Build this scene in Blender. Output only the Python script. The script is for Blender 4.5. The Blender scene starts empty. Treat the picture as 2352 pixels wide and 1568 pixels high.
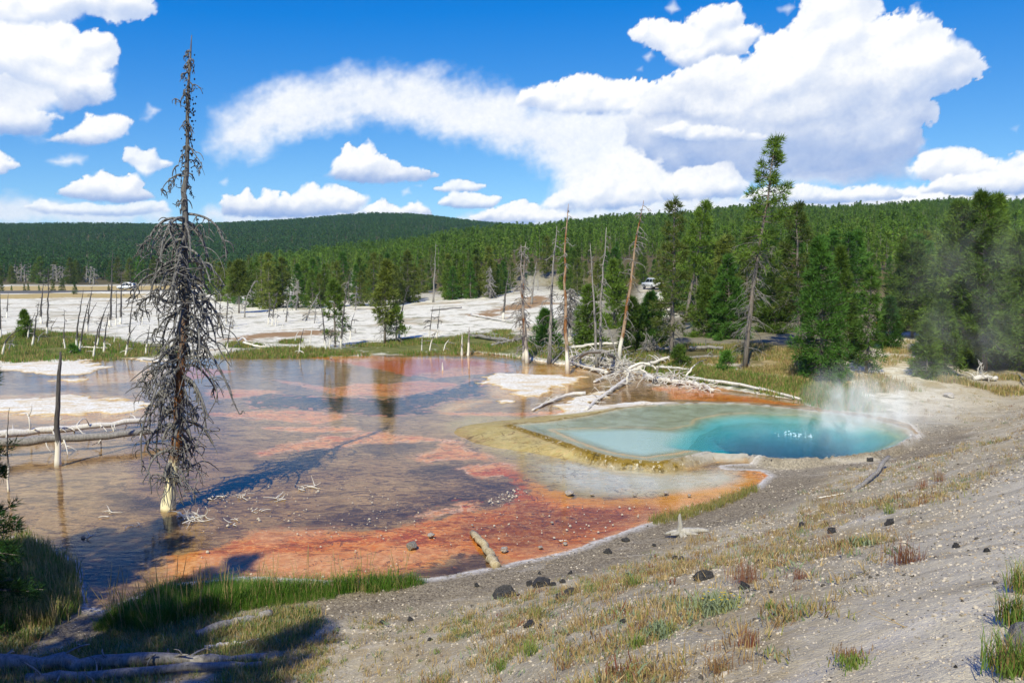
import bpy, math, random
import numpy as np

R = math.radians
random.seed(7)
S = bpy.context.scene
C = S.collection

# ------------------------------------------------------------------ camera, world, sun, exposure
FPX, CX, CY, CAMZ = 1846.0, 1176.0, 784.0, 6.0     # focal length / centre in units of a 2352 x 1568 print
PITCH = math.atan(162 / FPX)
cd = bpy.data.cameras.new('camera')
cd.sensor_width = 36.0
cd.lens = 36.0 * FPX / 2352.0
cd.clip_start, cd.clip_end = 0.05, 30000
cam = bpy.data.objects.new('camera', cd)
cam.location = (0, 0, CAMZ)
cam.rotation_euler = (math.pi / 2 - PITCH, 0, 0)
C.objects.link(cam)
S.camera = cam

SUN_EL, SUN_AZ = 45.0, 195.5                       # the sun stands behind the camera, a little to the left
W = bpy.data.worlds.new('World')
S.world = W
W.use_nodes = True
wn, wl = W.node_tree.nodes, W.node_tree.links
wn.clear()
wo = wn.new('ShaderNodeOutputWorld')
wb = wn.new('ShaderNodeBackground')
ws = wn.new('ShaderNodeTexSky')
ws.sky_type = 'NISHITA'
ws.sun_disc = False
ws.sun_elevation = R(SUN_EL)
ws.sun_rotation = R(SUN_AZ)
ws.altitude = 2200
ws.air_density = 1.0
ws.dust_density = 0.25
ws.ozone_density = 2.0
# the clear, deep azure of a high plateau: less red and green than the model air gives
wh = wn.new('ShaderNodeVectorMath')
wh.operation = 'MULTIPLY_ADD'
wh.inputs[1].default_value = (0.754, 0.814, 0.55)
wh.inputs[2].default_value = (-1.10, -0.40, 3.05)
wx = wn.new('ShaderNodeVectorMath')
wx.operation = 'MAXIMUM'
wx.inputs[1].default_value = (0.03, 0.5, 0.0)
wb.inputs['Strength'].default_value = 0.125
wl.new(ws.outputs[0], wh.inputs[0])
wl.new(wh.outputs[0], wx.inputs[0])
wl.new(wx.outputs[0], wb.inputs[0])
wl.new(wb.outputs[0], wo.inputs[0])

sd = bpy.data.lights.new('sun', 'SUN')
sd.energy = 4.8
sd.angle = R(0.53)
sd.color = (1.0, 0.935, 0.70)
sun = bpy.data.objects.new('sun', sd)
from mathutils import Vector
_a, _e = R(SUN_AZ), R(SUN_EL)
SUNV = Vector((math.sin(_a) * math.cos(_e), math.cos(_a) * math.cos(_e), math.sin(_e)))
sun.rotation_euler = SUNV.to_track_quat('Z', 'Y').to_euler()
sun.location = (-10, -30, 40)
C.objects.link(sun)

S.view_settings.view_transform = 'Standard'
S.view_settings.look = 'None'
S.view_settings.exposure = 0.1
S.view_settings.gamma = 1.0
S.view_settings.use_curve_mapping = False
S.render.engine = 'CYCLES'
cy = S.cycles
cy.use_denoising = True
cy.max_bounces = 6
cy.diffuse_bounces = 2
cy.glossy_bounces = 2
cy.transmission_bounces = 2
cy.transparent_max_bounces = 10
cy.volume_bounces = 2
cy.caustics_reflective = False
cy.caustics_refractive = False
cy.sample_clamp_indirect = 6.0

# ------------------------------------------------------------------ numeric helpers
def srgb(*c):
    c = [v / 255.0 for v in c]
    return tuple(v / 12.92 if v <= 0.04045 else ((v + 0.055) / 1.055) ** 2.4 for v in c)

def smooth(a, b, x):
    t = np.clip((np.asarray(x, float) - a) / (b - a), 0, 1)
    return t * t * (3 - 2 * t)

def _hash(ix, iy, seed):
    h = (ix.astype(np.int64) * 374761393 + iy.astype(np.int64) * 668265263 + seed * 974634777) & 0xffffffff
    h = ((h ^ (h >> 13)) * 1274126177) & 0xffffffff
    h = h ^ (h >> 16)
    return (h & 0xffffff) / float(0xffffff)

def vnoise(x, y, seed=0):
    ix, iy = np.floor(x), np.floor(y)
    fx, fy = x - ix, y - iy
    fx = fx * fx * fx * (fx * (fx * 6 - 15) + 10)
    fy = fy * fy * fy * (fy * (fy * 6 - 15) + 10)
    a, b = _hash(ix, iy, seed), _hash(ix + 1, iy, seed)
    c, d = _hash(ix, iy + 1, seed), _hash(ix + 1, iy + 1, seed)
    return (a + (b - a) * fx) * (1 - fy) + (c + (d - c) * fx) * fy

def fbm(x, y, seed=0, oct=4, gain=0.5):
    s, a, n = 0.0, 1.0, 0.0
    for k in range(oct):
        s = s + a * (vnoise(x, y, seed + 17 * k) - 0.5) * 2
        n += a
        a *= gain
        x, y = x * 2.03 + 7.1, y * 2.03 - 3.7
    return s / n

def sdf_poly(P, X, Y):                              # signed distance, negative inside
    P = np.asarray(P, float)
    d2 = np.full(X.shape, 1e18)
    ins = np.zeros(X.shape, bool)
    n = len(P)
    for i in range(n):
        ax, ay = P[i]
        bx, by = P[(i + 1) % n]
        ex, ey = bx - ax, by - ay
        px, py = X - ax, Y - ay
        t = np.clip((px * ex + py * ey) / (ex * ex + ey * ey + 1e-12), 0, 1)
        d2 = np.minimum(d2, (px - t * ex) ** 2 + (py - t * ey) ** 2)
        if ey != 0:
            ins ^= ((ay > Y) != (by > Y)) & (X < ex * (Y - ay) / ey + ax)
    d = np.sqrt(d2)
    return np.where(ins, -d, d)

def sdf_line(P, X, Y):
    P = np.asarray(P, float)
    d2 = np.full(X.shape, 1e18)
    for i in range(len(P) - 1):
        ax, ay = P[i]
        bx, by = P[i + 1]
        ex, ey = bx - ax, by - ay
        px, py = X - ax, Y - ay
        t = np.clip((px * ex + py * ey) / (ex * ex + ey * ey + 1e-12), 0, 1)
        d2 = np.minimum(d2, (px - t * ex) ** 2 + (py - t * ey) ** 2)
    return np.sqrt(d2)

def sdf_union(polys, X, Y):
    d = np.full(X.shape, 1e9)
    for P in polys:
        d = np.minimum(d, sdf_poly(P, X, Y))
    return d

_cp, _sp = math.cos(PITCH), math.sin(PITCH)
def ray(px, py):
    u, v = (px - CX) / FPX, (CY - py) / FPX
    return np.array([u, _cp + v * _sp, -_sp + v * _cp])

def flat(px, py, z=0.0):                            # where a print point meets the level z
    d = ray(px, py)
    t = (z - CAMZ) / d[2]
    return (d[0] * t, d[1] * t)

def flats(pts, z=0.0):
    return [flat(x, y, z) for x, y in pts]

# ------------------------------------------------------------------ terrain
BASIN = flats([(-500, 1345), (-200, 1290), (0, 1236), (60, 1226), (140, 1268), (180, 1290), (192, 1340), (205, 1392), (250, 1398),
    (300, 1372), (420, 1338), (560, 1322), (700, 1328), (860, 1336), (950, 1328), (1000, 1325), (1130, 1301), (1300, 1266), (1400, 1230),
    (1500, 1197), (1570, 1180), (1640, 1157), (1740, 1113), (1762, 1092), (1745, 1081), (1690, 1080), (1655, 1076), (1650, 1068), (1700, 1064),
    (1800, 1062), (1900, 1056), (2000, 1046), (2062, 1031), (2108, 1001), (2090, 984), (2040, 969), (1980, 955), (1900, 942), (1850, 930),
    (1842, 921), (1800, 914), (1720, 902), (1640, 889), (1590, 876), (1500, 868), (1430, 850), (1330, 842), (1240, 830), (1200, 822), (1100, 811),
    (1000, 812), (800, 818), (600, 820), (300, 822), (0, 828), (-400, 834), (-900, 836), (-1400, 1000)])
SPZ = 0.24
SPRING = flats([(1165, 976), (1205, 989), (1249, 1003), (1322, 1029), (1380, 1046), (1421, 1055), (1519, 1062), (1579, 1052), (1638, 1035),
    (1717, 1039), (1770, 1055), (1850, 1055), (1900, 1051), (2000, 1042), (2060, 1027), (2098, 1001), (2085, 986), (2040, 971), (1980, 958), (1900, 947),
    (1800, 935), (1700, 926), (1600, 925), (1500, 929), (1430, 935), (1350, 953), (1250, 968), (1200, 971)], SPZ)
DEEP = flats([(1259, 984), (1453, 979), (1536, 984), (1585, 973), (1598, 960), (1651, 950), (1717, 946), (1837, 950), (1950, 963), (2030, 980), (2070, 1000),
    (2030, 1025), (1950, 1042), (1837, 1050), (1770, 1048), (1717, 1030), (1640, 1022), (1560, 1040), (1480, 1050), (1400, 1038), (1320, 1012)], SPZ)
MIDP = flats([(1570, 1018), (1600, 985), (1650, 962), (1750, 952), (1900, 958), (2010, 978), (2055, 1000), (2000, 1028), (1880, 1044), (1760, 1040), (1650, 1032)], SPZ)
CORE = flats([(1690, 985), (1760, 969), (1850, 967), (1905, 984), (1895, 1012), (1830, 1020), (1740, 1006)], SPZ)
DRY = [flats(p) for p in (
    [(-200, 826), (0, 829), (120, 823), (200, 823), (262, 846), (225, 859), (100, 862), (0, 853), (-200, 856)],
    [(-200, 912), (0, 914), (150, 906), (250, 914), (330, 925), (342, 938), (200, 958), (100, 957), (30, 946), (-200, 955)],
    [(120, 872), (190, 869), (175, 877)],
    [(300, 822), (420, 823), (380, 832), (310, 830)],
    [(1140, 856), (1220, 856), (1310, 862), (1345, 866), (1328, 882), (1255, 903), (1225, 912), (1185, 913), (1160, 898), (1110, 884)],
    [(1098, 925), (1140, 918), (1195, 913), (1170, 930), (1120, 928)],
    [(1262, 940), (1320, 905), (1385, 892), (1425, 882), (1400, 905), (1345, 940), (1300, 944)],
    [(1362, 930), (1430, 925), (1480, 930), (1420, 934)],
    [(1210, 820), (1300, 826), (1340, 836), (1250, 832)])]
OCHRE = [flats(p) for p in (
    [(-200, 905), (0, 905), (150, 896), (300, 908), (352, 930), (345, 950), (220, 972), (90, 968), (0, 958), (-200, 962)],
    [(100, 868), (200, 862), (300, 850), (400, 840), (420, 856), (330, 872), (200, 884), (120, 880)],
    [(1120, 880), (1200, 845), (1280, 838), (1345, 852), (1350, 885), (1270, 905), (1185, 922), (1130, 912), (1110, 895)],
    [(1200, 838), (1350, 842), (1345, 862), (1220, 858)],
    [(1000, 938), (1060, 918), (1150, 912), (1090, 930), (1020, 946)])]
# the valley side of the near bank
LP, LN = (1.15, 17.2), (0.66, -0.751)

_rx = [(-600, 672), (150, 672), (300, 662), (450, 640), (530, 610), (620, 588), (700, 574), (800, 562), (900, 551), (1000, 540), (1100, 526), (1200, 519),
       (1300, 507), (1400, 496), (1500, 492), (1600, 482), (1700, 475), (1800, 477), (1900, 476), (2000, 470), (2100, 465), (2250, 461), (2352, 462), (3000, 462)]
_fx = [(-600, 520), (0, 517), (200, 514), (400, 517), (500, 514), (600, 510), (700, 503), (780, 496), (850, 491), (930, 492), (1000, 498), (1080, 508), (1190, 518),
       (1300, 530), (1500, 565), (1800, 600), (2400, 630)]
def _azel(pts):
    A = []
    for x, y in pts:
        d = ray(x, y)
        A.append((math.atan2(d[0], d[1]), d[2] / math.hypot(d[0], d[1])))
    return np.array(A)
_RA, _FA = _azel(_rx), _azel(_fx)
_dx = _azel([(0, 600), (400, 600), (600, 600), (900, 600), (1300, 600), (1700, 600), (2352, 600)])[:, 0]
_DC = np.array([380, 430, 520, 660, 780, 900, 1000.0])
_DF = np.array([330, 310, 250, 190, 165, 165, 150.0])
NEAR_R = np.array([(-5, 0), (0, 0), (1.2, .10), (3, .62), (12.1, 4.42), (14, 4.45), (40, 4.6), (200, 5)])
NEAR_L = np.array([(-5, 0), (0, 0), (1.5, .12), (4, .55), (7, 1.2), (9, 2.1), (10.5, 3.3), (12, 4.3), (15, 4.45), (40, 4.6), (200, 5)])

def base_land(x, y, d):
    r = np.hypot(x, y)
    az = np.arctan2(x, y)
    L = (x - LP[0]) * LN[0] + (y - LP[1]) * LN[1]
    k = smooth(R(-17), R(6), az)
    sx = smooth(-9.5, -1.5, x)
    dr = np.minimum(d, np.maximum(L + 0.3, 0.0)) * sx + d * (1 - sx)
    near = np.interp(dr, NEAR_L[:, 0], NEAR_L[:, 1]) * (1 - k) + np.interp(dr, NEAR_R[:, 0], NEAR_R[:, 1]) * k
    w = smooth(-7, 2, np.maximum(L - 400 * (x < 8), 24 - y))
    s = np.interp(az, [R(-18), R(-5), R(2), R(60)], [0.0008, 0.016, 0.026, 0.024])
    D0 = np.interp(az, [R(-10), R(0), R(12), R(30)], [62, 50, 40, 33])
    far = s * np.clip(np.minimum(y, 260) - D0, 0, None) + 0.55 * smooth(R(4), R(16), az) * smooth(0, 9, d) + 0.10 * smooth(0, 3, d)
    return near * w + far * (1 - w)

def hills_z(x, y):
    r = np.hypot(x, y)
    az = np.arctan2(x, y)
    b = 260 * np.interp(az, [R(-18), R(-5), R(2), R(60)], [0.0008, 0.014, 0.022, 0.02])
    Dc = np.interp(az, _dx, _DC)
    Df = np.interp(az, _dx, _DF)
    zc = CAMZ + np.interp(az, _RA[:, 0], _RA[:, 1]) * Dc - 10.5
    zc = zc + 2.5 * fbm(az * 40, az * 0, 3, 3)
    t = np.clip((r - Df) / (Dc - Df), 0, 1)
    z1 = (zc - b) * (0.55 * t + 0.45 * t * t * (3 - 2 * t)) + b - np.clip(r - Dc, 0, 2000) * 0.08
    z1 = np.where(r < Df, -50, z1)
    Dc2 = 1900.0
    zc2 = CAMZ + np.interp(az, _FA[:, 0], _FA[:, 1]) * Dc2 - 11
    t2 = np.clip((r - 560) / (Dc2 - 560), 0, 1)
    z2 = zc2 * (0.6 * t2 + 0.4 * t2 * t2 * (3 - 2 * t2)) - np.clip(r - Dc2, 0, 2000) * 0.06 + 7 * fbm(x * .004, y * .004, 9, 3) * np.sin(np.pi * t2)
    z2 = np.where(r < 560, -50, z2)
    fade = 1 - smooth(R(75), R(95), np.abs(az))
    return z1 * fade - 50 * (1 - fade), z2 * fade - 50 * (1 - fade)

def height(x, y, fine=True, full=False):
    x, y = np.asarray(x, float), np.asarray(y, float)
    sh = x.shape
    x, y = np.atleast_1d(x).ravel(), np.atleast_1d(y).ravel()
    d = sdf_poly(BASIN, x, y)
    ds = sdf_poly(SPRING, x, y)
    land = base_land(x, y, np.maximum(d, 0))
    r = np.hypot(x, y)
    if fine:
        am = smooth(0.1, 2.5, d)
        land = land + am * (0.05 * fbm(x * .7, y * .7, 5, 4) + 0.02 * fbm(x * 4, y * 4, 6, 3)) + am * smooth(60, 200, r) * 0.8 * fbm(x * .03, y * .03, 8, 3)
    far_f = r > 140
    if far_f.any():
        z1, z2 = hills_z(x, y)
        land = np.where(far_f, np.maximum(land, np.maximum(z1, z2)), land)
    dry = sdf_union(DRY, x, y)
    nz = fbm(x * .9, y * .9, 31, 4)
    nf = fbm(x * 3.1, y * 3.1, 33, 3)
    bed = -0.05 * smooth(0, .5, -d) - 0.005 + 0.016 * nz + 0.008 * nf
    bed = bed + 0.10 * smooth(0.35, -0.7, dry + 1.3 * nz + 0.5 * nf) * smooth(0, .4, -d)
    # the spring stands on its own low terrace; its left lip drops steeply, the other sides run out gently
    gx = smooth(0.0, 1.0, (y - (26.3 + 0.25 * (x - 8))) / 3.5)
    wid = 0.18 + 2.6 * gx
    out = np.clip(ds, 0, None)
    ter = (SPZ + 0.03) * (1 - smooth(0, 1, out / wid)) 
    ter = ter * (1 - smooth(8.0, 11.5, x) * 0 )
    core = sdf_poly(CORE, x, y)
    deep = sdf_poly(DEEP, x, y)
    mid = sdf_poly(MIDP, x, y)
    bowl = SPZ - 0.018 - 0.012 * smooth(0, 1.0, -ds) - 0.022 * smooth(-0.05, 0.8, -deep) - 0.5 * smooth(-0.9, 1.5, -mid) - 1.9 * smooth(-1.0, 0.8, -core)
    lip = 0.03 * np.exp(-((deep + 0.05) / 0.10) ** 2) + 0.06 * np.exp(-(ds / 0.22) ** 2) * (1 + nf)
    bed2 = np.where(ds < 0, bowl + lip, np.maximum(bed, bed + ter))
    z = np.where(d < 0, bed2, np.maximum(land, 0.0) + ter * (ds < 4))
    z = np.where(ds < 0, bowl + lip, z)
    if full:
        return z.reshape(sh), d, ds, deep, core, dry
    return z.reshape(sh)

_T = 1.5 * 1.012 ** np.arange(640)
def gp(px, py):                                     # where a print point meets the ground
    d = ray(px, py)
    z = CAMZ + d[2] * _T
    h = height(d[0] * _T, d[1] * _T, fine=False)
    i = int(np.argmax(z < h))
    if i == 0:
        i = len(_T) - 1
    a, b = z[i - 1] - h[i - 1], z[i] - h[i]
    t = _T[i - 1] + (_T[i] - _T[i - 1]) * a / (a - b + 1e-9)
    x, y = d[0] * t, d[1] * t
    return np.array([x, y, float(height(x, y))])

def at_depth(px, py, y):                            # the point of a print position at distance y
    d = ray(px, py)
    t = y / d[1]
    return np.array([d[0] * t, y, CAMZ + d[2] * t])

# ------------------------------------------------------------------ mesh helpers
class MB:
    def __init__(s):
        s.v, s.t, s.q, s.n = [], [], [], 0
    def add(s, v, tris=None, quads=None):
        v = np.asarray(v, float).reshape(-1, 3)
        if tris is not None and len(tris):
            s.t.append(np.asarray(tris, np.int64).reshape(-1, 3) + s.n)
        if quads is not None and len(quads):
            s.q.append(np.asarray(quads, np.int64).reshape(-1, 4) + s.n)
        s.v.append(v)
        s.n += len(v)
    def tube(s, P, rad, k=5, cap=True):
        P = np.asarray(P, float)
        n = len(P)
        rad = np.broadcast_to(np.asarray(rad, float), (n,))
        T = np.gradient(P, axis=0)
        T /= np.linalg.norm(T, axis=1)[:, None] + 1e-9
        m = T.mean(0)
        ref = np.eye(3)[int(np.argmin(np.abs(m)))]
        U = np.cross(T, ref)
        U /= np.linalg.norm(U, axis=1)[:, None] + 1e-9
        Vv = np.cross(T, U)
        a = np.linspace(0, 2 * np.pi, k, endpoint=False)
        ring = (P[:, None, :] + rad[:, None, None] * (np.cos(a)[None, :, None] * U[:, None, :] + np.sin(a)[None, :, None] * Vv[:, None, :]))
        i = np.arange(n - 1)[:, None] * k
        j = np.arange(k)[None, :]
        j2 = (j + 1) % k
        q = np.stack([i + j, i + j2, i + k + j2, i + k + j], -1).reshape(-1, 4)
        v = ring.reshape(-1, 3)
        tr = []
        if cap:
            v = np.vstack([v, P[0], P[-1]])
            for jj in range(k):
                tr.append((n * k, (jj + 1) % k, jj))
                tr.append((n * k + 1, (n - 1) * k + jj, (n - 1) * k + (jj + 1) % k))
        s.add(v, tr, q)
    def box(s, a, b):
        x0, y0, z0 = a
        x1, y1, z1 = b
        v = [(x0, y0, z0), (x1, y0, z0), (x1, y1, z0), (x0, y1, z0), (x0, y0, z1), (x1, y0, z1), (x1, y1, z1), (x0, y1, z1)]
        s.add(v, None, [(0, 3, 2, 1), (4, 5, 6, 7), (0, 1, 5, 4), (1, 2, 6, 5), (2, 3, 7, 6), (3, 0, 4, 7)])
    def mesh(s, name, mat=None, smooth_=True):
        V = np.vstack(s.v) if s.v else np.zeros((0, 3))
        T = np.vstack(s.t) if s.t else np.zeros((0, 3), np.int64)
        Q = np.vstack(s.q) if s.q else np.zeros((0, 4), np.int64)
        me = bpy.data.meshes.new(name)
        me.vertices.add(len(V))
        me.vertices.foreach_set('co', V.astype(np.float32).ravel())
        me.loops.add(len(T) * 3 + len(Q) * 4)
        me.loops.foreach_set('vertex_index', np.concatenate([T.ravel(), Q.ravel()]).astype(np.int32))
        me.polygons.add(len(T) + len(Q))
        st = np.concatenate([np.arange(len(T)) * 3, len(T) * 3 + np.arange(len(Q)) * 4]).astype(np.int32)
        me.polygons.foreach_set('loop_start', st)
        me.polygons.foreach_set('use_smooth', np.full(len(T) + len(Q), smooth_))
        me.update(calc_edges=True)
        if mat is not None:
            me.materials.append(mat)
        return me

def obj(name, data, parent=None, loc=None, label=None, cat=None, group=None, kind=None):
    o = bpy.data.objects.new(name, data)
    C.objects.link(o)
    if parent is not None:
        o.parent = parent
    if loc is not None:
        o.location = loc
    if label:
        o['label'] = label
    if cat:
        o['category'] = cat
    if group:
        o['group'] = group
    if kind:
        o['kind'] = kind
    return o

def thing(name, loc, label, cat, group=None, rz=0.0, sc=1.0):
    o = obj(name, None, None, loc, label, cat, group)
    o.empty_display_size = 0.2
    o.rotation_euler = (0, 0, rz)
    o.scale = (sc, sc, sc)
    return o

def dup(src, loc, label, rz=0.0, sc=1.0, group=None):
    r = src.copy()
    C.objects.link(r)
    r.location = loc
    r.rotation_euler = (0, 0, rz)
    r.scale = (sc, sc, sc) if np.isscalar(sc) else sc
    r['label'] = label
    if group:
        r['group'] = group
    for ch in list(src.children):
        c = ch.copy()
        C.objects.link(c)
        c.parent = r
        for g in list(ch.children):
            e = g.copy()
            C.objects.link(e)
            e.parent = c
    return r

# ------------------------------------------------------------------ node helpers
class NT:
    def __init__(s, name):
        s.m = bpy.data.materials.new(name)
        s.m.use_nodes = True
        s.t = s.m.node_tree
        s.t.nodes.clear()
        s.out = s.t.nodes.new('ShaderNodeOutputMaterial')
        s._pos = None
    def put(s, sock, v):
        if isinstance(v, bpy.types.NodeSocket):
            s.t.links.new(v, sock)
        elif v is not None:
            if sock.type == 'RGBA' and not np.isscalar(v) and len(v) == 3:
                v = (*v, 1.0)
            sock.default_value = v
    def n(s, typ, ins=None, out=0, **props):
        nd = s.t.nodes.new('ShaderNode' + typ)
        for k, v in props.items():
            setattr(nd, k, v)
        for k, v in (ins or {}).items():
            s.put(nd.inputs[k], v)
        return nd.outputs[out] if out is not None else nd
    def math(s, op, a, b=None, clamp=False):
        ins = {0: a}
        if b is not None:
            ins[1] = b
        return s.n('Math', ins, operation=op, use_clamp=clamp)
    def mix(s, f, a, b, mode='MIX'):
        nd = s.t.nodes.new('ShaderNodeMix')
        nd.data_type = 'RGBA'
        nd.blend_type = mode
        s.put(nd.inputs[0], f)
        s.put(nd.inputs[6], a)
        s.put(nd.inputs[7], b)
        return nd.outputs[2]
    def pos(s):
        if s._pos is None:
            s._pos = s.n('NewGeometry', out='Position')
        return s._pos
    def objco(s):
        return s.n('TexCoord', out='Object')
    def noise(s, scale, detail=4, rough=0.55, co=None, dist=0.0):
        return s.n('TexNoise', {'Vector': s.pos() if co is None else co, 'Scale': scale, 'Detail': detail, 'Roughness': rough, 'Distortion': dist}, out='Fac')
    def ramp(s, x, a, b):                           # linear 0..1 between a and b
        return s.n('MapRange', {0: x, 1: a, 2: b, 3: 0.0, 4: 1.0}, clamp=True)
    def attr(s, name, out='Fac'):
        return s.n('Attribute', out=out, attribute_name=name)
    def sep(s, c):
        nd = s.t.nodes.new('ShaderNodeSeparateColor')
        s.put(nd.inputs[0], c)
        return nd.outputs
    def bump(s, h, strength, dist):
        return s.n('Bump', {'Height': h, 'Strength': strength, 'Distance': dist})
    def pbsdf(s, col, rough=0.9, spec=0.2, normal=None, **kw):
        ins = {'Base Color': col, 'Roughness': rough, 'Specular IOR Level': spec}
        if normal is not None:
            ins['Normal'] = normal
        ins.update(kw)
        return s.n('BsdfPrincipled', ins)
    def done(s, surf, vol=None):
        if surf is not None:
            s.t.links.new(surf, s.out.inputs['Surface'])
        if vol is not None:
            s.t.links.new(vol, s.out.inputs['Volume'])
        return s.m

# ------------------------------------------------------------------ earth: colour zones of the ground
Z_BLUE = [flats(p) for p in (
    [(560, 912), (618, 900), (691, 905), (764, 909), (823, 906), (882, 913), (926, 908), (970, 902), (1013, 893), (1057, 884), (1075, 866), (1110, 872),
     (1148, 900), (1072, 913), (1013, 924), (984, 935), (1013, 945), (970, 949), (896, 953), (823, 950), (750, 941), (662, 936), (574, 935)],)]
Z_SALMON = [flats(p) for p in (
    [(600, 868), (690, 877), (764, 889), (823, 877), (884, 880), (955, 871), (1057, 880), (1000, 893), (926, 907), (838, 904), (779, 907), (726, 892), (660, 877)],
    [(480, 893), (574, 891), (632, 895), (640, 903), (574, 908), (500, 915), (480, 905)],
    [(700, 818), (760, 815), (900, 818), (1100, 822), (1170, 834), (1180, 850), (1090, 858), (1000, 866), (900, 852), (800, 832)],
    [(490, 945), (574, 940), (706, 940), (803, 950), (779, 963), (720, 968), (620, 960), (500, 953)],
    [(591, 977), (662, 977), (750, 975), (808, 979), (838, 988), (779, 988), (691, 990), (640, 984)],
    [(682, 1012), (750, 997), (794, 999), (867, 986), (940, 998), (1043, 1007), (1100, 1006), (1000, 1010), (926, 1012), (838, 1013), (779, 1027), (738, 1025), (662, 1031), (592, 1045), (600, 1032)],
    [(955, 1040), (1013, 1030), (1011, 1010), (1049, 1006), (1072, 1028), (1116, 1037), (1140, 1046), (1072, 1049), (984, 1058), (957, 1049)],
    [(1049, 1072), (1101, 1063), (1131, 1057), (1190, 1060), (1187, 1084), (1160, 1092), (1116, 1092), (1066, 1081)],
    [(1000, 944), (1060, 943), (1180, 946), (1260, 944), (1400, 938), (1500, 930), (1560, 922), (1480, 931), (1400, 943), (1300, 952), (1160, 953), (1040, 950)],
    [(1490, 890), (1560, 880), (1680, 896), (1640, 902), (1540, 900)],
    [(960, 1178), (1060, 1150), (1090, 1152), (1080, 1168), (1010, 1180)])]
Z_RED = [flats(p) for p in (
    [(703, 817), (750, 819), (808, 830), (896, 826), (955, 823), (1072, 825), (1140, 834), (1043, 843), (984, 852), (940, 862), (896, 852), (838, 840), (779, 828)],
    [(1084, 1080), (1150, 1072), (1190, 1075), (1210, 1100), (1218, 1120), (1200, 1140), (1170, 1152), (1190, 1128), (1196, 1104), (1150, 1090)])]
Z_OLIVE = [flats(p) for p in (
    [(1030, 970), (1080, 952), (1250, 956), (1400, 945), (1440, 935), (1560, 925), (1560, 940), (1440, 965), (1300, 985), (1180, 985), (1230, 1012), (1420, 1068), (1500, 1072), (1660, 1086),
     (1700, 1098), (1640, 1122), (1500, 1138), (1400, 1140), (1320, 1136), (1262, 1118), (1215, 1092), (1180, 1058), (1120, 1030), (1060, 1000)],)]
Z_PALE = [flats(p) for p in (
    [(1255, 1066), (1310, 1058), (1440, 1072), (1540, 1084), (1660, 1082), (1696, 1094), (1660, 1108), (1580, 1120), (1480, 1130), (1400, 1130), (1320, 1116), (1272, 1094)],)]
Z_ORANGE = [flats(p) for p in (
    [(1500, 1139), (1600, 1124), (1690, 1102), (1700, 1088), (1740, 1082), (1775, 1092), (1745, 1116), (1640, 1160), (1500, 1203), (1300, 1272), (1180, 1302), (1150, 1278), (1100, 1258),
     (1050, 1262), (1010, 1290), (950, 1300), (700, 1345), (400, 1345), (400, 1275), (520, 1245), (600, 1218), (720, 1212), (830, 1216), (900, 1210), (980, 1192), (1060, 1172), (1150, 1166),
     (1198, 1150), (1222, 1120), (1212, 1098), (1262, 1122), (1320, 1140), (1400, 1144)],
    [(1540, 900), (1640, 898), (1760, 915), (1860, 930), (1760, 926), (1620, 918), (1540, 914)],
    [(440, 840), (540, 850), (440, 870), (400, 858)])]
Z_RUST = [flats(p) for p in (
    [(1060, 1200), (1150, 1172), (1210, 1152), (1262, 1160), (1380, 1160), (1450, 1170), (1540, 1160), (1490, 1195), (1400, 1222), (1300, 1245), (1200, 1252), (1130, 1232), (1060, 1222)],
    [(1420, 1140), (1500, 1145), (1480, 1156), (1430, 1150)])]
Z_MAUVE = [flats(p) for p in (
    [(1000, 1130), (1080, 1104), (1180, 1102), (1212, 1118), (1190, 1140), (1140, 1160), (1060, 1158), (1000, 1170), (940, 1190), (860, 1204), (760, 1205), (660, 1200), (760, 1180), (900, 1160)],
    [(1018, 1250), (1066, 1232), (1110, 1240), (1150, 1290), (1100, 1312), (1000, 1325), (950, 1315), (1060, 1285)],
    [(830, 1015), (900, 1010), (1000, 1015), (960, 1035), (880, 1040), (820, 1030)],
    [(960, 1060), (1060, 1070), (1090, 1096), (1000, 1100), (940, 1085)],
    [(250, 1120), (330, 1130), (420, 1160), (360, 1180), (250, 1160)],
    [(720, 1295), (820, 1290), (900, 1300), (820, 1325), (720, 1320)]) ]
Z_SHOREPINK = [flats(p) for p in (
    [(400, 1290), (560, 1275), (760, 1262), (900, 1250), (1000, 1270), (940, 1300), (700, 1335), (400, 1345)],
    [(1180, 1290), (1300, 1250), (1400, 1222), (1500, 1190), (1530, 1190), (1400, 1240), (1300, 1272), (1190, 1304)],
    [(560, 1225), (680, 1212), (760, 1215), (640, 1240)],
    [(1520, 1140), (1640, 1118), (1700, 1112), (1640, 1140), (1560, 1160)])]
Z_GREEN = [[gp(*q)[:2] for q in p] for p in (
    [(-200, 800), (0, 775), (60, 757), (150, 765), (250, 775), (330, 792), (390, 800), (420, 822), (300, 826), (0, 834), (-200, 838)],
    [(480, 824), (560, 806), (640, 798), (740, 802), (830, 792), (900, 782), (1000, 774), (1100, 768), (1180, 772), (1230, 790), (1320, 800), (1330, 828), (1200, 824), (1100, 812), (800, 820), (600, 824)],
    [(530, 789), (600, 793), (560, 799), (520, 796)], [(640, 788), (690, 782), (680, 791)], [(1130, 762), (1170, 760), (1160, 768)],
    [(1480, 852), (1560, 838), (1640, 846), (1760, 868), (1860, 880), (1960, 900), (2010, 945), (1900, 940), (1840, 918), (1660, 888), (1560, 870)],
    [(1250, 790), (1500, 790), (1700, 800), (1700, 835), (1450, 838), (1300, 830)])]
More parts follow.
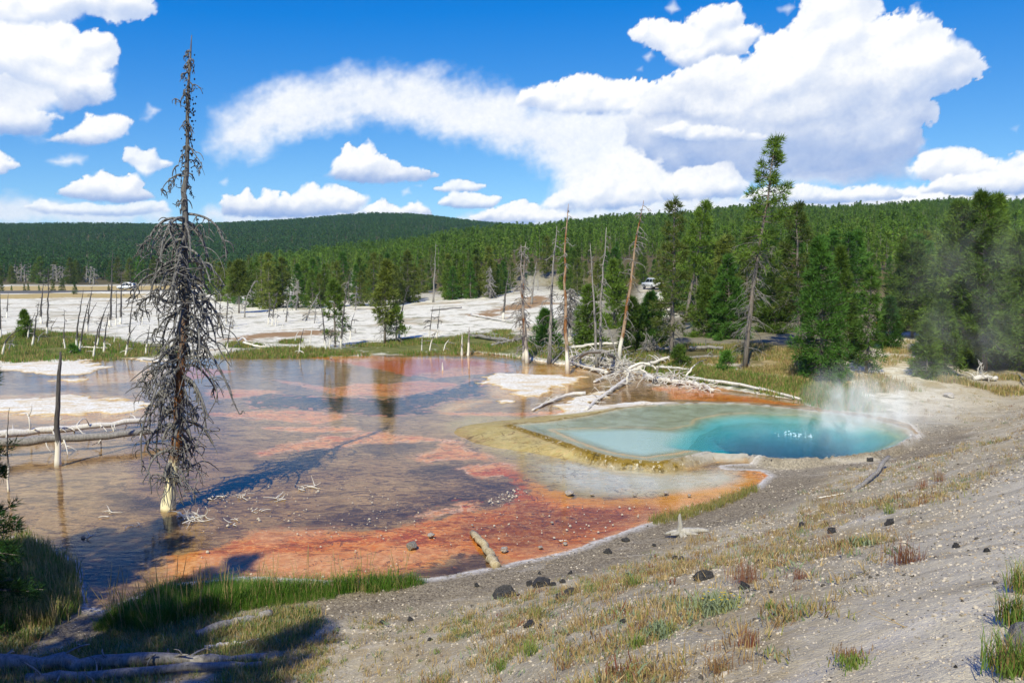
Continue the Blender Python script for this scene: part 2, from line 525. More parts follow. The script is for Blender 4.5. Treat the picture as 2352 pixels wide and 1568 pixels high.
Z_YELLOW = [[gp(*q)[:2] for q in p] for p in (
    [(-300, 645), (0, 645), (240, 646), (480, 655), (480, 667), (340, 669), (0, 671), (-300, 672)],
    [(-300, 674), (0, 674), (340, 673), (330, 684), (0, 690), (-300, 690)],
    [(1980, 660), (2090, 650), (2100, 700), (2000, 700)],
    [(1480, 828), (1640, 822), (1800, 840), (1980, 865), (2200, 870), (2400, 862), (2400, 905), (2200, 908), (2000, 900), (1850, 880), (1640, 846), (1560, 842)],
    [(2030, 790), (2100, 785), (2090, 830), (2030, 840)],
    [(1630, 796), (1760, 790), (1890, 800), (1900, 872), (1780, 860), (1650, 846)])]
Z_BROWN = [[gp(*q)[:2] for q in p] for p in (
    [(505, 777), (600, 765), (690, 760), (754, 757), (749, 768), (677, 772), (613, 775), (574, 784), (536, 785)],
    [(1073, 724), (1155, 706), (1217, 690), (1258, 684), (1263, 697), (1219, 710), (1181, 713), (1130, 731)],
    [(1200, 684), (1240, 678), (1262, 688), (1220, 694)])]
PATHL = [gp(*q)[:2] for q in ((1890, 1600), (1950, 1440), (2080, 1290), (2200, 1175), (2352, 1072), (2600, 960))]
PATHR = [(p[0] + dx, p[1] + dy) for (p, dx, dy) in zip(PATHL, (1.5, 1.7, 1.9, 2.1, 2.4, 3.0), (-1.3, -1.5, -1.6, -1.7, -1.9, -2.2))]
PATH = [(0.4, -12.0), (0.3, 0.2)] + [tuple(p) for p in PATHL] + [tuple(p) for p in PATHR[::-1]] + [(2.4, 1.4), (2.6, -12.0)]

# polar sheet: fine where the photograph looks, coarse elsewhere
_az = np.concatenate([np.arange(-180, -38, 4.0), np.arange(-38, 38.01, 0.19), np.arange(42, 180.01, 4.0)])
_az = np.radians(_az)
_r = [0.6]
while _r[-1] < 3300:
    r0 = _r[-1]
    f = 0.014 if r0 < 12 else 0.0066 if r0 < 62 else 0.013 if r0 < 150 else 0.03
    _r.append(r0 * (1 + f))
_r = np.array(_r)
AZ, RR = np.meshgrid(_az, _r, indexing='ij')
GX, GY = RR * np.sin(AZ), RR * np.cos(AZ)
gx, gy = GX.ravel(), GY.ravel()
gz, g_d, g_ds, g_deep, g_core, g_dry = height(gx, gy, full=True)
nA, nR = AZ.shape
FAR = 1e3
ins = (np.abs(np.arctan2(gx, gy)) < R(50)) & (np.hypot(gx, gy) < 330)
def zone(polys, lo=True):
    o = np.full(gx.shape, 50.0)
    o[ins] = np.clip(sdf_union(polys, gx[ins], gy[ins]), -50, 50)
    return o
zA = np.stack([zone(Z_BLUE), zone(Z_SALMON), zone(Z_RED), zone(Z_OLIVE)], 1)
zB = np.stack([zone(Z_PALE), zone(Z_ORANGE), zone(Z_RUST), zone(Z_MAUVE)], 1)
zC = np.stack([zone(OCHRE), np.clip(g_dry, -50, 50), zone(Z_SHOREPINK), np.clip(g_ds, -50, 50)], 1)
g_path = np.clip(sdf_poly(PATH, gx, gy), -50, 50)
zD = np.stack([np.clip(g_d, -50, 50), g_path, zone(Z_GREEN), zone(Z_YELLOW)], 1)
_clear = zone([[gp(*q)[:2] for q in p] for p in ([(2026, 765), (2112, 765), (2096, 860), (2016, 860)], [(1470, 650), (1560, 650), (1550, 730), (1480, 730)])])
_hyp, _ang = np.hypot(gx, gy), np.arctan2(gx, gy)
FLOOR = 0.8 * smooth(R(3.5), R(8), _ang) * smooth(R(60), R(45), _ang) * smooth(44, 53, _hyp + 3 * fbm(gx * .3, gy * .3, 77, 3)) * smooth(-1.0, 1.5, _clear)
_L = (gx - LP[0]) * LN[0] + (gy - LP[1]) * LN[1]
g_bank = smooth(-7, 2, np.maximum(_L - 400 * (gx < 8), 24 - gy))
zE = np.stack([zone(Z_BROWN), g_bank, np.clip(g_deep, -50, 50), np.clip(smooth(120, 190, np.hypot(gx, gy)) * smooth(-.28, -.08, np.arctan2(gx, gy)) + smooth(330, 400, np.hypot(gx, gy)) + FLOOR, 0, 1)], 1)

_i = (np.arange(nA - 1)[:, None] * nR + np.arange(nR - 1)[None, :]).ravel()
FQ = np.stack([_i, _i + nR, _i + nR + 1, _i + 1], 1)        # normals up
V3 = np.stack([gx, gy, gz], 1)
fc = V3[FQ].mean(1)
f_d = g_d[FQ].mean(1)
f_r = np.hypot(fc[:, 0], fc[:, 1])
f_path = g_path[FQ].mean(1)
cls = np.zeros(len(FQ), int)
cls[f_r > 165] = 3
cls[f_d < 0] = 1
cls[(f_path < 0) & (f_d > 0)] = 2

def sheet(name, sel, mat, smooth_=True):
    q = FQ[sel]
    u, inv = np.unique(q, return_inverse=True)
    mb = MB()
    mb.add(V3[u], None, inv.reshape(-1, 4))
    me = mb.mesh(name, mat, smooth_)
    for nm, arr in (('zA', zA), ('zB', zB), ('zC', zC), ('zD', zD), ('zE', zE)):
        at = me.attributes.new(nm, 'FLOAT_COLOR', 'POINT')
        at.data.foreach_set('color', arr[u].astype(np.float32).ravel())
    return obj(name, me, kind='structure')

def earth_material():
    t = NT('earth')
    A, B, Cc, D, E = [t.sep(t.attr(k, 'Color')) for k in ('zA', 'zB', 'zC', 'zD', 'zE')]
    def al(nm):
        return t.attr(nm, 'Alpha')
    aA, aB, aC, aD, aE = [al(k) for k in ('zA', 'zB', 'zC', 'zD', 'zE')]
    n_big = t.noise(0.33, 5, 0.6)
    n_mid = t.noise(1.5, 6, 0.62, dist=0.6)
    n_fine = t.noise(9.0, 5, 0.65)
    n_grit = t.noise(38.0, 3, 0.7)
    c_mid = t.math('SUBTRACT', n_mid, 0.5)
    c_big = t.math('SUBTRACT', n_big, 0.5)
    c_fine = t.math('SUBTRACT', n_fine, 0.5)
    wob = t.math('ADD', t.math('MULTIPLY', c_mid, 2.6), t.math('MULTIPLY', c_fine, 1.0))
    wob2 = t.math('ADD', wob, t.math('MULTIPLY', c_big, 3.2))
    def z(sd_, amp, soft, w=None):                 # zone factor from a signed distance and the shared wobble
        q = t.math('MULTIPLY_ADD', wob if w is None else w, amp)
        t.t.links.new(sd_, q.node.inputs[2])
        return t.ramp(q, soft * 0.5, -soft * 0.5)
    S_ = srgb
    # ---- bed of the hot basin: mats, crusts
    posz = t.n('SeparateXYZ', {0: t.pos()}, out=2)
    n_str = t.n('TexNoise', {'Vector': t.n('Mapping', {'Vector': t.pos(), 'Rotation': (0, 0, 0.5), 'Scale': (0.55, 1.5, 1)}), 'Scale': 1.0, 'Detail': 6, 'Roughness': 0.62, 'Distortion': 1.0}, out='Fac')
    col = t.mix(t.ramp(n_str, 0.36, 0.62), S_(128, 104, 66), S_(176, 146, 100))
    col = t.mix(t.ramp(n_big, 0.42, 0.60), col, t.mix(n_mid, S_(132, 102, 66), S_(156, 126, 84)))
    col = t.mix(t.math('MULTIPLY', t.ramp(n_mid, 0.54, 0.64), 0.5), col, S_(100, 80, 56))
    col = t.mix(t.math('MULTIPLY', t.ramp(n_fine, 0.54, 0.66), 0.5), col, S_(186, 152, 108))
    fil = t.n('TexNoise', {'Vector': t.n('Mapping', {'Vector': t.pos(), 'Rotation': (0, 0, .25), 'Scale': (1.0, 2.2, 1)}), 'Scale': 1.1, 'Detail': 9, 'Roughness': .68, 'Distortion': 2.2}, out='Fac')
    col = t.mix(t.math('MULTIPLY', t.ramp(fil, .47, .44), .7), col, t.mix(n_mid, S_(86, 68, 54), S_(112, 90, 70)))
    col = t.mix(t.math('MULTIPLY', t.ramp(fil, .555, .58), .6), col, t.mix(n_fine, S_(158, 132, 92), S_(196, 168, 122)))
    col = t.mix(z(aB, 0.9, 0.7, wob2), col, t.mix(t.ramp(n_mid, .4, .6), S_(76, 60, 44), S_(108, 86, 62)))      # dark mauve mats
    def edged(col, sdf_, amp, soft, c, rim, wide=0.10):
        q = t.math('MULTIPLY_ADD', wob, amp)
        t.t.links.new(sdf_, q.node.inputs[2])
        col = t.mix(t.ramp(q, soft * .5, -soft * .5), col, c)
        ln = t.math('MULTIPLY', t.ramp(t.math('ABSOLUTE', q), wide, wide * .3), t.ramp(n_mid, .42, .56))
        return t.mix(t.math('MULTIPLY', ln, .85), col, rim)
    sal = t.mix(t.ramp(n_fine, 0.38, 0.60), S_(220, 138, 80), S_(238, 180, 118))
    sal = t.mix(t.ramp(n_str, 0.52, 0.66), sal, S_(196, 110, 62))
    sal = t.mix(t.math('MULTIPLY', t.ramp(fil, .46, .42), .75), sal, S_(128, 98, 70))
    sal = t.mix(t.ramp(fil, .57, .60), sal, S_(196, 92, 50))
    col = edged(col, A[1], 0.7, 0.35, sal, S_(238, 196, 164))
    col = t.mix(z(A[2], 0.8, 0.3), col, t.mix(t.ramp(n_fine, .35, .65), S_(176, 78, 30), S_(220, 122, 58)))
    col = t.mix(z(aA, 0.7, 0.9), col, t.mix(t.ramp(n_mid, .35, .65), S_(164, 146, 88), S_(188, 174, 122)))
    org = t.mix(t.ramp(n_str, 0.38, 0.60), S_(178, 84, 30), S_(234, 142, 56))
    org = t.mix(t.ramp(n_fine, 0.52, 0.66), org, S_(242, 176, 100))
    org = t.mix(t.math('MULTIPLY', t.ramp(n_big, 0.5, 0.62), .6), org, S_(210, 122, 30))
    org = t.mix(t.math('MULTIPLY', t.ramp(fil, .46, .43), .6), org, S_(132, 74, 30))
    col = edged(col, B[1], 0.55, 0.35, org, S_(222, 150, 70))
    col = t.mix(t.math('MULTIPLY', z(B[2], 1.0, 1.2, wob2), .9), col, t.mix(t.ramp(n_fine, .36, .62), S_(122, 66, 20), S_(172, 102, 36)))
    col = t.mix(t.math('MULTIPLY', z(Cc[2], 0.8, 0.9, wob2), .8), col, t.mix(t.ramp(n_fine, .4, .6), S_(216, 150, 92), S_(238, 184, 132)))
    lineE = t.math('MULTIPLY', z(B[1], 0.5, 0.5), t.math('SUBTRACT', 1.0, t.ramp(t.math('ABSOLUTE', aA), 0.2, 1.0)))
    col = t.mix(lineE, col, S_(216, 152, 46))                                    # yellow seam between olive and orange
    col = t.mix(z(B[0], 0.5, 0.9), col, t.mix(t.ramp(n_mid, .35, .65), S_(184, 186, 172), S_(210, 211, 200)))  # pale pool bed, with the cloud reflection put into its colour
    col = edged(col, A[0], 0.8, 0.25, S_(22, 20, 22), S_(226, 170, 130), 0.16)
    # islands of mat in the deep water
    isl = t.math('MULTIPLY', t.math('MULTIPLY', z(A[0], 0.8, 0.25), t.ramp(A[0], -1.7, -0.2)), t.ramp(t.noise(2.2, 3, .5), 0.585, 0.605))
    col = t.mix(isl, col, S_(204, 128, 96))
    # curling crust lines and flecks over the mats
    vein = t.math('ABSOLUTE', t.math('SUBTRACT', t.noise(0.8, 5, 0.62, dist=1.4), 0.5))
    col = t.mix(t.math('MULTIPLY', t.math('MULTIPLY', t.ramp(vein, 0.016, 0.003), t.ramp(n_big, .44, .54)), .8), col, S_(74, 52, 42))
    fleck = t.math('MULTIPLY', t.ramp(t.noise(5.0, 4, 0.75), 0.63, 0.67), t.ramp(n_big, 0.47, 0.56))
    col = t.mix(fleck, col, S_(214, 166, 84))
    f2 = t.math('ABSOLUTE', t.math('SUBTRACT', fil, .5))
    col = t.mix(t.math('MULTIPLY', t.math('MULTIPLY', t.ramp(f2, .022, .006), t.ramp(n_str, .40, .56)), .6), col, S_(216, 178, 128))
    f3 = t.math('ABSOLUTE', t.math('SUBTRACT', fil, .44))
    col = t.mix(t.math('MULTIPLY', t.math('MULTIPLY', t.ramp(f3, .018, .005), t.ramp(n_mid, .40, .56)), .7), col, S_(70, 52, 40))
    col = t.mix(t.ramp(n_grit, 0.68, 0.74), col, S_(226, 200, 172))
    col = t.mix(t.math('MULTIPLY', t.ramp(n_grit, 0.34, 0.28), .6), col, S_(70, 50, 40))
    och = t.mix(t.ramp(n_mid, .40, .60), S_(202, 148, 68), S_(228, 196, 138))
    dryf = t.math('MULTIPLY', t.ramp(t.math('ADD', posz, t.math('MULTIPLY', c_fine, .05)), -0.002, 0.014), t.ramp(Cc[1], 1.6, 0.9))
    col = t.mix(t.math('MULTIPLY', z(Cc[0], 0.9, 0.6), t.ramp(n_fine, .36, .5)), col, och)
    dcol = t.mix(t.ramp(n_fine, 0.38, 0.58), S_(206, 198, 176), S_(240, 238, 230))
    dcol = t.mix(t.math('MULTIPLY', t.ramp(n_str, .50, .62), .7), dcol, S_(212, 186, 138))
    dcol = t.mix(t.ramp(posz, 0.035, 0.012), dcol, S_(216, 190, 138))
    col = t.mix(dryf, col, dcol)
    # spring rim, terrace and bowl
    s_out = t.ramp(t.math('ADD', aC, t.math('MULTIPLY', wob, .16)), 0.24, 0.06)
    rimc = t.mix(t.ramp(n_fine, 0.40, 0.60), S_(78, 62, 20), S_(150, 126, 52))
    rimc = t.mix(t.ramp(n_mid, 0.42, 0.56), rimc, S_(134, 112, 52))
    rimc = t.mix(t.math('MULTIPLY', t.ramp(t.noise(8.0, 3, .6), 0.60, 0.66), .8), rimc, S_(216, 208, 186))
    px_ = t.n('SeparateXYZ', {0: t.pos()}, out=0)
    rimc = t.mix(t.ramp(t.math('ADD', px_, t.math('MULTIPLY', c_mid, 4.0)), 4.8, 6.2), rimc, t.mix(n_fine, S_(150, 144, 128), S_(206, 202, 190)))
    col = t.mix(t.math('MULTIPLY', s_out, t.ramp(n_mid, .30, .42)), col, rimc)
    inn = t.ramp(aC, -0.06, -0.25)
    bowlc = t.mix(t.ramp(n_mid, .36, .62), S_(150, 142, 106), S_(186, 180, 150))
    bowlc = t.mix(t.ramp(t.math('ABSOLUTE', t.math('ADD', E[2], t.math('MULTIPLY', wob, .25))), 0.11, 0.03), bowlc, S_(206, 178, 134))
    bowlc = t.mix(t.ramp(E[2], -0.15, -0.7), bowlc, S_(214, 212, 202))
    bowlc = t.mix(t.ramp(posz, -0.02, -0.30), bowlc, S_(238, 244, 238))
    col = t.mix(inn, col, bowlc)
    bh = t.math('ADD', n_fine, t.math('MULTIPLY', n_grit, 0.4))
    bed = t.pbsdf(col, t.mix(dryf, (0.6,) * 3, (0.95,) * 3), 0.06, t.bump(bh, 0.6, 0.035))
    # ---- dry ground
    grav = t.n('TexVoronoi', {'Vector': t.pos(), 'Scale': 34.0, 'Randomness': 1.0}, out='Color')
    gv = t.sep(grav)[0]
    g2_ = t.sep(t.n('TexVoronoi', {'Vector': t.pos(), 'Scale': 13.0, 'Randomness': 1.0}, out='Color'))[1]
    pale = t.mix(t.ramp(n_mid, .3, .7), S_(168, 156, 130), S_(196, 184, 156))
    pale = t.mix(t.math('MULTIPLY', t.ramp(gv, 0.0, 1.0), 0.55), pale, t.mix(gv, S_(122, 113, 96), S_(212, 202, 176)))
    pathc = t.mix(t.ramp(n_mid, .3, .7), S_(190, 180, 156), S_(212, 202, 178))
    pathc = t.mix(t.math('MULTIPLY', t.ramp(gv, 0.55, 1.0), 0.35), pathc, S_(148, 142, 136))
    tan = t.mix(t.ramp(n_fine, .35, .65), S_(136, 116, 84), S_(176, 156, 114))
    bank = t.mix(t.math('MULTIPLY', t.ramp(t.math('ADD', n_mid, t.math('MULTIPLY', c_big, 1.2)), 0.46, 0.62), 0.55), pale, tan)
    bank = t.mix(t.math('MULTIPLY', t.ramp(g2_, .55, 1.0), .35), bank, t.mix(gv, S_(96, 90, 82), S_(206, 199, 188)))
    bank = t.mix(z(D[1], .4, 1.0), bank, pathc)
    band = t.math('ADD', D[0], t.math('MULTIPLY', wob2, 0.45))
    dark = t.mix(t.ramp(gv, 0.1, 0.9), S_(106, 96, 80), S_(162, 150, 128))
    bank = t.mix(t.ramp(band, 2.3, 1.3), bank, dark)
    stain = t.n('TexNoise', {'Vector': t.n('Mapping', {'Vector': t.pos(), 'Rotation': (0, 0, -.72), 'Scale': (.35, 1.3, 1)}), 'Scale': .9, 'Detail': 7, 'Roughness': .68, 'Distortion': .8}, out='Fac')
    bank = t.mix(t.math('MULTIPLY', t.ramp(stain, .50, .66), .55), bank, S_(124, 114, 98))
    bank = t.mix(t.math('MULTIPLY', t.ramp(stain, .44, .34), .5), bank, S_(206, 199, 186))
    rimw = t.math('MULTIPLY', t.ramp(t.math('ADD', D[0], t.math('MULTIPLY', wob, 0.22)), 0.34, 0.04), t.ramp(t.math('ADD', n_fine, t.math('MULTIPLY', n_mid, .6)), .62, .86))
    bank = t.mix(rimw, bank, t.mix(n_fine, S_(190, 184, 178), S_(238, 235, 230)))
    # far flats: white sinter with streaks of olive scrub and ochre
    fl = t.mix(t.ramp(n_mid, .3, .65), S_(216, 211, 192), S_(242, 238, 222))
    st = t.noise(0.11, 7, 0.66, dist=0.8)
    fl = t.mix(t.math('MULTIPLY', t.ramp(st, 0.53, 0.61), 0.7), fl, t.mix(t.ramp(n_big, .4, .6), S_(150, 142, 112), S_(186, 160, 118)))
    fl = t.mix(t.math('MULTIPLY', t.ramp(t.noise(0.5, 6, 0.7), 0.53, 0.62), t.ramp(n_big, .36, .56)), fl, t.mix(n_mid, S_(120, 122, 92), S_(172, 166, 140)))
    fl = t.mix(t.math('MULTIPLY', t.ramp(t.noise(2.6, 4, 0.7), 0.59, 0.65), .5), fl, S_(128, 118, 92))
    fl = t.mix(z(E[0], 2.2, 1.5, wob2), fl, t.mix(n_mid, S_(138, 112, 82), S_(178, 146, 108)))
    fl = t.mix(z(aD, 4.0, 4.0, wob2), fl, t.mix(t.ramp(n_mid, .3, .7), S_(170, 148, 96), S_(198, 178, 128)))
    fl = t.mix(z(D[2], 3.2, 2.5, wob2), fl, t.mix(t.ramp(n_mid, .3, .7), S_(84, 96, 48), S_(134, 132, 78)))
    fl = t.mix(t.math('MULTIPLY', aE, t.ramp(t.math('ADD', n_fine, n_mid), .75, 1.0)) if False else aE, fl, t.mix(n_mid, S_(60, 62, 40), S_(122, 108, 76)))
    fl = t.mix(t.math('MULTIPLY', t.ramp(band, 0.35, 0.05), .6), fl, S_(214, 204, 186))
    land = t.mix(E[1], fl, bank)
    lh = t.math('ADD', t.math('MULTIPLY', gv, 0.7), t.math('ADD', t.math('MULTIPLY', n_fine, 1.2), t.math('MULTIPLY', n_grit, .6)))
    dry = t.pbsdf(land, 0.95, 0.1, t.bump(lh, 0.6, 0.04))
    sf = t.ramp(t.math('ADD', D[0], t.math('MULTIPLY', wob, 0.09)), -0.05, 0.05)
    ms = t.n('MixShader', {0: sf, 1: bed, 2: dry})
    return t.done(ms)

EARTH = earth_material()
sheet('pool_bed', cls == 1, EARTH)
sheet('ground', cls == 0, EARTH)
sheet('path', cls == 2, EARTH)
sheet('hills', cls == 3, EARTH)

# ------------------------------------------------------------------ water
def water_material():
    t = NT('shallow_water')
    b = t.bump(t.n('TexNoise', {'Vector': t.n('Mapping', {'Vector': t.pos(), 'Scale': (2.2, 5.5, 1.0)}), 'Scale': 1.0, 'Detail': 4, 'Roughness': 0.6}, out='Fac'), 0.10, 0.05)
    fr = t.n('Fresnel', {'IOR': 1.19, 'Normal': b})
    gl = t.n('BsdfAnisotropic', {'Color': (1, 1, 1), 'Roughness': 0.035, 'Normal': b})
    tr = t.n('BsdfTransparent', {'Color': (0.97, 0.96, 0.94)})
    return t.done(t.n('MixShader', {0: fr, 1: tr, 2: gl}))

def ngon(name, pts, z, mat):
    import bmesh
    bm = bmesh.new()
    f = bm.faces.new([bm.verts.new((x, y, z)) for x, y in pts])
    if f.normal.z < 0 or f.calc_area() and (f.normal_update() or f.normal.z < 0):
        f.normal_flip()
    bmesh.ops.triangulate(bm, faces=[f])
    me = bpy.data.meshes.new(name)
    bm.to_mesh(me)
    me.materials.append(mat)
    return me

obj('water', ngon('water', BASIN, 0.0, water_material()), kind='structure')

def spring_material():
    t = NT('spring_water')
    co = t.n('Mapping', {'Vector': t.pos(), 'Scale': (1.6, 4.2, 1.0)})
    h = t.math('ADD', t.n('TexNoise', {'Vector': co, 'Scale': 1.3, 'Detail': 5, 'Roughness': 0.62, 'Distortion': 0.8}, out='Fac'),
               t.math('MULTIPLY', t.n('TexNoise', {'Vector': co, 'Scale': 5.0, 'Detail': 3}, out='Fac'), 0.35))
    b = t.bump(h, 0.32, 0.05)
    fr = t.n('Fresnel', {'IOR': 1.2, 'Normal': b})
    gl = t.n('BsdfAnisotropic', {'Color': (1, 1, 1), 'Roughness': 0.05, 'Normal': b})
    tr = t.n('BsdfTransparent', {'Color': (1, 1, 1)})
    vol = t.n('VolumeAbsorption', {'Color': (0.0, 0.82, 0.895), 'Density': 1.6})
    return t.done(t.n('MixShader', {0: fr, 1: tr, 2: gl}), vol)

import bmesh as _bm
def prism(name, pts, z0, z1, mat):
    bm = _bm.new()
    lo = [bm.verts.new((x, y, z0)) for x, y in pts]
    hi = [bm.verts.new((x, y, z1)) for x, y in pts]
    k = len(pts)
    bm.faces.new(hi)
    bm.faces.new(lo[::-1])
    for i in range(k):
        bm.faces.new((lo[i], lo[(i + 1) % k], hi[(i + 1) % k], hi[i]))
    _bm.ops.recalc_face_normals(bm, faces=bm.faces)
    _bm.ops.triangulate(bm, faces=[f for f in bm.faces if len(f.verts) > 4])
    me = bpy.data.meshes.new(name)
    bm.to_mesh(me)
    me.materials.append(mat)
    return me
obj('spring_water', prism('spring_water', SPRING, -6.5, SPZ, spring_material()), kind='structure')

# ------------------------------------------------------------------ sky with clouds: a far dome section
def clouds():
    az = np.concatenate([np.linspace(-110, -36, 56)[:-1], np.arange(-36, 36.01, 0.08), np.linspace(36, 110, 56)[1:]])
    el = np.concatenate([np.arange(-1.5, 19.6, 0.08), np.linspace(19.6, 70, 60)[1:]])
    A, E = np.meshgrid(np.radians(az), np.radians(el), indexing='ij')
    # print coordinates are only the drawing sheet for tracing: convert outline points to azimuth / elevation
    sc = math.radians(0.031)                      # one print unit at the centre, roughly
    def ae(pts):
        o = []
        for x, y in pts:
            d = ray(x, y)
            o.append((math.atan2(d[0], d[1]), math.atan2(d[2], math.hypot(d[0], d[1]))))
        return np.array(o)
    alpha = np.zeros(A.shape)
    rgb = np.zeros(A.shape + (3,))
    u, v = A / sc, E / sc                          # in print units
    wx = 16 * fbm(u / 60, v / 60, 41, 4) + 5 * fbm(u / 14, v / 14, 43, 3)
    wy = 13 * fbm(u / 60, v / 60, 51, 4) + 5 * fbm(u / 14, v / 14, 53, 3)
    det = fbm(u / 22, v / 22, 61, 5, .6)
    detf = fbm(u / 9, v / 9, 62, 4, .6)
    stk = 0.6 * fbm((u * .94 + v * .34) / 120, (v * .94 - u * .34) / 34, 66, 5, .58) + .5 * fbm(u / 46, v / 40, 67, 4)
    rg = np.random.default_rng(11)
    LD = np.array([-0.28, 0.62, 0.73])  # light direction for the shading painted into the clouds
    HI = np.array(srgb(255, 254, 252))
    LO = np.array(srgb(166, 190, 230))
    GR = np.array(srgb(128, 162, 216))
    def over(win, a, c):
        al, co = alpha[win], rgb[win]
        na = a + al * (1 - a)
        rgb[win] = np.where(na[..., None] > 1e-4, (c * a[..., None] + co * (al * (1 - a))[..., None]) / np.maximum(na, 1e-4)[..., None], co)
        alpha[win] = na
    def window(P, pad):
        a0, b0 = P.min(0) - pad * sc
        a1, b1 = P.max(0) + pad * sc
        i0, i1 = np.searchsorted(A[:, 0], [a0, a1])
        j0, j1 = np.searchsorted(E[0], [b0, b1])
        return (slice(max(i0, 0), max(i1, i0 + 1)), slice(max(j0, 0), max(j1, j0 + 1)))
    def soft(pts, a=1.0, w=40, tone=0.9, warp=1.0, tint=None):
        P = ae(pts)
        win = window(P, w + 40)
        if A[win].size == 0:
            return
        U, Vv = u[win] + warp * wx[win], v[win] + warp * wy[win]
        d = sdf_poly(P / sc, U, Vv)
        al = a * smooth(-0.35, 1.0, -d / w + 0.55 * stk[win] + 0.10 * detf[win])
        s = np.clip(tone + 0.16 * stk[win], 0, 1)[..., None]
        c = (LO if tint is None else tint) * (1 - s) + HI * s
        over(win, np.clip(al, 0, 1), c)
    def worley(x, y, seed):
        ix, iy = np.floor(x), np.floor(y)
        best = np.full(x.shape, 9.0)
        for dx in (-1, 0, 1):
            for dy in (-1, 0, 1):
                cx, cy_ = ix + dx, iy + dy
                px_, py_ = cx + _hash(cx, cy_, seed), cy_ + _hash(cx, cy_, seed + 5)
                best = np.minimum(best, (x - px_) ** 2 + (y - py_) ** 2)
        return np.clip(1.0 - best, 0, 1)
    def cumulus(pts, n, rmin, rmax, base=0.35, edge=3.0, a=1.0, dim=1.0):
        P = ae(pts) / sc
        lo, hi = P.min(0), P.max(0)
        hgt = hi[1] - lo[1]
        win = window(P * sc, rmax * .8 + 8)
        if A[win].size < 9:
            return
        rm = min(rmax, 60)
        sd_ = int(abs(P[0, 0] * 7 + P[0, 1] * 3)) % 977
        U0, V0 = u[win] + .10 * wx[win], v[win] + .10 * wy[win]
        f0 = 1.0 / (rm * 1.7)
        lob, amp, tot, low_l = 0.0, 1.0, 0.0, 0.0
        for k in range(5):
            q = 2.05 ** k
            wk = worley(U0 * f0 * q + 3.7 * k + .35 * det[win], V0 * f0 * q * 1.12 - 1.3 * k + .35 * detf[win], sd_ + k)
            lob = lob + amp * wk
            low_l = low_l + (1.0, .42, .15, .05, .02)[k] * wk / 1.64
            tot += amp
            amp *= .56
        lob = lob / tot
        d = -sdf_poly(P, u[win] + .45 * wx[win] * min(1, rm / 30), v[win] + .45 * wy[win] * min(1, rm / 30))
        rel = np.clip((V0 - lo[1]) / max(hgt, 1), 0, 1)
        up = smooth(-.05, .35, rel)
        e = d + rm * .78 * (lob - .52) * (0.25 + .75 * up) + rm * .10 * detf[win]
        wisp = smooth(-.05, .30, .5 * stk[win] + .3 * det[win])
        soft_ = edge + rm * (.14 + .62 * wisp) * (0.45 + .9 * (1 - up))
        al = smooth(-.15 * soft_, soft_, e)
        bod = np.sqrt(np.clip(1 - (1 - np.clip(e, 0, rm * 1.6) / (rm * 1.6)) ** 2, 0, 1))
        H = rm * (1.35 * bod + .22 * low_l + .62 * stk[win] + .42 * det[win] + .10 * detf[win])
        du = u[win][1, 0] - u[win][0, 0] if A[win].shape[0] > 1 else 1
        for _q in range(2):
            for ax_ in (0, 1):
                n_ = H.shape[ax_]
                kk = max(1, min(int(rm * .085), n_ // 3))
                pad = [(0, 0), (0, 0)]
                pad[ax_] = (kk + 1, kk)
                cs = np.cumsum(np.pad(H, pad, mode='edge'), axis=ax_)
                H = (np.take(cs, np.arange(2 * kk + 1, 2 * kk + 1 + n_), axis=ax_) - np.take(cs, np.arange(0, n_), axis=ax_)) / (2 * kk + 1)
        gu = np.gradient(H, axis=0) / np.maximum(np.gradient(u[win], axis=0), 1e-6)
        gv = np.gradient(H, axis=1) / np.maximum(np.gradient(v[win], axis=1), 1e-6)
        nn = 1 / np.sqrt(gu * gu + gv * gv + 1)
        lit = (-gu * LD[0] - gv * LD[1] + LD[2]) * nn
        bs = smooth(-0.02, base + .12, rel + .22 * (lob - .5) + .16 * stk[win])
        s = np.clip(.40 + .62 * lit + .26 * (lob - .55) + .14 * stk[win] + .05 * det[win], 0, 1) * (.22 + .78 * bs) * dim  # lit and shaded sides of the cloud, put into its emitted colour
        s = np.clip(s, 0, 1)[..., None]
        low = GR * (1 - bs[..., None]) + LO * bs[..., None]
        over(win, np.clip(al, 0, 1) * a, low * (1 - s) + HI * s)
    def k1(pts):
        return [(x * .3662, y * .3662) for x, y in pts]
    def k2(pts):
        return [(512.6 + x * .3662, y * .3662) for x, y in pts]
    def k3(pts):
        return [(988.7 + x * .3662, y * .3662) for x, y in pts]
    # low banks along the horizon
    soft(k1([(-200, 1180), (130, 1230), (280, 1245), (520, 1265), (900, 1265), (1040, 1265), (1080, 1420), (-200, 1420)]), 0.85, 26, 0.72)
    soft(k1([(1250, 1300), (1500, 1270), (1900, 1240), (2300, 1250), (2400, 1420), (1250, 1420)]), 0.85, 24, 0.75)
    soft([(1040, 500), (1200, 470), (1500, 470), (1500, 530), (1040, 530)], 0.85, 22, 0.8)
    soft([(1400, 455), (1700, 440), (2352, 420), (2600, 420), (2600, 500), (1400, 500)], 0.95, 26, 0.70)
    # sheet cloud in the middle
    soft([(470, 320), (490, 262), (535, 238), (595, 192), (665, 178), (740, 162), (850, 152), (960, 150), (1060, 168), (1150, 192), (1190, 205), (1230, 232), (1500, 215), (1560, 260), (1540, 440),
          (1330, 440), (1270, 400), (1200, 368), (1090, 335), (1000, 312), (900, 286), (820, 288), (730, 306), (640, 332), (560, 368), (505, 366)], 0.90, 52, 0.90, 1.2)
    soft([(560, 300), (700, 240), (850, 215), (1000, 220), (1150, 250), (1050, 290), (850, 270), (700, 300)], 0.55, 40, 0.80, 1.5)
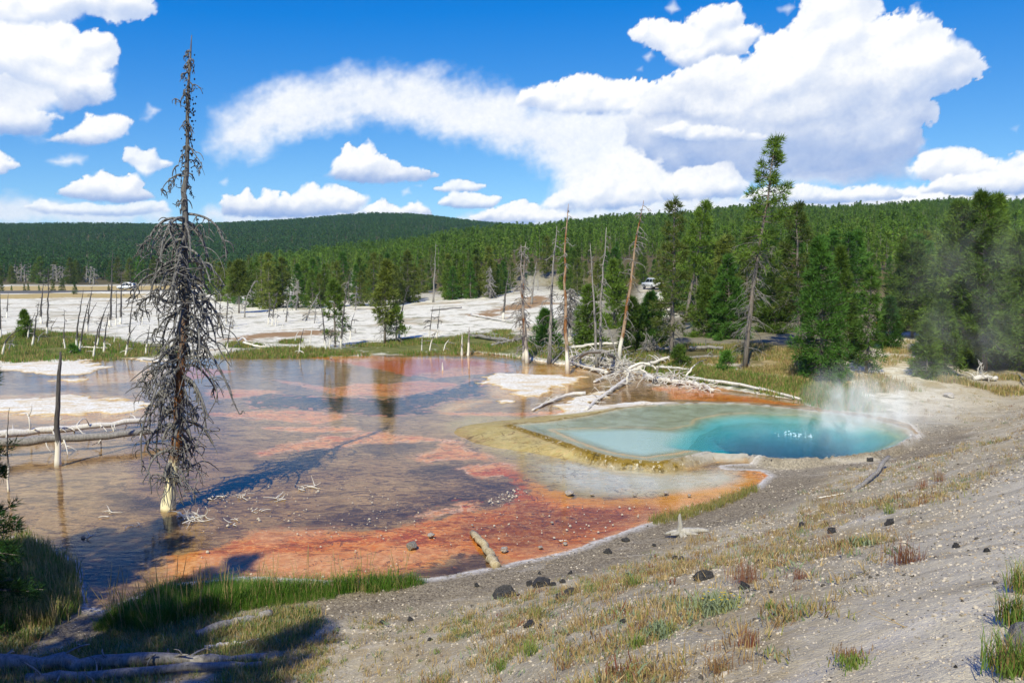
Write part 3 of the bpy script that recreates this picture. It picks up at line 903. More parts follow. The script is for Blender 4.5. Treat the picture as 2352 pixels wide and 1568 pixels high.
    soft([(1240, 470), (1290, 400), (1420, 330), (1560, 330), (1700, 420), (1700, 470), (1400, 490)], 0.95, 30, 0.93)
    cumulus([(1186, 240), (1200, 206), (1240, 194), (1285, 190), (1332, 171), (1400, 178), (1460, 184), (1520, 196), (1560, 232), (1450, 262), (1300, 262)], 90, 5, 30, 0.2, 2.0)
    # the towering mass on the right
    BIG = [(1740, 130), (1748, 92), (1800, 68), (1832, 38), (1850, -10), (1880, -60), (2005, -60), (2017, 20), (2004, 46), (2060, 38), (2100, 28), (2140, 40), (2160, 60), (2186, 64), (2192, 92), (2217, 112),
           (2257, 148), (2250, 166), (2217, 186), (2182, 192), (2122, 212), (2112, 232), (2142, 246), (2137, 272), (2112, 292), (2114, 312), (2122, 342), (2080, 372), (2000, 390), (1880, 400), (1700, 410), (1540, 400),
           (1440, 330), (1450, 262), (1500, 210), (1560, 170), (1650, 140)]
    soft([(1480, 250), (1700, 160), (1850, 40), (2000, 30), (2180, 110), (2120, 200), (2100, 340), (1950, 420), (1500, 420)], 1.0, 26, 0.86)
    cumulus([(1452, 78), (1474, 55), (1522, 44), (1562, 56), (1600, 38), (1648, 10), (1688, 4), (1706, 36), (1702, 62), (1748, 62), (1752, 82), (1722, 94), (1702, 124), (1652, 156), (1600, 170), (1530, 136), (1520, 112), (1482, 102)], 70, 5, 34, 0.4, 2.2)
    cumulus(BIG, 300, 6, 74, 0.62, 2.2)
    soft([(1470, 262), (1560, 244), (1650, 262), (1640, 290), (1540, 284), (1480, 282)], 0.75, 20, 0.25, tint=GR)  # cloud shade laid on as grey-blue patches, here and below
    soft([(1480, 318), (1570, 304), (1660, 312), (1650, 338), (1540, 336)], 0.85, 18, 0.12, tint=GR)
    soft([(1530, 196), (1620, 178), (1700, 196), (1680, 226), (1580, 226)], .45, 24, .35, tint=GR)
    soft([(1840, 196), (1940, 176), (2040, 186), (2000, 222), (1880, 226)], .42, 26, .35, tint=GR)
    soft([(1600, 120), (1660, 96), (1700, 108), (1660, 140)], .4, 20, .35, tint=GR)
    soft([(1750, 280), (1850, 262), (1900, 276), (1860, 300), (1780, 304)], 0.7, 18, 0.3, tint=GR)
    soft([(1660, 400), (1700, 340), (1860, 320), (1960, 340), (2090, 336), (2080, 410), (1980, 424), (1850, 416), (1700, 428)], 0.88, 26, 0.22, tint=GR)
    cumulus([(1500, 300), (1560, 282), (1660, 292), (1760, 312), (1740, 330), (1560, 318)], 36, 6, 22, 0.4, 3, 0.85)
    cumulus([(1500, 440), (1560, 392), (1680, 380), (1720, 420), (1700, 456), (1520, 466)], 60, 7, 34, 0.35, 3, 0.9)
    cumulus([(1250, 470), (1290, 440), (1380, 400), (1480, 410), (1520, 460), (1400, 486), (1260, 490)], 60, 7, 32, 0.3, 3, 0.9)
    cumulus([(2082, 384), (2120, 352), (2172, 336), (2232, 340), (2262, 362), (2300, 372), (2352, 346), (2450, 335), (2600, 350), (2600, 430), (2300, 420), (2100, 410)], 110, 6, 36, 0.55, 2.2)
    cumulus([(1860, 470), (1920, 440), (1990, 428), (2080, 440), (2160, 424), (2250, 436), (2330, 420), (2500, 410), (2600, 480), (1900, 490)], 90, 6, 30, 0.5, 2.4, 0.95)
    cumulus([(2120, 440), (2180, 404), (2260, 396), (2352, 384), (2500, 380), (2600, 440), (2300, 452)], 70, 6, 26, .5, 2.2)
    cumulus([(1700, 456), (1760, 430), (1850, 424), (1930, 436), (2040, 430), (2100, 452), (1900, 470)], 60, 5, 22, .5, 2.2, .95)
    soft([(1560, 330), (1700, 300), (1900, 330), (1960, 380), (1760, 400), (1600, 380)], .75, 30, .3, tint=GR)
    soft([(1940, 240), (2060, 260), (2080, 330), (1980, 330)], .5, 26, .45, tint=LO)
    # left clouds
    soft(k1([(-300, 0), (-100, -120), (900, -60), (900, 30), (640, 60), (430, 160), (500, 240), (690, 280), (650, 560), (430, 660), (330, 760), (250, 850), (-300, 850)]), 1.0, 34, 0.80)
    cumulus(k1([(-300, -150), (900, -60), (950, 50), (880, 100), (740, 130), (650, 60), (450, 90), (330, 140), (100, 160), (-300, 160)]), 90, 6, 44, 0.2, 3.2, 0.95)
    cumulus(k1([(0, 160), (180, 170), (300, 200), (390, 155), (430, 160), (500, 235), (590, 195), (680, 220), (715, 310), (690, 400), (630, 440), (690, 480), (705, 580), (620, 650), (450, 690), (380, 690), (400, 620), (330, 560), (100, 500), (-100, 400)]), 130, 6, 40, 0.3, 2.4)
    soft(k1([(-100, 420), (200, 440), (380, 520), (300, 620), (100, 640), (-100, 640)]), 0.7, 40, 0.35)
    cumulus(k1([(-200, 640), (0, 690), (200, 700), (360, 730), (300, 800), (240, 850), (0, 840), (-200, 840)]), 50, 7, 34, 0.7, 4, 0.85, 0.9)
    cumulus(k1([(290, 870), (420, 835), (520, 770), (545, 715), (620, 730), (760, 725), (825, 760), (800, 830), (660, 900), (560, 920), (400, 890)]), 60, 5, 26, 0.5, 2.6)
    soft(k1([(880, 735), (940, 690), (970, 655), (1020, 690), (980, 715), (920, 738)]), 0.75, 16, 0.9)
    soft(k1([(280, 985), (350, 978), (470, 962), (585, 985), (570, 1012), (430, 1032), (330, 1014)]), 0.85, 15, 0.9)
    cumulus(k1([(780, 995), (800, 935), (860, 915), (900, 950), (960, 940), (1000, 1000), (1065, 1022), (960, 1062), (920, 1125), (860, 1040), (800, 1012)]), 34, 5, 22, 0.3, 3.2, 0.9)
    cumulus(k1([(360, 1215), (480, 1150), (600, 1090), (640, 1065), (740, 1110), (860, 1085), (885, 1140), (880, 1170), (960, 1230), (800, 1275), (600, 1258), (450, 1245)]), 80, 5, 28, 0.55, 2.4)
    cumulus(k1([(-60, 960), (0, 950), (60, 1000), (112, 1040), (50, 1072), (-60, 1110)]), 20, 5, 20, 0.4, 2.5)
    cumulus(k1([(150, 1290), (260, 1250), (380, 1290), (520, 1270), (720, 1290), (900, 1268), (1030, 1262), (1060, 1320), (800, 1350), (300, 1350)]), 60, 4, 18, 0.5, 2.6, 0.8)
    # middle and right of the dead tree
    cumulus(k1([(1380, 1270), (1410, 1238), (1500, 1240), (1550, 1190), (1605, 1255), (1640, 1240), (1660, 1185), (1740, 1205), (1752, 1255), (1800, 1212), (1835, 1235), (1900, 1180), (1970, 1155), (2020, 1195), (2100, 1160),
                 (2165, 1185), (2300, 1240), (2200, 1340), (1900, 1370), (1400, 1350)]), 120, 4, 26, 0.6, 2.2)
    cumulus([(743, 408), (770, 368), (800, 328), (822, 344), (846, 320), (862, 350), (900, 364), (922, 384), (960, 390), (1002, 402), (980, 416), (900, 419), (800, 420)], 80, 4, 24, 0.5, 2.0)
    cumulus([(998, 434), (1050, 408), (1112, 424), (1092, 438), (1020, 442)], 24, 4, 14, 0.4, 2.4, .92)
    cumulus([(1008, 468), (1040, 438), (1100, 444), (1152, 454), (1132, 478), (1050, 480)], 30, 4, 17, 0.4, 2.4, .95)
    cumulus([(830, 480), (880, 456), (920, 478), (960, 462), (988, 480), (992, 502), (840, 502)], 34, 4, 16, 0.5, 2.4)
    cumulus([(1080, 500), (1130, 480), (1200, 458), (1262, 480), (1332, 500), (1330, 515), (1090, 515)], 36, 4, 20, 0.4, 2.6)
    for wsp in ([(924, 440), (940, 430), (946, 446), (930, 452)], [(955, 430), (975, 424), (972, 436)], [(1790, 20), (1812, 8), (1830, 16), (1810, 30)], [(1480, 130), (1500, 112), (1508, 130), (1490, 142)],
                [(1460, 160), (1480, 152), (1478, 166)], [(1690, 64), (1705, 52), (1712, 66)], [(1520, 20), (1545, 5), (1562, 24), (1540, 36)], [(500, 420), (520, 412), (524, 430)], [(2060, 300), (2072, 292), (2070, 312)], [(2320, 296), (2345, 284), (2340, 300)]):
        soft(wsp, 0.6, 10, 0.95, 0.5)
    # the sky outside the frame carries on with the same scattered heaps
    for k in range(26):
        a0 = rg.choice([-1, 1]) * rg.uniform(50, 104)
        e0 = rg.uniform(4, 40)
        w, h = rg.uniform(4, 12), rg.uniform(1.6, 4)
        P = [(R(a0 + w * math.cos(q) * rg.uniform(.7, 1.1)), R(e0 + h * math.sin(q) * (1.0 if math.sin(q) > 0 else 0.5))) for q in np.linspace(0, 6.283, 12)[:-1]]
        ae_ = ae
        ae = lambda pts: np.array(pts)
        cumulus(P, 30, 12, 90, 0.5, 8, 0.95)
        ae = ae_
    rd = 9500.0
    X = rd * np.cos(E) * np.sin(A)
    Y = rd * np.cos(E) * np.cos(A)
    Z = rd * np.sin(E)
    na, ne = A.shape
    i = (np.arange(na - 1)[:, None] * ne + np.arange(ne - 1)[None, :]).ravel()
    q = np.stack([i, i + 1, i + ne + 1, i + ne], 1)
    keep = alpha.ravel()[q].max(1) > 0.003
    q = q[keep]
    uq, inv = np.unique(q, return_inverse=True)
    mb = MB()
    mb.add(np.stack([X, Y, Z], -1).reshape(-1, 3)[uq], None, inv.reshape(-1, 4))
    t = NT('cloudy_sky')
    cl = t.attr('cloud', 'Color')
    al = t.attr('cloud', 'Alpha')
    nz = t.noise(0.011, 5, 0.62)
    nz2 = t.noise(0.030, 3, 0.6)
    edge = t.math('MULTIPLY', t.math('MULTIPLY', al, t.math('SUBTRACT', 1.0, al)), 0.7)
    a2 = t.math('ADD', al, t.math('MULTIPLY', edge, t.math('SUBTRACT', nz, 0.5)), True)
    cc = t.mix(1.0, cl, t.mix(t.ramp(t.math('ADD', nz, t.math('MULTIPLY', nz2, .5)), .55, .95), (0.93, 0.95, 0.98), (1.03, 1.03, 1.02)), 'MULTIPLY')
    em = t.n('Emission', {'Color': cc, 'Strength': 1.02})
    m = t.done(t.n('MixShader', {0: a2, 1: t.n('BsdfTransparent'), 2: em}))
    m.cycles.emission_sampling = 'NONE'
    me = mb.mesh('sky', m, True)
    at = me.attributes.new('cloud', 'FLOAT_COLOR', 'POINT')
    at.data.foreach_set('color', np.concatenate([rgb, alpha[..., None]], -1).reshape(-1, 4)[uq].astype(np.float32).ravel())
    obj('sky', me, kind='structure')
clouds()

# ------------------------------------------------------------------ plant and wood materials
def foliage_material(name, dark, light, tip=None):
    t = NT(name)
    rnd = t.n('ObjectInfo', out='Random')
    n1 = t.noise(1.1, 3, 0.6)
    n2 = t.noise(7.0, 2, 0.6)
    f = t.math('ADD', t.math('MULTIPLY', t.ramp(n1, .3, .7), 0.5), t.math('MULTIPLY', n2, 0.5))
    f = t.math('ADD', f, t.math('MULTIPLY', t.math('SUBTRACT', rnd, 0.5), 0.5), True)
    c = t.mix(f, srgb(*dark), srgb(*light))
    if tip:
        c = t.mix(t.ramp(t.noise(2.3, 3, .6), 0.66, 0.72), c, srgb(*tip))
    d = t.pbsdf(c, 0.65, 0.25)
    tr = t.n('BsdfTranslucent', {'Color': t.mix(0.5, c, srgb(120, 140, 40))})
    return t.done(t.n('MixShader', {0: 0.22, 1: d, 2: tr}))

def wood_material(name, a, b, dark=(50, 46, 44), bark=None, white_to=None, barkrange=(0.5, 0.62), white=(226, 220, 208), bark_below=None):
    t = NT(name)
    co = t.objco()
    st = t.n('Mapping', {'Vector': co, 'Scale': (9, 9, 1.1)})
    g = t.noise(2.0, 5, 0.65, co=st)
    c = t.mix(t.ramp(g, .3, .7), srgb(*a), srgb(*b))
    c = t.mix(t.math('MULTIPLY', t.ramp(t.noise(5.0, 4, .6, co=st), 0.58, 0.7), .8), c, srgb(*dark))
    if bark:
        bk = t.mix(t.ramp(t.noise(14.0, 4, .7, co=co), .35, .65), srgb(*[int(v * .55) for v in bark]), srgb(*bark))
        bf = t.ramp(t.noise(0.9, 4, .6, co=t.n('Mapping', {'Vector': co, 'Scale': (2.5, 2.5, .8)})), *barkrange)
        if bark_below:
            bf = t.math('MULTIPLY', bf, t.ramp(t.n('SeparateXYZ', {0: co}, out=2), bark_below + 1.2, bark_below - 1.2))
        c = t.mix(bf, c, bk)
    if white_to:
        z = t.n('SeparateXYZ', {0: co}, out=2)
        zz = t.math('ADD', z, t.math('MULTIPLY', t.math('SUBTRACT', t.noise(3.0, 4, .6, co=st), .5), white_to * 0.9))
        c = t.mix(t.ramp(zz, white_to * 1.08, white_to * 0.92), c, t.mix(g, srgb(*white), srgb(*[min(255, int(v * 1.06)) for v in white])))
    return t.done(t.pbsdf(c, 0.85, 0.15, t.bump(g, 0.6, 0.02)))

M_PINE = foliage_material('pine_needles', (42, 68, 26), (124, 154, 58))
M_PINEY = foliage_material('pine_needles_yellowing', (56, 74, 30), (130, 142, 62))
M_PINEB = foliage_material('pine_needles_fresh', (38, 74, 30), (100, 146, 56), None)
M_PINEO = foliage_material('pine_needles_rusty', (48, 78, 30), (104, 140, 56), (186, 104, 44))
M_FOREST = foliage_material('forest_needles', (44, 78, 28), (126, 160, 58))
M_FORESTF = foliage_material('far_forest_needles', (38, 74, 38), (84, 122, 60))
M_FORESTB = foliage_material('bright_forest_needles', (64, 92, 32), (140, 166, 66))
M_DARKPINE = foliage_material('shaded_pine_needles', (22, 52, 24), (54, 98, 38))  # darker copy of the needles, shade put into the colour
M_BARK = wood_material('pine_bark', (104, 97, 90), (146, 138, 130), (60, 54, 50), bark=(138, 104, 80), barkrange=(.56, .64))
M_GREY = wood_material('grey_dead_wood', (112, 108, 104), (168, 164, 158), (52, 50, 50))
M_CHAR = wood_material('dark_dead_wood', (62, 60, 60), (112, 108, 106), (34, 33, 34), white_to=0.75)
M_SNAG = wood_material('snag_wood', (120, 112, 106), (176, 168, 160), (66, 60, 58), bark=(150, 104, 72), white_to=0.95, barkrange=(.54, .60))
M_SNAGO = wood_material('orange_snag_wood', (140, 120, 104), (186, 160, 132), (74, 58, 50), bark=(168, 116, 72), white_to=1.35, barkrange=(.49, .56))
M_HERO = wood_material('hero_trunk_wood', (76, 75, 76), (126, 123, 120), (40, 38, 40), bark=(156, 106, 66), white_to=1.15, barkrange=(.47, .53), white=(232, 222, 186), bark_below=4.6)
M_WHITE = wood_material('bleached_wood', (196, 190, 180), (232, 228, 220), (120, 112, 104))
M_BRANCH = wood_material('dead_branch_wood', (54, 54, 57), (150, 148, 145), (32, 32, 36))
M_CONE = NT('cone').m
def flatmat(name, c, rough=.8, spec=.2, **kw):
    t = NT(name)
    return t.done(t.pbsdf(srgb(*c), rough, spec, **kw))
M_CONE = flatmat('pine_cone', (46, 42, 40))

# ------------------------------------------------------------------ generators
def unit(v):
    return v / (np.linalg.norm(v, axis=-1, keepdims=True) + 1e-9)

def tufts(mb, cen, dirs, nb, ln, wd, rg, spread=0.75):
    cen, dirs = np.asarray(cen), np.asarray(dirs)
    m = len(cen)
    if m == 0:
        return
    d = unit(dirs[:, None, :] + rg.normal(0, spread, (m, nb, 3)))
    L = ln * rg.uniform(0.65, 1.2, (m, nb, 1))
    side = unit(np.cross(d, rg.normal(0, 1, (m, nb, 3)))) * (wd * rg.uniform(.7, 1.2, (m, nb, 1)))
    o = cen[:, None, :] + d * L * 0.05
    b1, b2, tp = o - side * .5 + d * L * .25, o + side * .5 + d * L * .25, o + d * L
    v = np.stack([b1, b2, tp], 2).reshape(-1, 3)
    mb.add(v, np.arange(len(v)).reshape(-1, 3))

def curve(start, d, length, n, droop, wig, rg, curl=0.0):
    P = [np.array(start, float)]
    d = np.array(d, float)
    d /= np.linalg.norm(d) + 1e-9
    ax = rg.normal(0, 1, 3)
    ax /= np.linalg.norm(ax)
    s = length / n
    for i in range(n):
        d = d + np.array([0, 0, -droop / n]) + rg.normal(0, wig / n ** .5, 3) * .6 + np.cross(ax, d) * curl / n
        d /= np.linalg.norm(d) + 1e-9
        P.append(P[-1] + d * s)
    return np.array(P)

def path_interp(P, t):
    P = np.asarray(P)
    f = np.clip(t, 0, 1) * (len(P) - 1)
    i = np.minimum(f.astype(int) if isinstance(f, np.ndarray) else int(f), len(P) - 2)
    w = f - i
    return P[i] * (1 - w)[..., None] + P[i + 1] * w[..., None] if isinstance(f, np.ndarray) else P[i] * (1 - w) + P[i + 1] * w

def pine_meshes(H, r0, crown0, Rmax, seed, whorls=26, per=6, nb=8, tl=.32, tw=.05, tuft_m=4.0, power=.8, bend=0.0, dead=0, lean=(0, 0),
                leafmat=None, barkmat=None, thin=0.0, twigs=True, k=6, droop=.45, up=0.5):
    rg = np.random.default_rng(seed)
    nb, tw = int(nb * 1.4), tw * .62
    n = 9
    zz = np.linspace(0, 1, n)
    P = np.stack([lean[0] * zz ** 1.2 + bend * np.sin(zz * 2.6) * .5 + rg.normal(0, .006 * H, n) * (zz > 0) * (zz < 1), lean[1] * zz ** 1.2 + rg.normal(0, .005 * H, n) * (zz > 0) * (zz < 1), H * zz - .15 * (zz == 0)], 1)
    tr, cr, dd = MB(), MB(), MB()
    tr.tube(P, r0 * (1 - zz) ** .85 + .012, k)
    cs, ds = [], []
    for w in range(whorls):
        t = crown0 + (1 - crown0) * ((w + rg.uniform(-.4, .4)) / whorls)
        t = min(max(t, .02), .985)
        c = (t - crown0) / (1 - crown0)
        rad = Rmax * (max(1 - c, 0) ** power) * (0.55 + .45 * min(1, c * 6)) + .10
        for b in range(per):
            if rg.random() < thin:
                continue
            ph = rg.uniform(0, 2 * np.pi)
            L = rad * rg.uniform(.55, 1.12)
            el = up * (c - .35) + rg.normal(0, .12)
            st = path_interp(P, t)
            d = np.array([np.cos(ph) * np.cos(el), np.sin(ph) * np.cos(el), np.sin(el)])
            Q = curve(st, d, L, 4, -0.35 if c > .3 else droop * .3, .18, rg)
            if twigs:
                tr.tube(Q, np.linspace(.018 + .012 * L, .006, 5), 3, False)
            m = max(3, int(L * tuft_m))
            u_ = rg.uniform(.30, 1.0, m) ** .8
            pts = path_interp(Q, u_)
            out = unit(Q[-1] - Q[0])
            sd_ = np.cross(out, [0, 0, 1.0])
            off = rg.normal(0, 1, m) * .20 * L * (1.15 - u_)
            pts = pts + sd_ * off[:, None] + np.array([0, 0, 1]) * rg.normal(0.02, .08 * min(L, 1.2), m)[:, None]
            cs.append(pts)
            ds.append(out * .7 + np.array([0, 0, .45]) + sd_ * np.sign(off)[:, None] * .35)
    cs.append(np.array([path_interp(P, q) for q in np.linspace(.94, 1.0, 6)]))
    ds.append(np.tile([0, 0, 1.0], (6, 1)))
    tufts(cr, np.vstack(cs), np.vstack(ds), nb, tl, tw, rg)
    for b in range(dead):
        t = rg.uniform(.08, crown0 + .12)
        ph = rg.uniform(0, 2 * np.pi)
        L = Rmax * rg.uniform(.4, 1.0)
        st = path_interp(P, t)
        Q = curve(st, [np.cos(ph), np.sin(ph), rg.uniform(-.1, .5)], L, 6, 1.3, .35, rg, rg.normal(0, .6))
        dd.tube(Q, np.linspace(.024, .006, 7), 3, False)
        for s_ in range(rg.integers(2, 6)):
            q = path_interp(Q, rg.uniform(.3, .95))
            dd.tube(curve(q, [np.cos(ph) + rg.normal(0, .8), np.sin(ph) + rg.normal(0, .8), rg.normal(-.3, .5)], L * rg.uniform(.2, .5), 4, .8, .4, rg, rg.normal(0, 1)), np.linspace(.012, .004, 5), 3, False)
    out = [('trunk', tr.mesh('pine_trunk', barkmat or M_BARK)), ('crown', cr.mesh('pine_crown', leafmat or M_PINE, False))]
    if dead:
        out.append(('dead_branches', dd.mesh('pine_dead_branches', M_GREY)))
    return out

def pine(base, parts, label, group=None, name='pine_tree', rz=0.0, sc=1.0, cat='tree'):
    t = thing(name, base, label, cat, group, rz, sc)
    for nm, me in parts:
        obj(nm, me, t, kind='stuff' if nm == 'dead_branches' else None)
    return t

def px_pine(bx, by, tx, ty, halfw, label, seed, group=None, crown0=.05, y=None, name='pine_tree', **kw):
    b = gp(bx, by) if y is None else at_depth(bx, by, y)
    top = at_depth(tx, ty, b[1])
    Hh = top[2] - b[2]
    rm = 1.12 * halfw / FPX * b[1]
    kw.setdefault('r0', max(.05, .016 * Hh))
    kw.setdefault('lean', (top[0] - b[0], 0))
    r0 = kw.pop('r0')
    return pine(b, pine_meshes(Hh, r0, crown0, rm, seed, **kw), label, group, name)

def snag(base, P, r0, label, seed, group=None, mat=None, nbr=14, blen=.8, t0=.15, t1=.97, droop=1.6, curl=.8, sub=2, bmat=None, name='dead_tree', rmin=.02, k=6, taper=.9, wmin=.00062):
    """a standing dead tree: P is the trunk path in the world, the first point on the ground"""
    rg = np.random.default_rng(seed)
    P = np.asarray(P, float) - np.asarray(base)
    P[0, 2] -= .12
    m = 12
    tt = np.linspace(0, 1, m)
    # smooth the few given points
    seg = np.r_[0, np.cumsum(np.linalg.norm(np.diff(P, axis=0), axis=1))]
    seg /= seg[-1]
    Q = np.stack([np.interp(tt, seg, P[:, i]) for i in range(3)], 1)
    for _ in range(2):
        Q[1:-1] = .25 * Q[:-2] + .5 * Q[1:-1] + .25 * Q[2:]
    Lg = np.linalg.norm(P[-1] - P[0])
    Q[1:-1] += rg.normal(0, .004 * Lg, (m - 2, 3))
    t = thing(name, base, label, 'dead tree', group)
    tr = MB()
    rad = r0 * (1 - tt) ** taper + rmin
    rad[0] *= 1.35
    tr.tube(Q, rad, k)
    obj('trunk', tr.mesh('snag_trunk', mat or M_SNAG), t)
    if nbr:
        br = MB()
        few = nbr <= 9
        for b in range(nbr):
            u_ = rg.uniform(t0, t1)
            ph = rg.uniform(0, 2 * np.pi)
            L = blen * rg.uniform(.25, 1.1) * (1.05 - .6 * u_)
            st = path_interp(Q, u_)
            B = curve(st, [np.cos(ph), np.sin(ph), rg.uniform(-.1, .7)], L, 6, droop, .25, rg, rg.normal(0, curl))
            w = max(.012, r0 * .16, wmin * base[1])
            br.tube(B, np.linspace(w, w * .45, 7), 3, False)
            for s_ in range(sub):
                q = path_interp(B, rg.uniform(.25, .95))
                br.tube(curve(q, [np.cos(ph) + rg.normal(0, 1), np.sin(ph) + rg.normal(0, 1), rg.normal(-.2, .5)], L * rg.uniform(.25, .55), 4, droop * .7, .4, rg, rg.normal(0, curl * 1.5)), np.linspace(w * .7, w * .4, 5), 3, False)
            if few:
                obj('branch', br.mesh('snag_branch', bmat or M_GREY), t)
                br = MB()
        if not few:
            obj('twigs', br.mesh('snag_twigs', bmat or M_GREY), t, kind='stuff')
    return t

def px_path(pts, y=None, dys=None):
    """trunk path from print points, all at the depth of the first one"""
    b = gp(*pts[0]) if y is None else at_depth(pts[0][0], pts[0][1], y)
    P = [b]
    for i, (x, yy) in enumerate(pts[1:]):
        P.append(at_depth(x, yy, b[1] + (dys[i] if dys else 0)))
    return b, np.array(P)

def px_snag(pts, label, seed, w=6, y=None, **kw):
    b, P = px_path(pts, y)
    return snag(b, P, w * .5 / FPX * b[1], label, seed, **kw)

# ------------------------------------------------------------------ scattering of uncountable things
def scatter(name, pts, variants, label, cat, rot=None, scl=None, tilt=None, idx=None, seed=0):
    rg = np.random.default_rng(seed)
    n = len(pts)
    me = bpy.data.meshes.new(name)
    me.vertices.add(n)
    me.vertices.foreach_set('co', np.asarray(pts, np.float32).ravel())
    def at(nm, typ, arr, key='value'):
        a = me.attributes.new(nm, typ, 'POINT')
        a.data.foreach_set(key, np.asarray(arr).ravel())
    r3 = np.zeros((n, 3), np.float32)
    r3[:, 2] = rg.uniform(0, 6.283, n) if rot is None else rot
    if tilt is not None:
        r3[:, :2] = rg.normal(0, tilt, (n, 2))
    at('rot', 'FLOAT_VECTOR', r3, 'vector')
    at('scl', 'FLOAT', (np.ones(n) if scl is None else scl).astype(np.float32))
    at('idx', 'INT', (rg.integers(0, len(variants), n) if idx is None else idx).astype(np.int32))
    me.update()
    o = obj(name, me, label=label, cat=cat, kind='stuff')
    ng = bpy.data.node_groups.new(name + '_scatter', 'GeometryNodeTree')
    ng.interface.new_socket('Geometry', in_out='INPUT', socket_type='NodeSocketGeometry')
    ng.interface.new_socket('Geometry', in_out='OUTPUT', socket_type='NodeSocketGeometry')
    N, L = ng.nodes, ng.links
    gi, go = N.new('NodeGroupInput'), N.new('NodeGroupOutput')
    jn = N.new('GeometryNodeJoinGeometry')
    def named(nm, typ):
        a = N.new('GeometryNodeInputNamedAttribute')
        a.data_type = typ
        a.inputs['Name'].default_value = nm
        return a.outputs[0]
    ro, sc_, ix = named('rot', 'FLOAT_VECTOR'), named('scl', 'FLOAT'), named('idx', 'INT')
    for k_, var in enumerate(variants):
        ip = N.new('GeometryNodeInstanceOnPoints')
        oi = N.new('GeometryNodeObjectInfo')
        oi.inputs['Object'].default_value = var
        cmpn = N.new('FunctionNodeCompare')
        cmpn.data_type = 'INT'
        cmpn.operation = 'EQUAL'
        L.new(ix, cmpn.inputs[2])
        cmpn.inputs[3].default_value = k_
        L.new(gi.outputs[0], ip.inputs['Points'])
        L.new(cmpn.outputs[0], ip.inputs['Selection'])
        L.new(oi.outputs['Geometry'], ip.inputs['Instance'])
        L.new(ro, ip.inputs['Rotation'])
        L.new(sc_, ip.inputs['Scale'])
        L.new(ip.outputs[0], jn.inputs[0])
    L.new(jn.outputs[0], go.inputs[0])
    md = o.modifiers.new('scatter', 'NODES')
    md.node_group = ng
    return o

def proto(name, me):                                # a source shape for scattering, not placed in the scene itself
    return bpy.data.objects.new(name, me)

# ------------------------------------------------------------------ forests on the hills
def far_tree(seed, H, Rm, n, nb, tl, tw, mat, dead=False, tier=True):
    rg = np.random.default_rng(seed)
    mb = MB()
    z = rg.uniform(.12, 1, n) ** .85
    rad = Rm * (1.04 - z) ** .75 * rg.uniform(.35, 1.0, n)
    ph = rg.uniform(0, 6.283, n)
    cen = np.stack([rad * np.cos(ph), rad * np.sin(ph), z * H], 1)
    di = np.stack([np.cos(ph), np.sin(ph), np.full(n, .55)], 1)
    tufts(mb, cen, di, nb, tl, tw, rg, .55)
    tufts(mb, [[0, 0, H * .93]] * 3, [[0, 0, 1.0]] * 3, 3, H * .09, .3, rg, .12)
    me = mb.mesh('far_tree', mat, False)
    tb = MB()
    tb.tube([[0, 0, -1], [0, 0, H * .5], [0, 0, H * .97]], [.16, .1, .03], 3, False)
    me2 = tb.mesh('x', M_BARK)
    # join the stem as second material
    import bmesh
    bm = bmesh.new()
    bm.from_mesh(me)
    nf = len(bm.faces)
    bm.from_mesh(me2)
    bm.faces.ensure_lookup_table()
    for f in bm.faces[nf:]:
        f.material_index = 1
    bm.to_mesh(me)
    bm.free()
    me.materials.append(M_BARK)
    return me

def far_snag(seed, H):
    rg = np.random.default_rng(seed)
    mb = MB()
    mb.tube([[0, 0, -1], [0, 0, H * .5], [rg.normal(0, .4), 0, H]], [.2, .14, .04], 4, False)
    for b in range(14):
        z = rg.uniform(.3, .95) * H
        ph = rg.uniform(0, 6.28)
        mb.tube(curve([0, 0, z], [np.cos(ph), np.sin(ph), .1], 1.3 * (1.1 - z / H), 3, 1.2, .2, rg), [.05, .035, .02, .01], 3, False)
    return mb.mesh('far_snag', M_GREY)

NEARF = [proto('ridge_pine', far_tree(100 + i, h_, w_, n_, 5, 1.15, .36, m_)) for i, (h_, w_, n_, m_) in enumerate(((12.5, 2.0, 95, M_FOREST), (14.5, 1.6, 80, M_FOREST), (10.5, 2.5, 95, M_FORESTB), (12, 2.3, 70, M_FOREST), (8.5, 2.1, 70, M_FORESTB)))]
NEARF.append(proto('ridge_snag', far_snag(5, 11)))
FARF = [proto('hill_pine', far_tree(120 + i, 12.5, 2.1, 40, 4, 1.7, .75, M_FORESTF)) for i in range(4)]
FARF.append(proto('hill_snag', far_snag(6, 11)))
_rg = np.random.default_rng(5)
def polar_pts(n, a0, a1, r0, r1):
    a = _rg.uniform(R(a0), R(a1), n)
    r = np.sqrt(_rg.uniform(r0 * r0, r1 * r1, n))
    return a, r
a, r = polar_pts(36000, -30, 42, 160, 1030)
Dc = np.interp(a, _dx, _DC)
Df = np.interp(a, _dx, _DF)
k = (r < Dc + 14) & (r > Df + np.where(a > R(13), 12, 55))
k &= _rg.random(len(a)) < np.clip(.55 + .45 * (r / Dc), 0, 1)
a, r = a[k], r[k]
x, y = r * np.sin(a), r * np.cos(a)
z1, z2 = hills_z(x, y)
k = z1 >= np.maximum(z2, base_land(x, y, np.full(x.shape, 50.0))) - .5
x, y, r = x[k], y[k], r[k]
z = height(x, y, False)
ix = _rg.integers(0, 5, len(x))
ix[_rg.random(len(x)) < .045] = 5
scatter('ridge_forest', np.stack([x, y, z], 1), NEARF, 'dense green pine forest covering the long ridge behind the flats', 'forest',
        scl=_rg.uniform(.40, .78, len(x)) * (0.88 + .24 * vnoise(x / 40, y / 40, 4)), idx=ix)
a, r = polar_pts(23000, -42, 6, 420, 1925)
k = (r > 800) | (_rg.random(len(a)) < .6)
a, r = a[k], r[k]
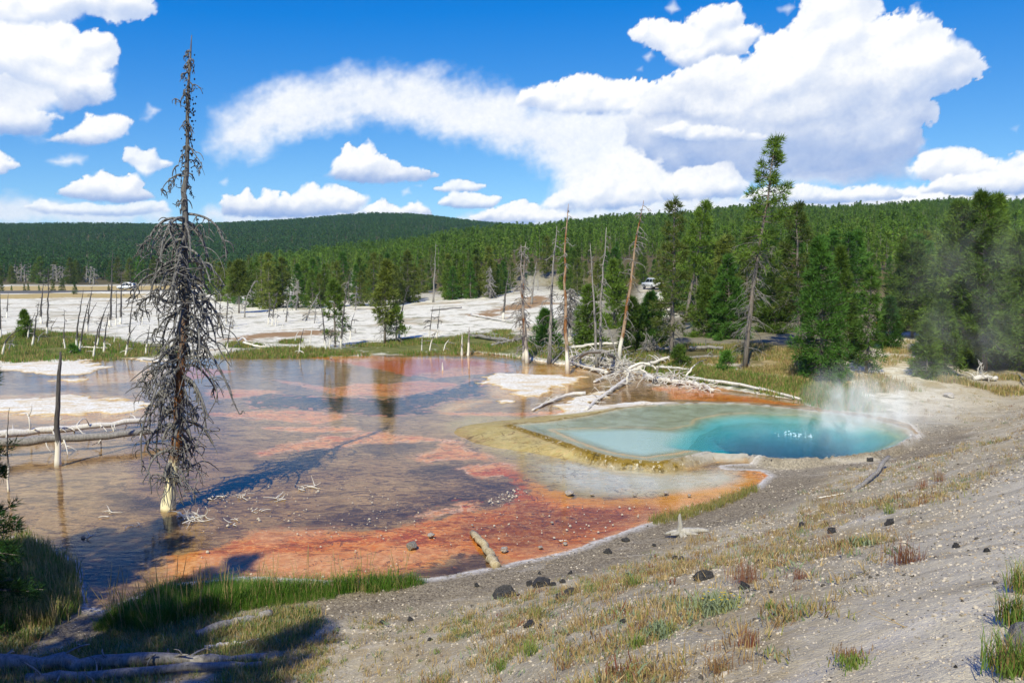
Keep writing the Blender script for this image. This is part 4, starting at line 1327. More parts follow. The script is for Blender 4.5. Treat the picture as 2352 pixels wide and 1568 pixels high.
x, y = r * np.sin(a), r * np.cos(a)
z1, z2 = hills_z(x, y)
k = (z2 >= z1 - 2) | ((r > 480) & (a < R(-16)))
k &= ~((r < 640) & (vnoise(x / 60, y / 60, 8) < .42))
x, y = x[k], y[k]
z = height(x, y, False)
ix = _rg.integers(0, 4, len(x))
ix[_rg.random(len(x)) < .05] = 4
scatter('hill_forest', np.stack([x, y, z], 1), FARF, 'dark pine forest covering the low rounded hill at far left', 'forest', scl=_rg.uniform(.65, 1.12, len(x)), idx=ix)

# ------------------------------------------------------------------ pine belt at the foot of the ridge: individual trees
BELT = [pine_meshes(10, .14, .02, 2.3, 200 + i, whorls=22, per=6, nb=6, tl=.62, tw=.19, tuft_m=3.4, power=.7, k=5,
                    leafmat=[M_PINE, M_PINEB, M_PINEY][i % 3]) for i in range(6)]
BELTS = pine_meshes(10, .15, .30, 1.9, 231, whorls=16, per=4, nb=6, tl=.55, tw=.13, tuft_m=2.6, thin=.3, dead=14, k=5, leafmat=M_PINEY)
first = {}
def belt(px, py, topy, kind, label, group, rz=None, y=None, name='pine_tree', wide=1.0):
    b = gp(px, py) if y is None else np.array([(px - CX) / FPX * y, y, float(height((px - CX) / FPX * y, y))])
    Hh = (at_depth(px, topy, b[1])[2] - b[2]) if topy is not None else 10.0
    s = Hh / 10.0
    parts = BELTS if kind == 6 else BELT[kind]
    rz = random.uniform(0, 6.28) if rz is None else rz
    if kind not in first:
        first[kind] = pine(b, parts, label, group, name, rz, s)
        return first[kind]
    return dup(first[kind], b, label, rz, (s * wide, s * wide, s), group)

# ------------------------------------------------------------------ the tall dead tree standing in the hot water
def hero_tree():
    b = gp(388, 1170)
    b[2] = 0.0
    m = b[1] / FPX
    tp = [(388, 1176, 37), (391, 1150, 31), (395, 1120, 27), (400, 1080, 25), (410, 1020, 24), (418, 960, 23), (428, 850, 21), (438, 760, 19), (445, 660, 18), (448, 560, 17), (452, 500, 16), (450, 455, 15), (447, 440, 14),
          (455, 400, 12), (460, 340, 10), (465, 270, 9), (470, 200, 7), (474, 140, 5), (477, 92, 2)]
    Pz = np.array([((x - 388) * m, 0.06 * math.sin(y * .02), (1170 - y) * m) for x, y, w in tp])
    rad = np.array([w * (.5 if y > 560 else .42) * m for x, y, w in tp])
    t = thing('dead_tree', b, 'tall dead tree with drooping tangled branches and white base standing in the hot water', 'dead tree')
    mb = MB()
    zz = np.linspace(0, 1, 60)
    Pt = np.stack([np.interp(zz * (len(tp) - 1), range(len(tp)), Pz[:, i]) for i in range(3)], 1)
    rt = np.interp(zz * (len(tp) - 1), range(len(tp)), rad)
    rg = np.random.default_rng(3)
    mb.tube(Pt, rt * rg.uniform(.94, 1.06, 60), 14)
    obj('trunk', mb.mesh('hero_trunk', M_HERO), t)
    def trunk_at(py):
        return np.array([np.interp(-py, [-q[1] for q in tp], Pz[:, i]) for i in range(3)])
    def add_branch(Q, r0, ntw, twl, seed, green=False):
        g = np.random.default_rng(seed)
        mbb = MB()
        n = len(Q)
        mbb.tube(Q, np.linspace(r0 * 1.15, r0 * .38, n), 5, False)
        out = unit(Q[-1] - Q[0])
        for k in range(ntw):
            u_ = g.uniform(.18, 1.0)
            q = path_interp(Q, u_)
            d = out * g.uniform(-.2, 1.0) + g.normal(0, .7, 3) + np.array([0, 0, g.uniform(-.2, .8)])
            L = twl * g.uniform(.4, 1.6)
            Tq = curve(q, d, L, 9, g.uniform(1.8, 3.8), .28, g, g.normal(0, 4.2))
            rr = g.uniform(.012, .026)
            mbb.tube(Tq, np.linspace(rr, rr * .45, 10), 3, False)
            for s_ in range(g.integers(0, 3)):
                q2 = path_interp(Tq, g.uniform(.3, .95))
                mbb.tube(curve(q2, g.normal(0, 1, 3), L * g.uniform(.3, .7), 5, 2.0, .4, g, g.normal(0, 3.2)), np.linspace(rr * .7, rr * .3, 6), 3, False)
        obj('branch', mbb.mesh('hero_branch', M_BRANCH), t)
    def L_of(py):
        return np.interp(py, [110, 200, 330, 380, 440, 470, 490, 560, 640, 700, 790, 880, 960, 1020, 1090], [.08, .18, .30, .55, .62, .30, 1.02, .98, .98, .90, .95, .90, .76, .68, .40])
    sd_ = 0
    for py in np.concatenate([np.linspace(1085, 500, 88), np.linspace(470, 340, 13), np.linspace(335, 125, 17)]):
        sd_ += 1
        g = np.random.default_rng(900 + sd_)
        py = py + g.uniform(-9, 9)
        ph = g.uniform(0, 2 * np.pi)
        L = L_of(py) * g.uniform(.5, 1.75)
        st = trunk_at(py)
        if py > 480:
            el, dr = g.uniform(.0, .8), g.uniform(2.2, 3.6)
        else:
            el, dr = g.uniform(-.1, .5), g.uniform(1.8, 3.0)
        Q = curve(st, [np.cos(ph), np.sin(ph) * .9, el], L, 10, dr, .22, g, g.normal(0, .5))
        big = py > 480
        add_branch(Q, (.044 if big else .015) * g.uniform(.6, 1.25), int(g.uniform(2, 12) if big else g.uniform(3, 6)), g.uniform(.3, .75) if big else .24, 2000 + sd_)
    def pxq(pts, dy=0.0):
        P = np.array([((x - 388) * m, dy * i / (len(pts) - 1), (1170 - y) * m) for i, (x, y) in enumerate(pts)])
        k = np.linspace(0, len(P) - 1, 14)
        Q = np.stack([np.interp(k, range(len(P)), P[:, i]) for i in range(3)], 1)
        Q[1:-1] = .25 * Q[:-2] + .5 * Q[1:-1] + .25 * Q[2:]
        return Q
    for i, (pts, r0, nt, tl, dy) in enumerate((
            ([(440, 776), (470, 778), (492, 796), (520, 832), (543, 880), (552, 908), (570, 944)], .040, 7, .28, -.3),
            ([(452, 488), (476, 490), (503, 498), (530, 518), (545, 556), (548, 590)], .034, 12, .4, -.2),
            ([(450, 505), (428, 496), (404, 504), (382, 530), (374, 556), (352, 562)], .040, 12, .4, -.35),
            ([(449, 520), (432, 510), (408, 516), (392, 548), (388, 590)], .034, 10, .4, -.5),
            ([(450, 520), (452, 548), (440, 590), (446, 640)], .036, 8, .4, -.6),
            ([(424, 880), (392, 886), (360, 920), (344, 966), (338, 1010), (342, 1072)], .036, 10, .35, -.3),
            ([(428, 862), (402, 870), (384, 900), (366, 940)], .034, 10, .4, -.6),
            ([(432, 800), (400, 828), (372, 846), (340, 880)], .036, 12, .5, -.5),
            ([(440, 690), (410, 690), (372, 670), (346, 690), (336, 730)], .036, 14, .45, -.2),
            ([(440, 640), (400, 618), (362, 630), (342, 660), (340, 690)], .040, 14, .4, -.4),
            ([(446, 610), (470, 640), (492, 680), (498, 740)], .036, 14, .45, -.4),
            ([(436, 740), (462, 752), (470, 800), (486, 870)], .032, 12, .4, -.5),
            ([(428, 850), (450, 870), (476, 900), (494, 960), (484, 1000)], .030, 12, .4, -.4),
            ([(414, 990), (430, 1000), (446, 1020), (458, 1062)], .024, 5, .25, -.4),
            ([(405, 1085), (416, 1092), (428, 1104)], .022, 2, .12, -.25),
            ([(460, 330), (475, 350), (490, 372), (497, 384), (484, 396)], .014, 6, .16, -.1),
            ([(455, 405), (437, 400), (418, 412), (404, 430), (402, 448)], .018, 9, .22, -.1))):
        add_branch(pxq(pts, dy), r0, nt, tl, 4000 + i)
    cn = MB()
    g = np.random.default_rng(77)
    ico = np.array([(1, 0, 0), (-1, 0, 0), (0, 1, 0), (0, -1, 0), (0, 0, 1.3), (0, 0, -1.3)])
    itr = [(0, 2, 4), (2, 1, 4), (1, 3, 4), (3, 0, 4), (2, 0, 5), (1, 2, 5), (3, 1, 5), (0, 3, 5)]
    for k in range(170):
        py = g.choice([g.uniform(130, 400), g.uniform(220, 330), g.uniform(500, 640)], p=[.55, .25, .2])
        c = trunk_at(py) + g.normal(0, 1, 3) * np.array([.07, .07, .05]) * (1 + 3.5 * (py > 400)) + np.array([.04, 0, 0])
        cn.add(c + ico * g.uniform(.016, .028), itr)
    obj('cone', cn.mesh('cones', M_CONE), t, kind='stuff')
    # fresh tufts caught on the lower branches
    return t
hero_tree()

# ------------------------------------------------------------------ standing dead trees
SL = lambda pts: [(x * .1648, 574 + y * .1648) for x, y in pts]
LEFT = [
    ([(10, 1225), (0, 600)], 5, 'bare dead tree cut by the left edge of the photo in the flats', 8, M_CHAR),
    ([(95, 968), (105, 780), (115, 600)], 4, 'short straight black snag on white flats near the left edge', 4, M_CHAR),
    ([(30, 1468), (60, 1300), (140, 1180), (275, 1108)], 5, 'black dead tree bent into a low arch in the grass at far left', 6, M_CHAR),
    ([(114, 1405), (150, 1290), (222, 1190)], 3, 'thin pale snag curving beside the arched black tree', 6, M_GREY),
    ([(450, 1335), (490, 1050), (548, 715)], 5, 'leaning dark snag with white foot just right of the small green pine', 18, M_CHAR),
    ([(380, 1245), (405, 1090), (492, 870)], 4, 'thin dark snag leaning out from behind the small green pine', 8, M_CHAR),
    ([(582, 1035), (563, 850), (612, 390)], 6, 'tall dark snag with forked foot on the white flats at left', 10, M_CHAR),
    ([(652, 1185), (665, 800), (672, 250)], 5, 'tall straight slender snag left of the white minivan', 16, M_CHAR),
    ([(908, 1372), (882, 1200), (906, 1000), (890, 820)], 3, 'very thin snag with crooked white foot in the left grass', 10, M_CHAR),
    ([(1066, 1378), (1086, 1000), (1160, 540)], 5, 'slightly leaning dark snag, left one of a close pair', 8, M_CHAR),
    ([(1096, 1435), (1160, 1050), (1230, 760), (1270, 600)], 5, 'long leaning dark snag, right one of a close pair', 8, M_CHAR),
    ([(1215, 1132), (1240, 800), (1290, 500)], 4, 'upright twiggy snag behind the leaning pair', 14, M_CHAR),
    ([(1200, 1150), (1240, 920), (1355, 725)], 3, 'thin snag leaning right at the foot of the twiggy snag', 6, M_CHAR),
    ([(1295, 1495), (1350, 1150), (1440, 890)], 5, 'black snag with white foot bending right beside the pool edge', 6, M_CHAR),
    ([(1345, 1365), (1400, 1040), (1470, 830), (1530, 690)], 4, 'long thin black snag bending right behind the pool edge', 9, M_CHAR),
    ([(1440, 1420), (1480, 1050), (1520, 860)], 5, 'stout black snag with pale foot below the tallest snag', 10, M_CHAR),
    ([(1536, 1075), (1553, 500), (1565, 0)], 6, 'tallest bare snag of the left flats reaching up to the hill', 26, M_CHAR),
    ([(1616, 1055), (1626, 520)], 3, 'slim dark snag just right of the tallest left snag', 8, M_CHAR),
    ([(1677, 1035), (1690, 600), (1700, 300)], 6, 'dark snag with broad white foot standing in front of the minivan', 14, M_CHAR),
    ([(1745, 1480), (1790, 1230), (1830, 1130), (1905, 1050)], 5, 'black snag with orange and white foot bowing right near the pool edge', 5, M_CHAR),
    ([(1795, 1285), (1820, 900), (1880, 540)], 4, 'thin leaning snag under the back of the minivan', 14, M_CHAR),
    ([(1584, 1305), (1602, 1200), (1620, 1130)], 3, 'short bleached white stem alone on pale ground', 0, M_WHITE),
    ([(2025, 1448), (2060, 1200), (2092, 1040)], 4, 'dark snag just left of the tall dead tree near the pool edge', 6, M_CHAR),
    ([(520, 1305), (545, 1200), (660, 1120)], 3, 'pale thin stem arching over the left grass', 5, M_GREY),
    ([(1985, 1035), (1998, 690)], 3, 'thin upright snag left of the tall dead tree on the flats', 8, M_CHAR),
    ([(690, 1155), (725, 1050), (800, 945)], 2.5, 'hair thin grey stem bending right on the left flats', 4, M_GREY),
    ([(1670, 1380), (1668, 1300)], 3, 'small pale stub in the grass near the pool edge', 0, M_GREY)]
for i, (pts, w, lab, nb, mt) in enumerate(LEFT):
    px_snag(SL(pts), lab, 300 + i, w * 1.0, mat=mt, wmin=.0004, nbr=nb, blen=.8, sub=1, droop=.7, curl=.4, bmat=M_CHAR if mt is M_CHAR else M_GREY, rmin=.012, group='bare snags on the left flats')
SM = lambda pts: [(459 + x * .2563, 459 + y * .2563) for x, y in pts]
MIDDLE = [
    ([(170, 1145), (180, 1000), (192, 870)], 3, 'thin dark snag just right of the tall dead tree', 8, M_CHAR),
    ([(232, 1133), (245, 980), (252, 830)], 5, 'twiggy grey snag among the pale flats right of the tall dead tree', 22, M_CHAR),
    ([(235, 1385), (262, 1180), (292, 1000)], 4, 'dark leaning snag rising from the near shore grass, first right of the tall tree', 5, M_CHAR),
    ([(290, 1155), (298, 1040)], 6, 'short stout grey stub on the flats', 3, M_GREY),
    ([(402, 1055), (410, 900), (470, 760), (520, 718)], 4, 'bowed grey snag with hanging twigs at the edge of the pine belt', 24, M_GREY),
    ([(612, 1113), (624, 980), (640, 870)], 4, 'grey snag with white foot left of the bent pair', 12, M_CHAR),
    ([(645, 1123), (662, 980), (702, 820)], 4, 'bent grey snag with white foot on the middle flats', 12, M_CHAR),
    ([(677, 1133), (690, 980)], 4, 'bleached white upright stub beside the bent grey snag', 2, M_WHITE),
    ([(770, 1093), (788, 930), (830, 830), (885, 735)], 4, 'grey snag with long drooping branches in front of the pine belt', 26, M_GREY),
    ([(950, 1085), (985, 980), (1080, 815)], 4, 'slanting grey snag with combed twigs in front of the pines', 16, M_GREY),
    ([(1026, 1103), (1040, 960), (1052, 860)], 3, 'thin grey snag with white foot right of the slanting one', 8, M_GREY),
    ([(1042, 1100), (1050, 1040)], 3, 'tiny white twig like stub on the flats', 0, M_WHITE),
    ([(1132, 1353), (1108, 1100), (1075, 880)], 5, 'black snag leaning left at the grassy shore beside a sparse pine', 4, M_CHAR),
    ([(1156, 1333), (1175, 1220), (1192, 1150)], 5, 'short thick black stem leaning right at the grassy shore', 3, M_CHAR),
    ([(1265, 1335), (1290, 980), (1330, 740), (1355, 630)], 6, 'tall dark snag with side branches right of the sparse shore pine', 16, M_CHAR),
    ([(1347, 1250), (1356, 1100), (1386, 1010)], 4, 'forked snag with long white foot on the flats', 4, M_CHAR),
    ([(845, 1283), (862, 1220), (888, 1168)], 4, 'short white stem leaning right in front of a brown stream', 0, M_WHITE),
    ([(885, 1385), (898, 1270), (932, 1150)], 4, 'black stem with white foot leaning right at the pool edge', 3, M_CHAR),
    ([(985, 1285), (1000, 1180), (1015, 1122)], 4, 'white stem with dark tip right of the brown stream', 0, M_WHITE),
    ([(1782, 1245), (1810, 980), (1872, 770)], 5, 'dark snag leaning right with broken top beside the two shore pines', 14, M_CHAR),
    ([(2050, 1245), (2070, 1100), (2090, 950)], 3, 'thin dark snag, left one of two by the white slope', 4, M_CHAR),
    ([(2122, 1233), (2138, 1080), (2152, 950)], 3, 'thin dark snag, right one of two by the white slope', 6, M_CHAR),
    ([(1986, 1363), (1992, 1240)], 4, 'short white post like stub at the far pool edge', 0, M_WHITE),
    ([(2055, 1363), (2075, 1260), (2122, 1180)], 4, 'white footed stem curving up to the right at the far pool edge', 4, M_SNAG),
    ([(2182, 1353), (2200, 1290), (2234, 1250)], 4, 'short white footed stem leaning right at the far pool edge', 2, M_SNAG),
    ([(2092, 915), (2105, 640), (2115, 380)], 5, 'tall pale branchless snag standing before the pines at the white slope', 10, M_GREY),
    ([(1391, 1192), (1392, 1155)], 9, 'grey tree stump on the white flats', 0, M_GREY),
    ([(207, 1160), (208, 1125)], 7, 'dark tree stump on the flats right of the tall dead tree', 0, M_CHAR),
    ([(738, 1155), (742, 1095)], 4, 'small white stub on the flats', 0, M_WHITE),
    ([(862, 990), (875, 850), (880, 725)], 3, 'silvery dead pine with hanging twigs against the green belt', 40, M_GREY),
    ([(1390, 1000), (1400, 880), (1405, 770)], 3, 'small silvery dead pine behind the tall dark shore snag', 30, M_GREY)]
for i, (pts, w, lab, nb, mt) in enumerate(MIDDLE):
    px_snag(SM(pts), lab, 340 + i, w * .8, mat=mt, nbr=nb, blen=1.1, sub=2, droop=1.1, curl=.7, bmat=M_CHAR if mt is M_CHAR and nb < 15 else M_GREY, rmin=.012, group='bare snags on the middle flats')
SR = lambda pts: [(976 + x * .2563, 459 + y * .2563) for x, y in pts]
CENTRE = [
    ([(915, 1468), (893, 1200), (875, 900), (866, 650), (860, 400)], 9, 'straight spiky snag with split white foot and dense grey twigs', 64, M_SNAG, 1.25),
    ([(885, 1440), (884, 1100), (876, 800), (890, 560), (906, 375)], 7, 'snag crossing behind the spiky one with hanging grey twigs and forked top', 60, M_SNAG, 1.25),
    ([(1113, 1468), (1125, 1100), (1140, 700), (1165, 400), (1182, 235)], 8, 'grey snag with drooping side branches and white foot between the two tall ones', 44, M_GREY, 1.2),
    ([(1280, 1562), (1263, 1150), (1248, 700), (1252, 400), (1286, 35)], 9, 'tallest centre snag with orange bark and pure white foot in the shallows', 40, M_SNAGO, 1.0),
    ([(1543, 1505), (1520, 1000), (1500, 650), (1480, 390)], 6, 'slender grey snag with white foot, left one of a pair at the log pile', 22, M_GREY, .8),
    ([(1564, 1485), (1572, 1050), (1590, 700), (1626, 245)], 6, 'slender grey snag leaning right with fine twigs, right of the log pile pair', 50, M_GREY, .9),
    ([(1742, 1435), (1800, 1050), (1850, 700), (1895, 320), (1962, 5)], 9, 'reddish snag leaning right above the log pile with whiskery top', 54, M_SNAGO, 1.3),
    ([(702, 1075), (718, 850), (757, 612)], 5, 'single dark snag bending right on the white slope', 8, M_CHAR, .5),
    ([(955, 935), (972, 750), (1002, 550)], 5, 'grey snag with white foot beside the orange runoff', 12, M_GREY, .6),
    ([(330, 1393), (334, 1200)], 5, 'white post like stump in the water at the grassy edge, left of a pair', 4, M_WHITE, .4),
    ([(386, 1393), (392, 1260), (397, 1135)], 6, 'white stump with a thin spire at the grassy edge, right of a pair', 6, M_SNAG, .4),
    ([(160, 1525), (156, 1455)], 5, 'tiny white stub poking from the pink water', 0, M_WHITE, .2),
    ([(1012, 800), (1014, 640)], 2.5, 'far thin pale trunk behind the steam vent', 2, M_GREY, .3),
    ([(1735, 1495), (1715, 1350), (1640, 1150), (1600, 1050)], 4, 'thin grey stem leaning left behind the log pile', 14, M_GREY, .6),
    ([(585, 885), (582, 740), (585, 595)], 6, 'ghostly silver dead pine with hanging twigs on the white slope', 70, M_GREY, 1.5),
    ([(1290, 1230), (1300, 1000), (1305, 780)], 8, 'dark dead spruce with dense drooping twigs behind the orange snag', 150, M_CHAR, 2.3),
    ([(1110, 1290), (1106, 1150), (1098, 1010)], 8, 'short dead pine with grey twig crown behind the grey snag', 90, M_GREY, 1.2)]
for i, (pts, w, lab, nb, mt, bl) in enumerate(CENTRE):
    px_snag(SR(pts), lab, 380 + i, w, mat=mt, nbr=nb, blen=bl, sub=3, droop=1.5, curl=1.1, rmin=.014, t0=.1, k=8, group='dead snags at the centre', taper=.8)
# ghostly dead stand before the far hill
GL = lambda x: min([(27, 'the first small meadow pine'), (41, 'the black arched snag top'), (60, 'the twin meadow pines'), (75, 'the leaning white footed snag'), (90, 'the pale meadow pine'), (110, 'the slender snag'), (122, 'the narrow cone pine'), (143, 'the broad cone pine'), (158, 'the crooked thin snag'), (172, 'the verge pine'), (201, 'the forked foot snag'), (212, 'the twiggy upright snag')], key=lambda q: abs(q[0] - x))
for i, (x, by, ty) in enumerate([(34, 641, 606), (40, 642, 612), (48, 643, 604), (57, 644, 608), (64, 642, 603), (70, 643, 609), (77, 642, 607), (84, 644, 613), (92, 643, 620), (121, 645, 606), (130, 644, 607), (139, 646, 611),
                                  (143, 646, 612), (98, 645, 618), (152, 646, 616), (161, 646, 618), (198, 646, 611), (206, 648, 612), (215, 650, 616)]):
    px_snag([(x, by + 3), (x + random.uniform(-2, 4), ty)], '%s silvery dead tree of the far ghost stand, %s %s' % ('tall' if by - ty > 36 else 'short' if by - ty < 31 else 'middling', 'above' if abs(x - GL(x)[0]) < 4 else 'left of' if x < GL(x)[0] else 'right of', GL(x)[1]), 420 + i, 4, nbr=26, blen=3.0, sub=1, droop=.9, curl=.3, mat=M_GREY, rmin=.04, group='ghost stand before the far hill')

# ------------------------------------------------------------------ living pines, one by one
px_pine(1711, 849, 1787, 321, 62, 'tallest pine leaning right with bare grey lower trunk and tufted top against the clouds', 501, crown0=.46, whorls=24, per=5, nb=11, tl=.42, tw=.085, tuft_m=4.4, power=.62, dead=110, thin=.12, r0=.15, bend=-.25, barkmat=M_BARK, k=10)
px_pine(1838, 812, 1832, 470, 66, 'dark sparse pine standing behind the tallest pine', 502, crown0=.30, y=52, whorls=26, per=6, nb=8, tl=.42, tw=.085, tuft_m=5.5, power=.7, dead=46, thin=.2, leafmat=M_PINEY)
px_pine(1891, 872, 1880, 553, 74, 'broad bushy bright green pine reaching the ground by the steaming pool', 503, crown0=.02, whorls=36, per=9, nb=8, tl=.36, tw=.075, tuft_m=5.2, power=.78, leafmat=M_PINEB, up=1.1)
px_pine(1932, 850, 1930, 572, 52, 'narrow green pine close behind the broad bushy one', 504, crown0=.04, whorls=32, per=8, nb=8, tl=.36, tw=.08, tuft_m=7, leafmat=M_PINE, up=.8, y=46)
px_pine(1990, 858, 2002, 620, 42, 'young open pine with rusty orange needles beside the pale trail', 505, crown0=.10, whorls=20, per=5, nb=8, tl=.34, tw=.08, tuft_m=6.5, leafmat=M_PINEO, dead=14, up=.9)
px_pine(1542, 822, 1552, 458, 44, 'sparse patchy pine with reddish trunk behind the log pile', 506, crown0=.16, whorls=26, per=6, nb=8, tl=.40, tw=.09, tuft_m=5.5, power=.5, thin=.25, dead=36, leafmat=M_PINEY, r0=.15)
px_pine(1574, 735, 1625, 466, 38, 'leaning pine with pale trunk and dark tufted top', 507, crown0=.42, whorls=20, per=6, nb=8, tl=.5, tw=.11, tuft_m=5.5, power=.6, thin=.15, dead=26, y=66)
px_pine(1677, 815, 1673, 592, 56, 'dense rounded pine left of the tallest pine', 508, crown0=.04, whorls=30, per=8, nb=8, tl=.42, tw=.09, tuft_m=7, leafmat=M_PINEB, up=.8, y=58)
px_pine(1625, 812, 1622, 640, 46, 'dense dark pine behind the fallen branches', 509, crown0=.03, whorls=26, per=8, nb=8, tl=.42, tw=.09, tuft_m=6.5, up=.7, y=60)
px_pine(1496, 792, 1494, 676, 44, 'bushy low pine right of the leaning reddish snag', 510, crown0=.03, whorls=22, per=8, nb=8, tl=.42, tw=.09, tuft_m=6.5, leafmat=M_PINEB, up=.7)
px_pine(1455, 800, 1450, 690, 38, 'bushy low pine left of the leaning reddish snag', 511, crown0=.03, whorls=20, per=8, nb=8, tl=.42, tw=.09, tuft_m=6, up=.7)
px_pine(1355, 795, 1352, 660, 40, 'mid green pine filling the gap right of the orange snag', 512, crown0=.03, whorls=22, per=8, nb=8, tl=.44, tw=.10, tuft_m=6, up=.7)
px_pine(1412, 790, 1408, 600, 40, 'tall green pine between the slender snag pair and the leaning snag', 513, crown0=.08, whorls=26, per=7, nb=8, tl=.46, tw=.11, tuft_m=5.5, up=.7, y=72)
px_pine(1668, 853, 1668, 812, 22, 'small green seedling pine left of the tallest trunk', 514, crown0=.0, whorls=10, per=7, nb=8, tl=.26, tw=.06, tuft_m=8, leafmat=M_PINEB, up=.9)
px_pine(1562, 846, 1560, 800, 24, 'small dark bushy pine at the foot of the sparse reddish pine', 515, crown0=.0, whorls=11, per=8, nb=8, tl=.28, tw=.06, tuft_m=8, up=.9)
px_pine(1928, 888, 1930, 862, 11, 'tiny pine seedling at the foot of the broad bushy pine', 516, crown0=.0, whorls=6, per=6, nb=7, tl=.2, tw=.05, tuft_m=9, leafmat=M_PINEB)
px_pine(1256, 795, 1252, 716, 36, 'low bushy green pine behind the grey snag', 517, crown0=.0, whorls=15, per=8, nb=8, tl=.40, tw=.09, tuft_m=6.5, leafmat=M_PINEB, up=.8)
px_pine(2128, 868, 2130, 745, 34, 'young pine with open foot right of the pale trail', 518, crown0=.06, whorls=18, per=7, nb=8, tl=.34, tw=.075, tuft_m=7, up=.8)
px_pine(2095, 775, 2094, 560, 66, 'round headed dark pine left of the big right hand group', 519, crown0=.12, whorls=30, per=8, nb=8, tl=.46, tw=.10, tuft_m=6.5, power=.55)
px_pine(2215, 835, 2206, 470, 92, 'big spreading pine at the left of the right hand group', 520, crown0=.06, whorls=38, per=9, nb=8, tl=.42, tw=.09, tuft_m=6.5, power=.62, up=.6)
px_pine(2262, 844, 2256, 446, 72, 'tallest pine of the right hand group with pointed top', 521, crown0=.12, whorls=40, per=8, nb=8, tl=.42, tw=.09, tuft_m=6.2, power=.7, y=43, up=.7)
px_pine(2288, 842, 2290, 450, 60, 'second pointed pine of the right hand group with pale upper trunk', 522, crown0=.16, whorls=38, per=8, nb=8, tl=.42, tw=.09, tuft_m=6, power=.7, y=46, up=.7)
px_pine(2345, 850, 2340, 540, 70, 'dark pine at the right edge of the photo', 523, crown0=.06, whorls=34, per=8, nb=8, tl=.42, tw=.09, tuft_m=6.2, power=.6)
px_pine(2165, 858, 2166, 700, 44, 'leafy low pine in front of the right hand group', 524, crown0=.02, whorls=22, per=8, nb=8, tl=.36, tw=.08, tuft_m=6.8, up=.8)
px_pine(2040, 800, 2044, 690, 30, 'small rounded green pine behind the young rusty one', 525, crown0=.03, whorls=18, per=8, nb=8, tl=.40, tw=.09, tuft_m=6.5, leafmat=M_PINEB)
px_pine(1780, 800, 1776, 610, 46, 'shaded pine between the tallest pine and the bushy one', 526, crown0=.05, whorls=26, per=8, nb=8, tl=.44, tw=.10, tuft_m=6, y=62)
px_pine(884, 789, 888, 602, 29, 'full pine with bare spire standing at the grassy far shore', 530, crown0=.28, whorls=26, per=7, nb=8, tl=.46, tw=.11, tuft_m=4.2, power=.75, thin=.2, dead=40, leafmat=M_PINEY)
px_pine(909, 788, 912, 706, 24, 'small dying pine right of the full shore pine', 531, crown0=.25, whorls=16, per=6, nb=7, tl=.36, tw=.09, tuft_m=5, thin=.3, dead=20)
px_pine(770, 797, 766, 646, 34, 'sparse pine with clumps low on its trunk at the far shore', 532, crown0=.22, whorls=18, per=5, nb=8, tl=.44, tw=.11, tuft_m=5, thin=.4, dead=26)
px_pine(549, 720, 549, 602, 30, 'open pine with thin trunk standing on the flats right of the tall dead tree', 533, crown0=.4, whorls=18, per=6, nb=8, tl=.7, tw=.18, tuft_m=3.6, dead=16, leafmat=M_PINEY)
px_pine(57, 778, 57, 717, 17, 'lone small green pine among the left snags', 534, crown0=.06, whorls=18, per=6, nb=8, tl=.34, tw=.09, tuft_m=6.5, up=1.0)
px_pine(167, 812, 168, 797, 13, 'very small green bush like pine in the left grass', 535, crown0=.0, whorls=5, per=6, nb=7, tl=.3, tw=.08, tuft_m=7, leafmat=M_PINEB)
# young pines along the far road
for i, (x, by, h, lab) in enumerate([(4, 671, 28, 'dark pine at the left edge of the photo by the road'), (27, 670, 14, 'first small pine from the left on the yellow meadow'), (56, 669, 17, 'left half of the twin pines on the yellow meadow'),
                                     (65, 669, 18, 'right half of the twin pines on the yellow meadow'), (90, 669, 14, 'small pale pine on the yellow meadow between the twins and the cone shaped ones'), (122, 670, 28, 'narrow cone shaped pine by the far road'),
                                     (143, 670, 31, 'broad cone shaped pine by the far road'), (172, 675, 25, 'pine standing on the near verge of the far road'), (250, 669, 15, 'small dark pine left of the white minivan')]):
    belt(x, by, by - h, i % 6, lab, 'young pines along the far road', wide=1.25)

# the belt of pines below the ridge
FRONT = [(470, 668), (500, 690), (540, 700), (600, 713), (760, 709), (880, 705), (962, 696), (968, 670), (1014, 668), (1020, 690), (1060, 687), (1110, 688), (1170, 668), (1200, 650), (1260, 648), (1300, 668), (1340, 690), (1430, 690), (1436, 664), (1530, 662),
         (1540, 700), (1600, 730), (1700, 742), (1800, 742), (1960, 742), (1966, 680), (2010, 660), (2085, 662), (2100, 745), (2200, 782), (2352, 790)]
_fx_, _fy_ = np.array(FRONT).T
placed = []
LANDMARK = [(520, 'the leaning shore snag'), (549, 'the open pine'), (610, 'the bent snag'), (660, 'the drooping snag'), (720, 'the slanting snag'), (766, 'the sparse shore pine'), (805, 'the tall dark shore snag'),
            (888, 'the full shore pine'), (938, 'the broken snag'), (998, 'the pale branchless snag'), (1060, 'the white post stumps'), (1125, 'the ghostly pine'), (1165, 'the single bending snag'), (1205, 'the spiky snag'),
            (1270, 'the drooping grey snag'), (1303, 'the tallest centre snag'), (1362, 'the slender snag pair'), (1440, 'the reddish snag'), (1548, 'the patchy pine'), (1600, 'the leaning pine'), (1673, 'the dense rounded pine'),
            (1745, 'the tallest pine'), (1832, 'the dark sparse pine'), (1885, 'the broad bushy pine'), (1930, 'the narrow pine'), (2000, 'the rusty pine'), (2094, 'the round headed pine'), (2130, 'the open footed pine'),
            (2206, 'the big spreading pine'), (2256, 'the pointed pine'), (2340, 'the right edge pine')]
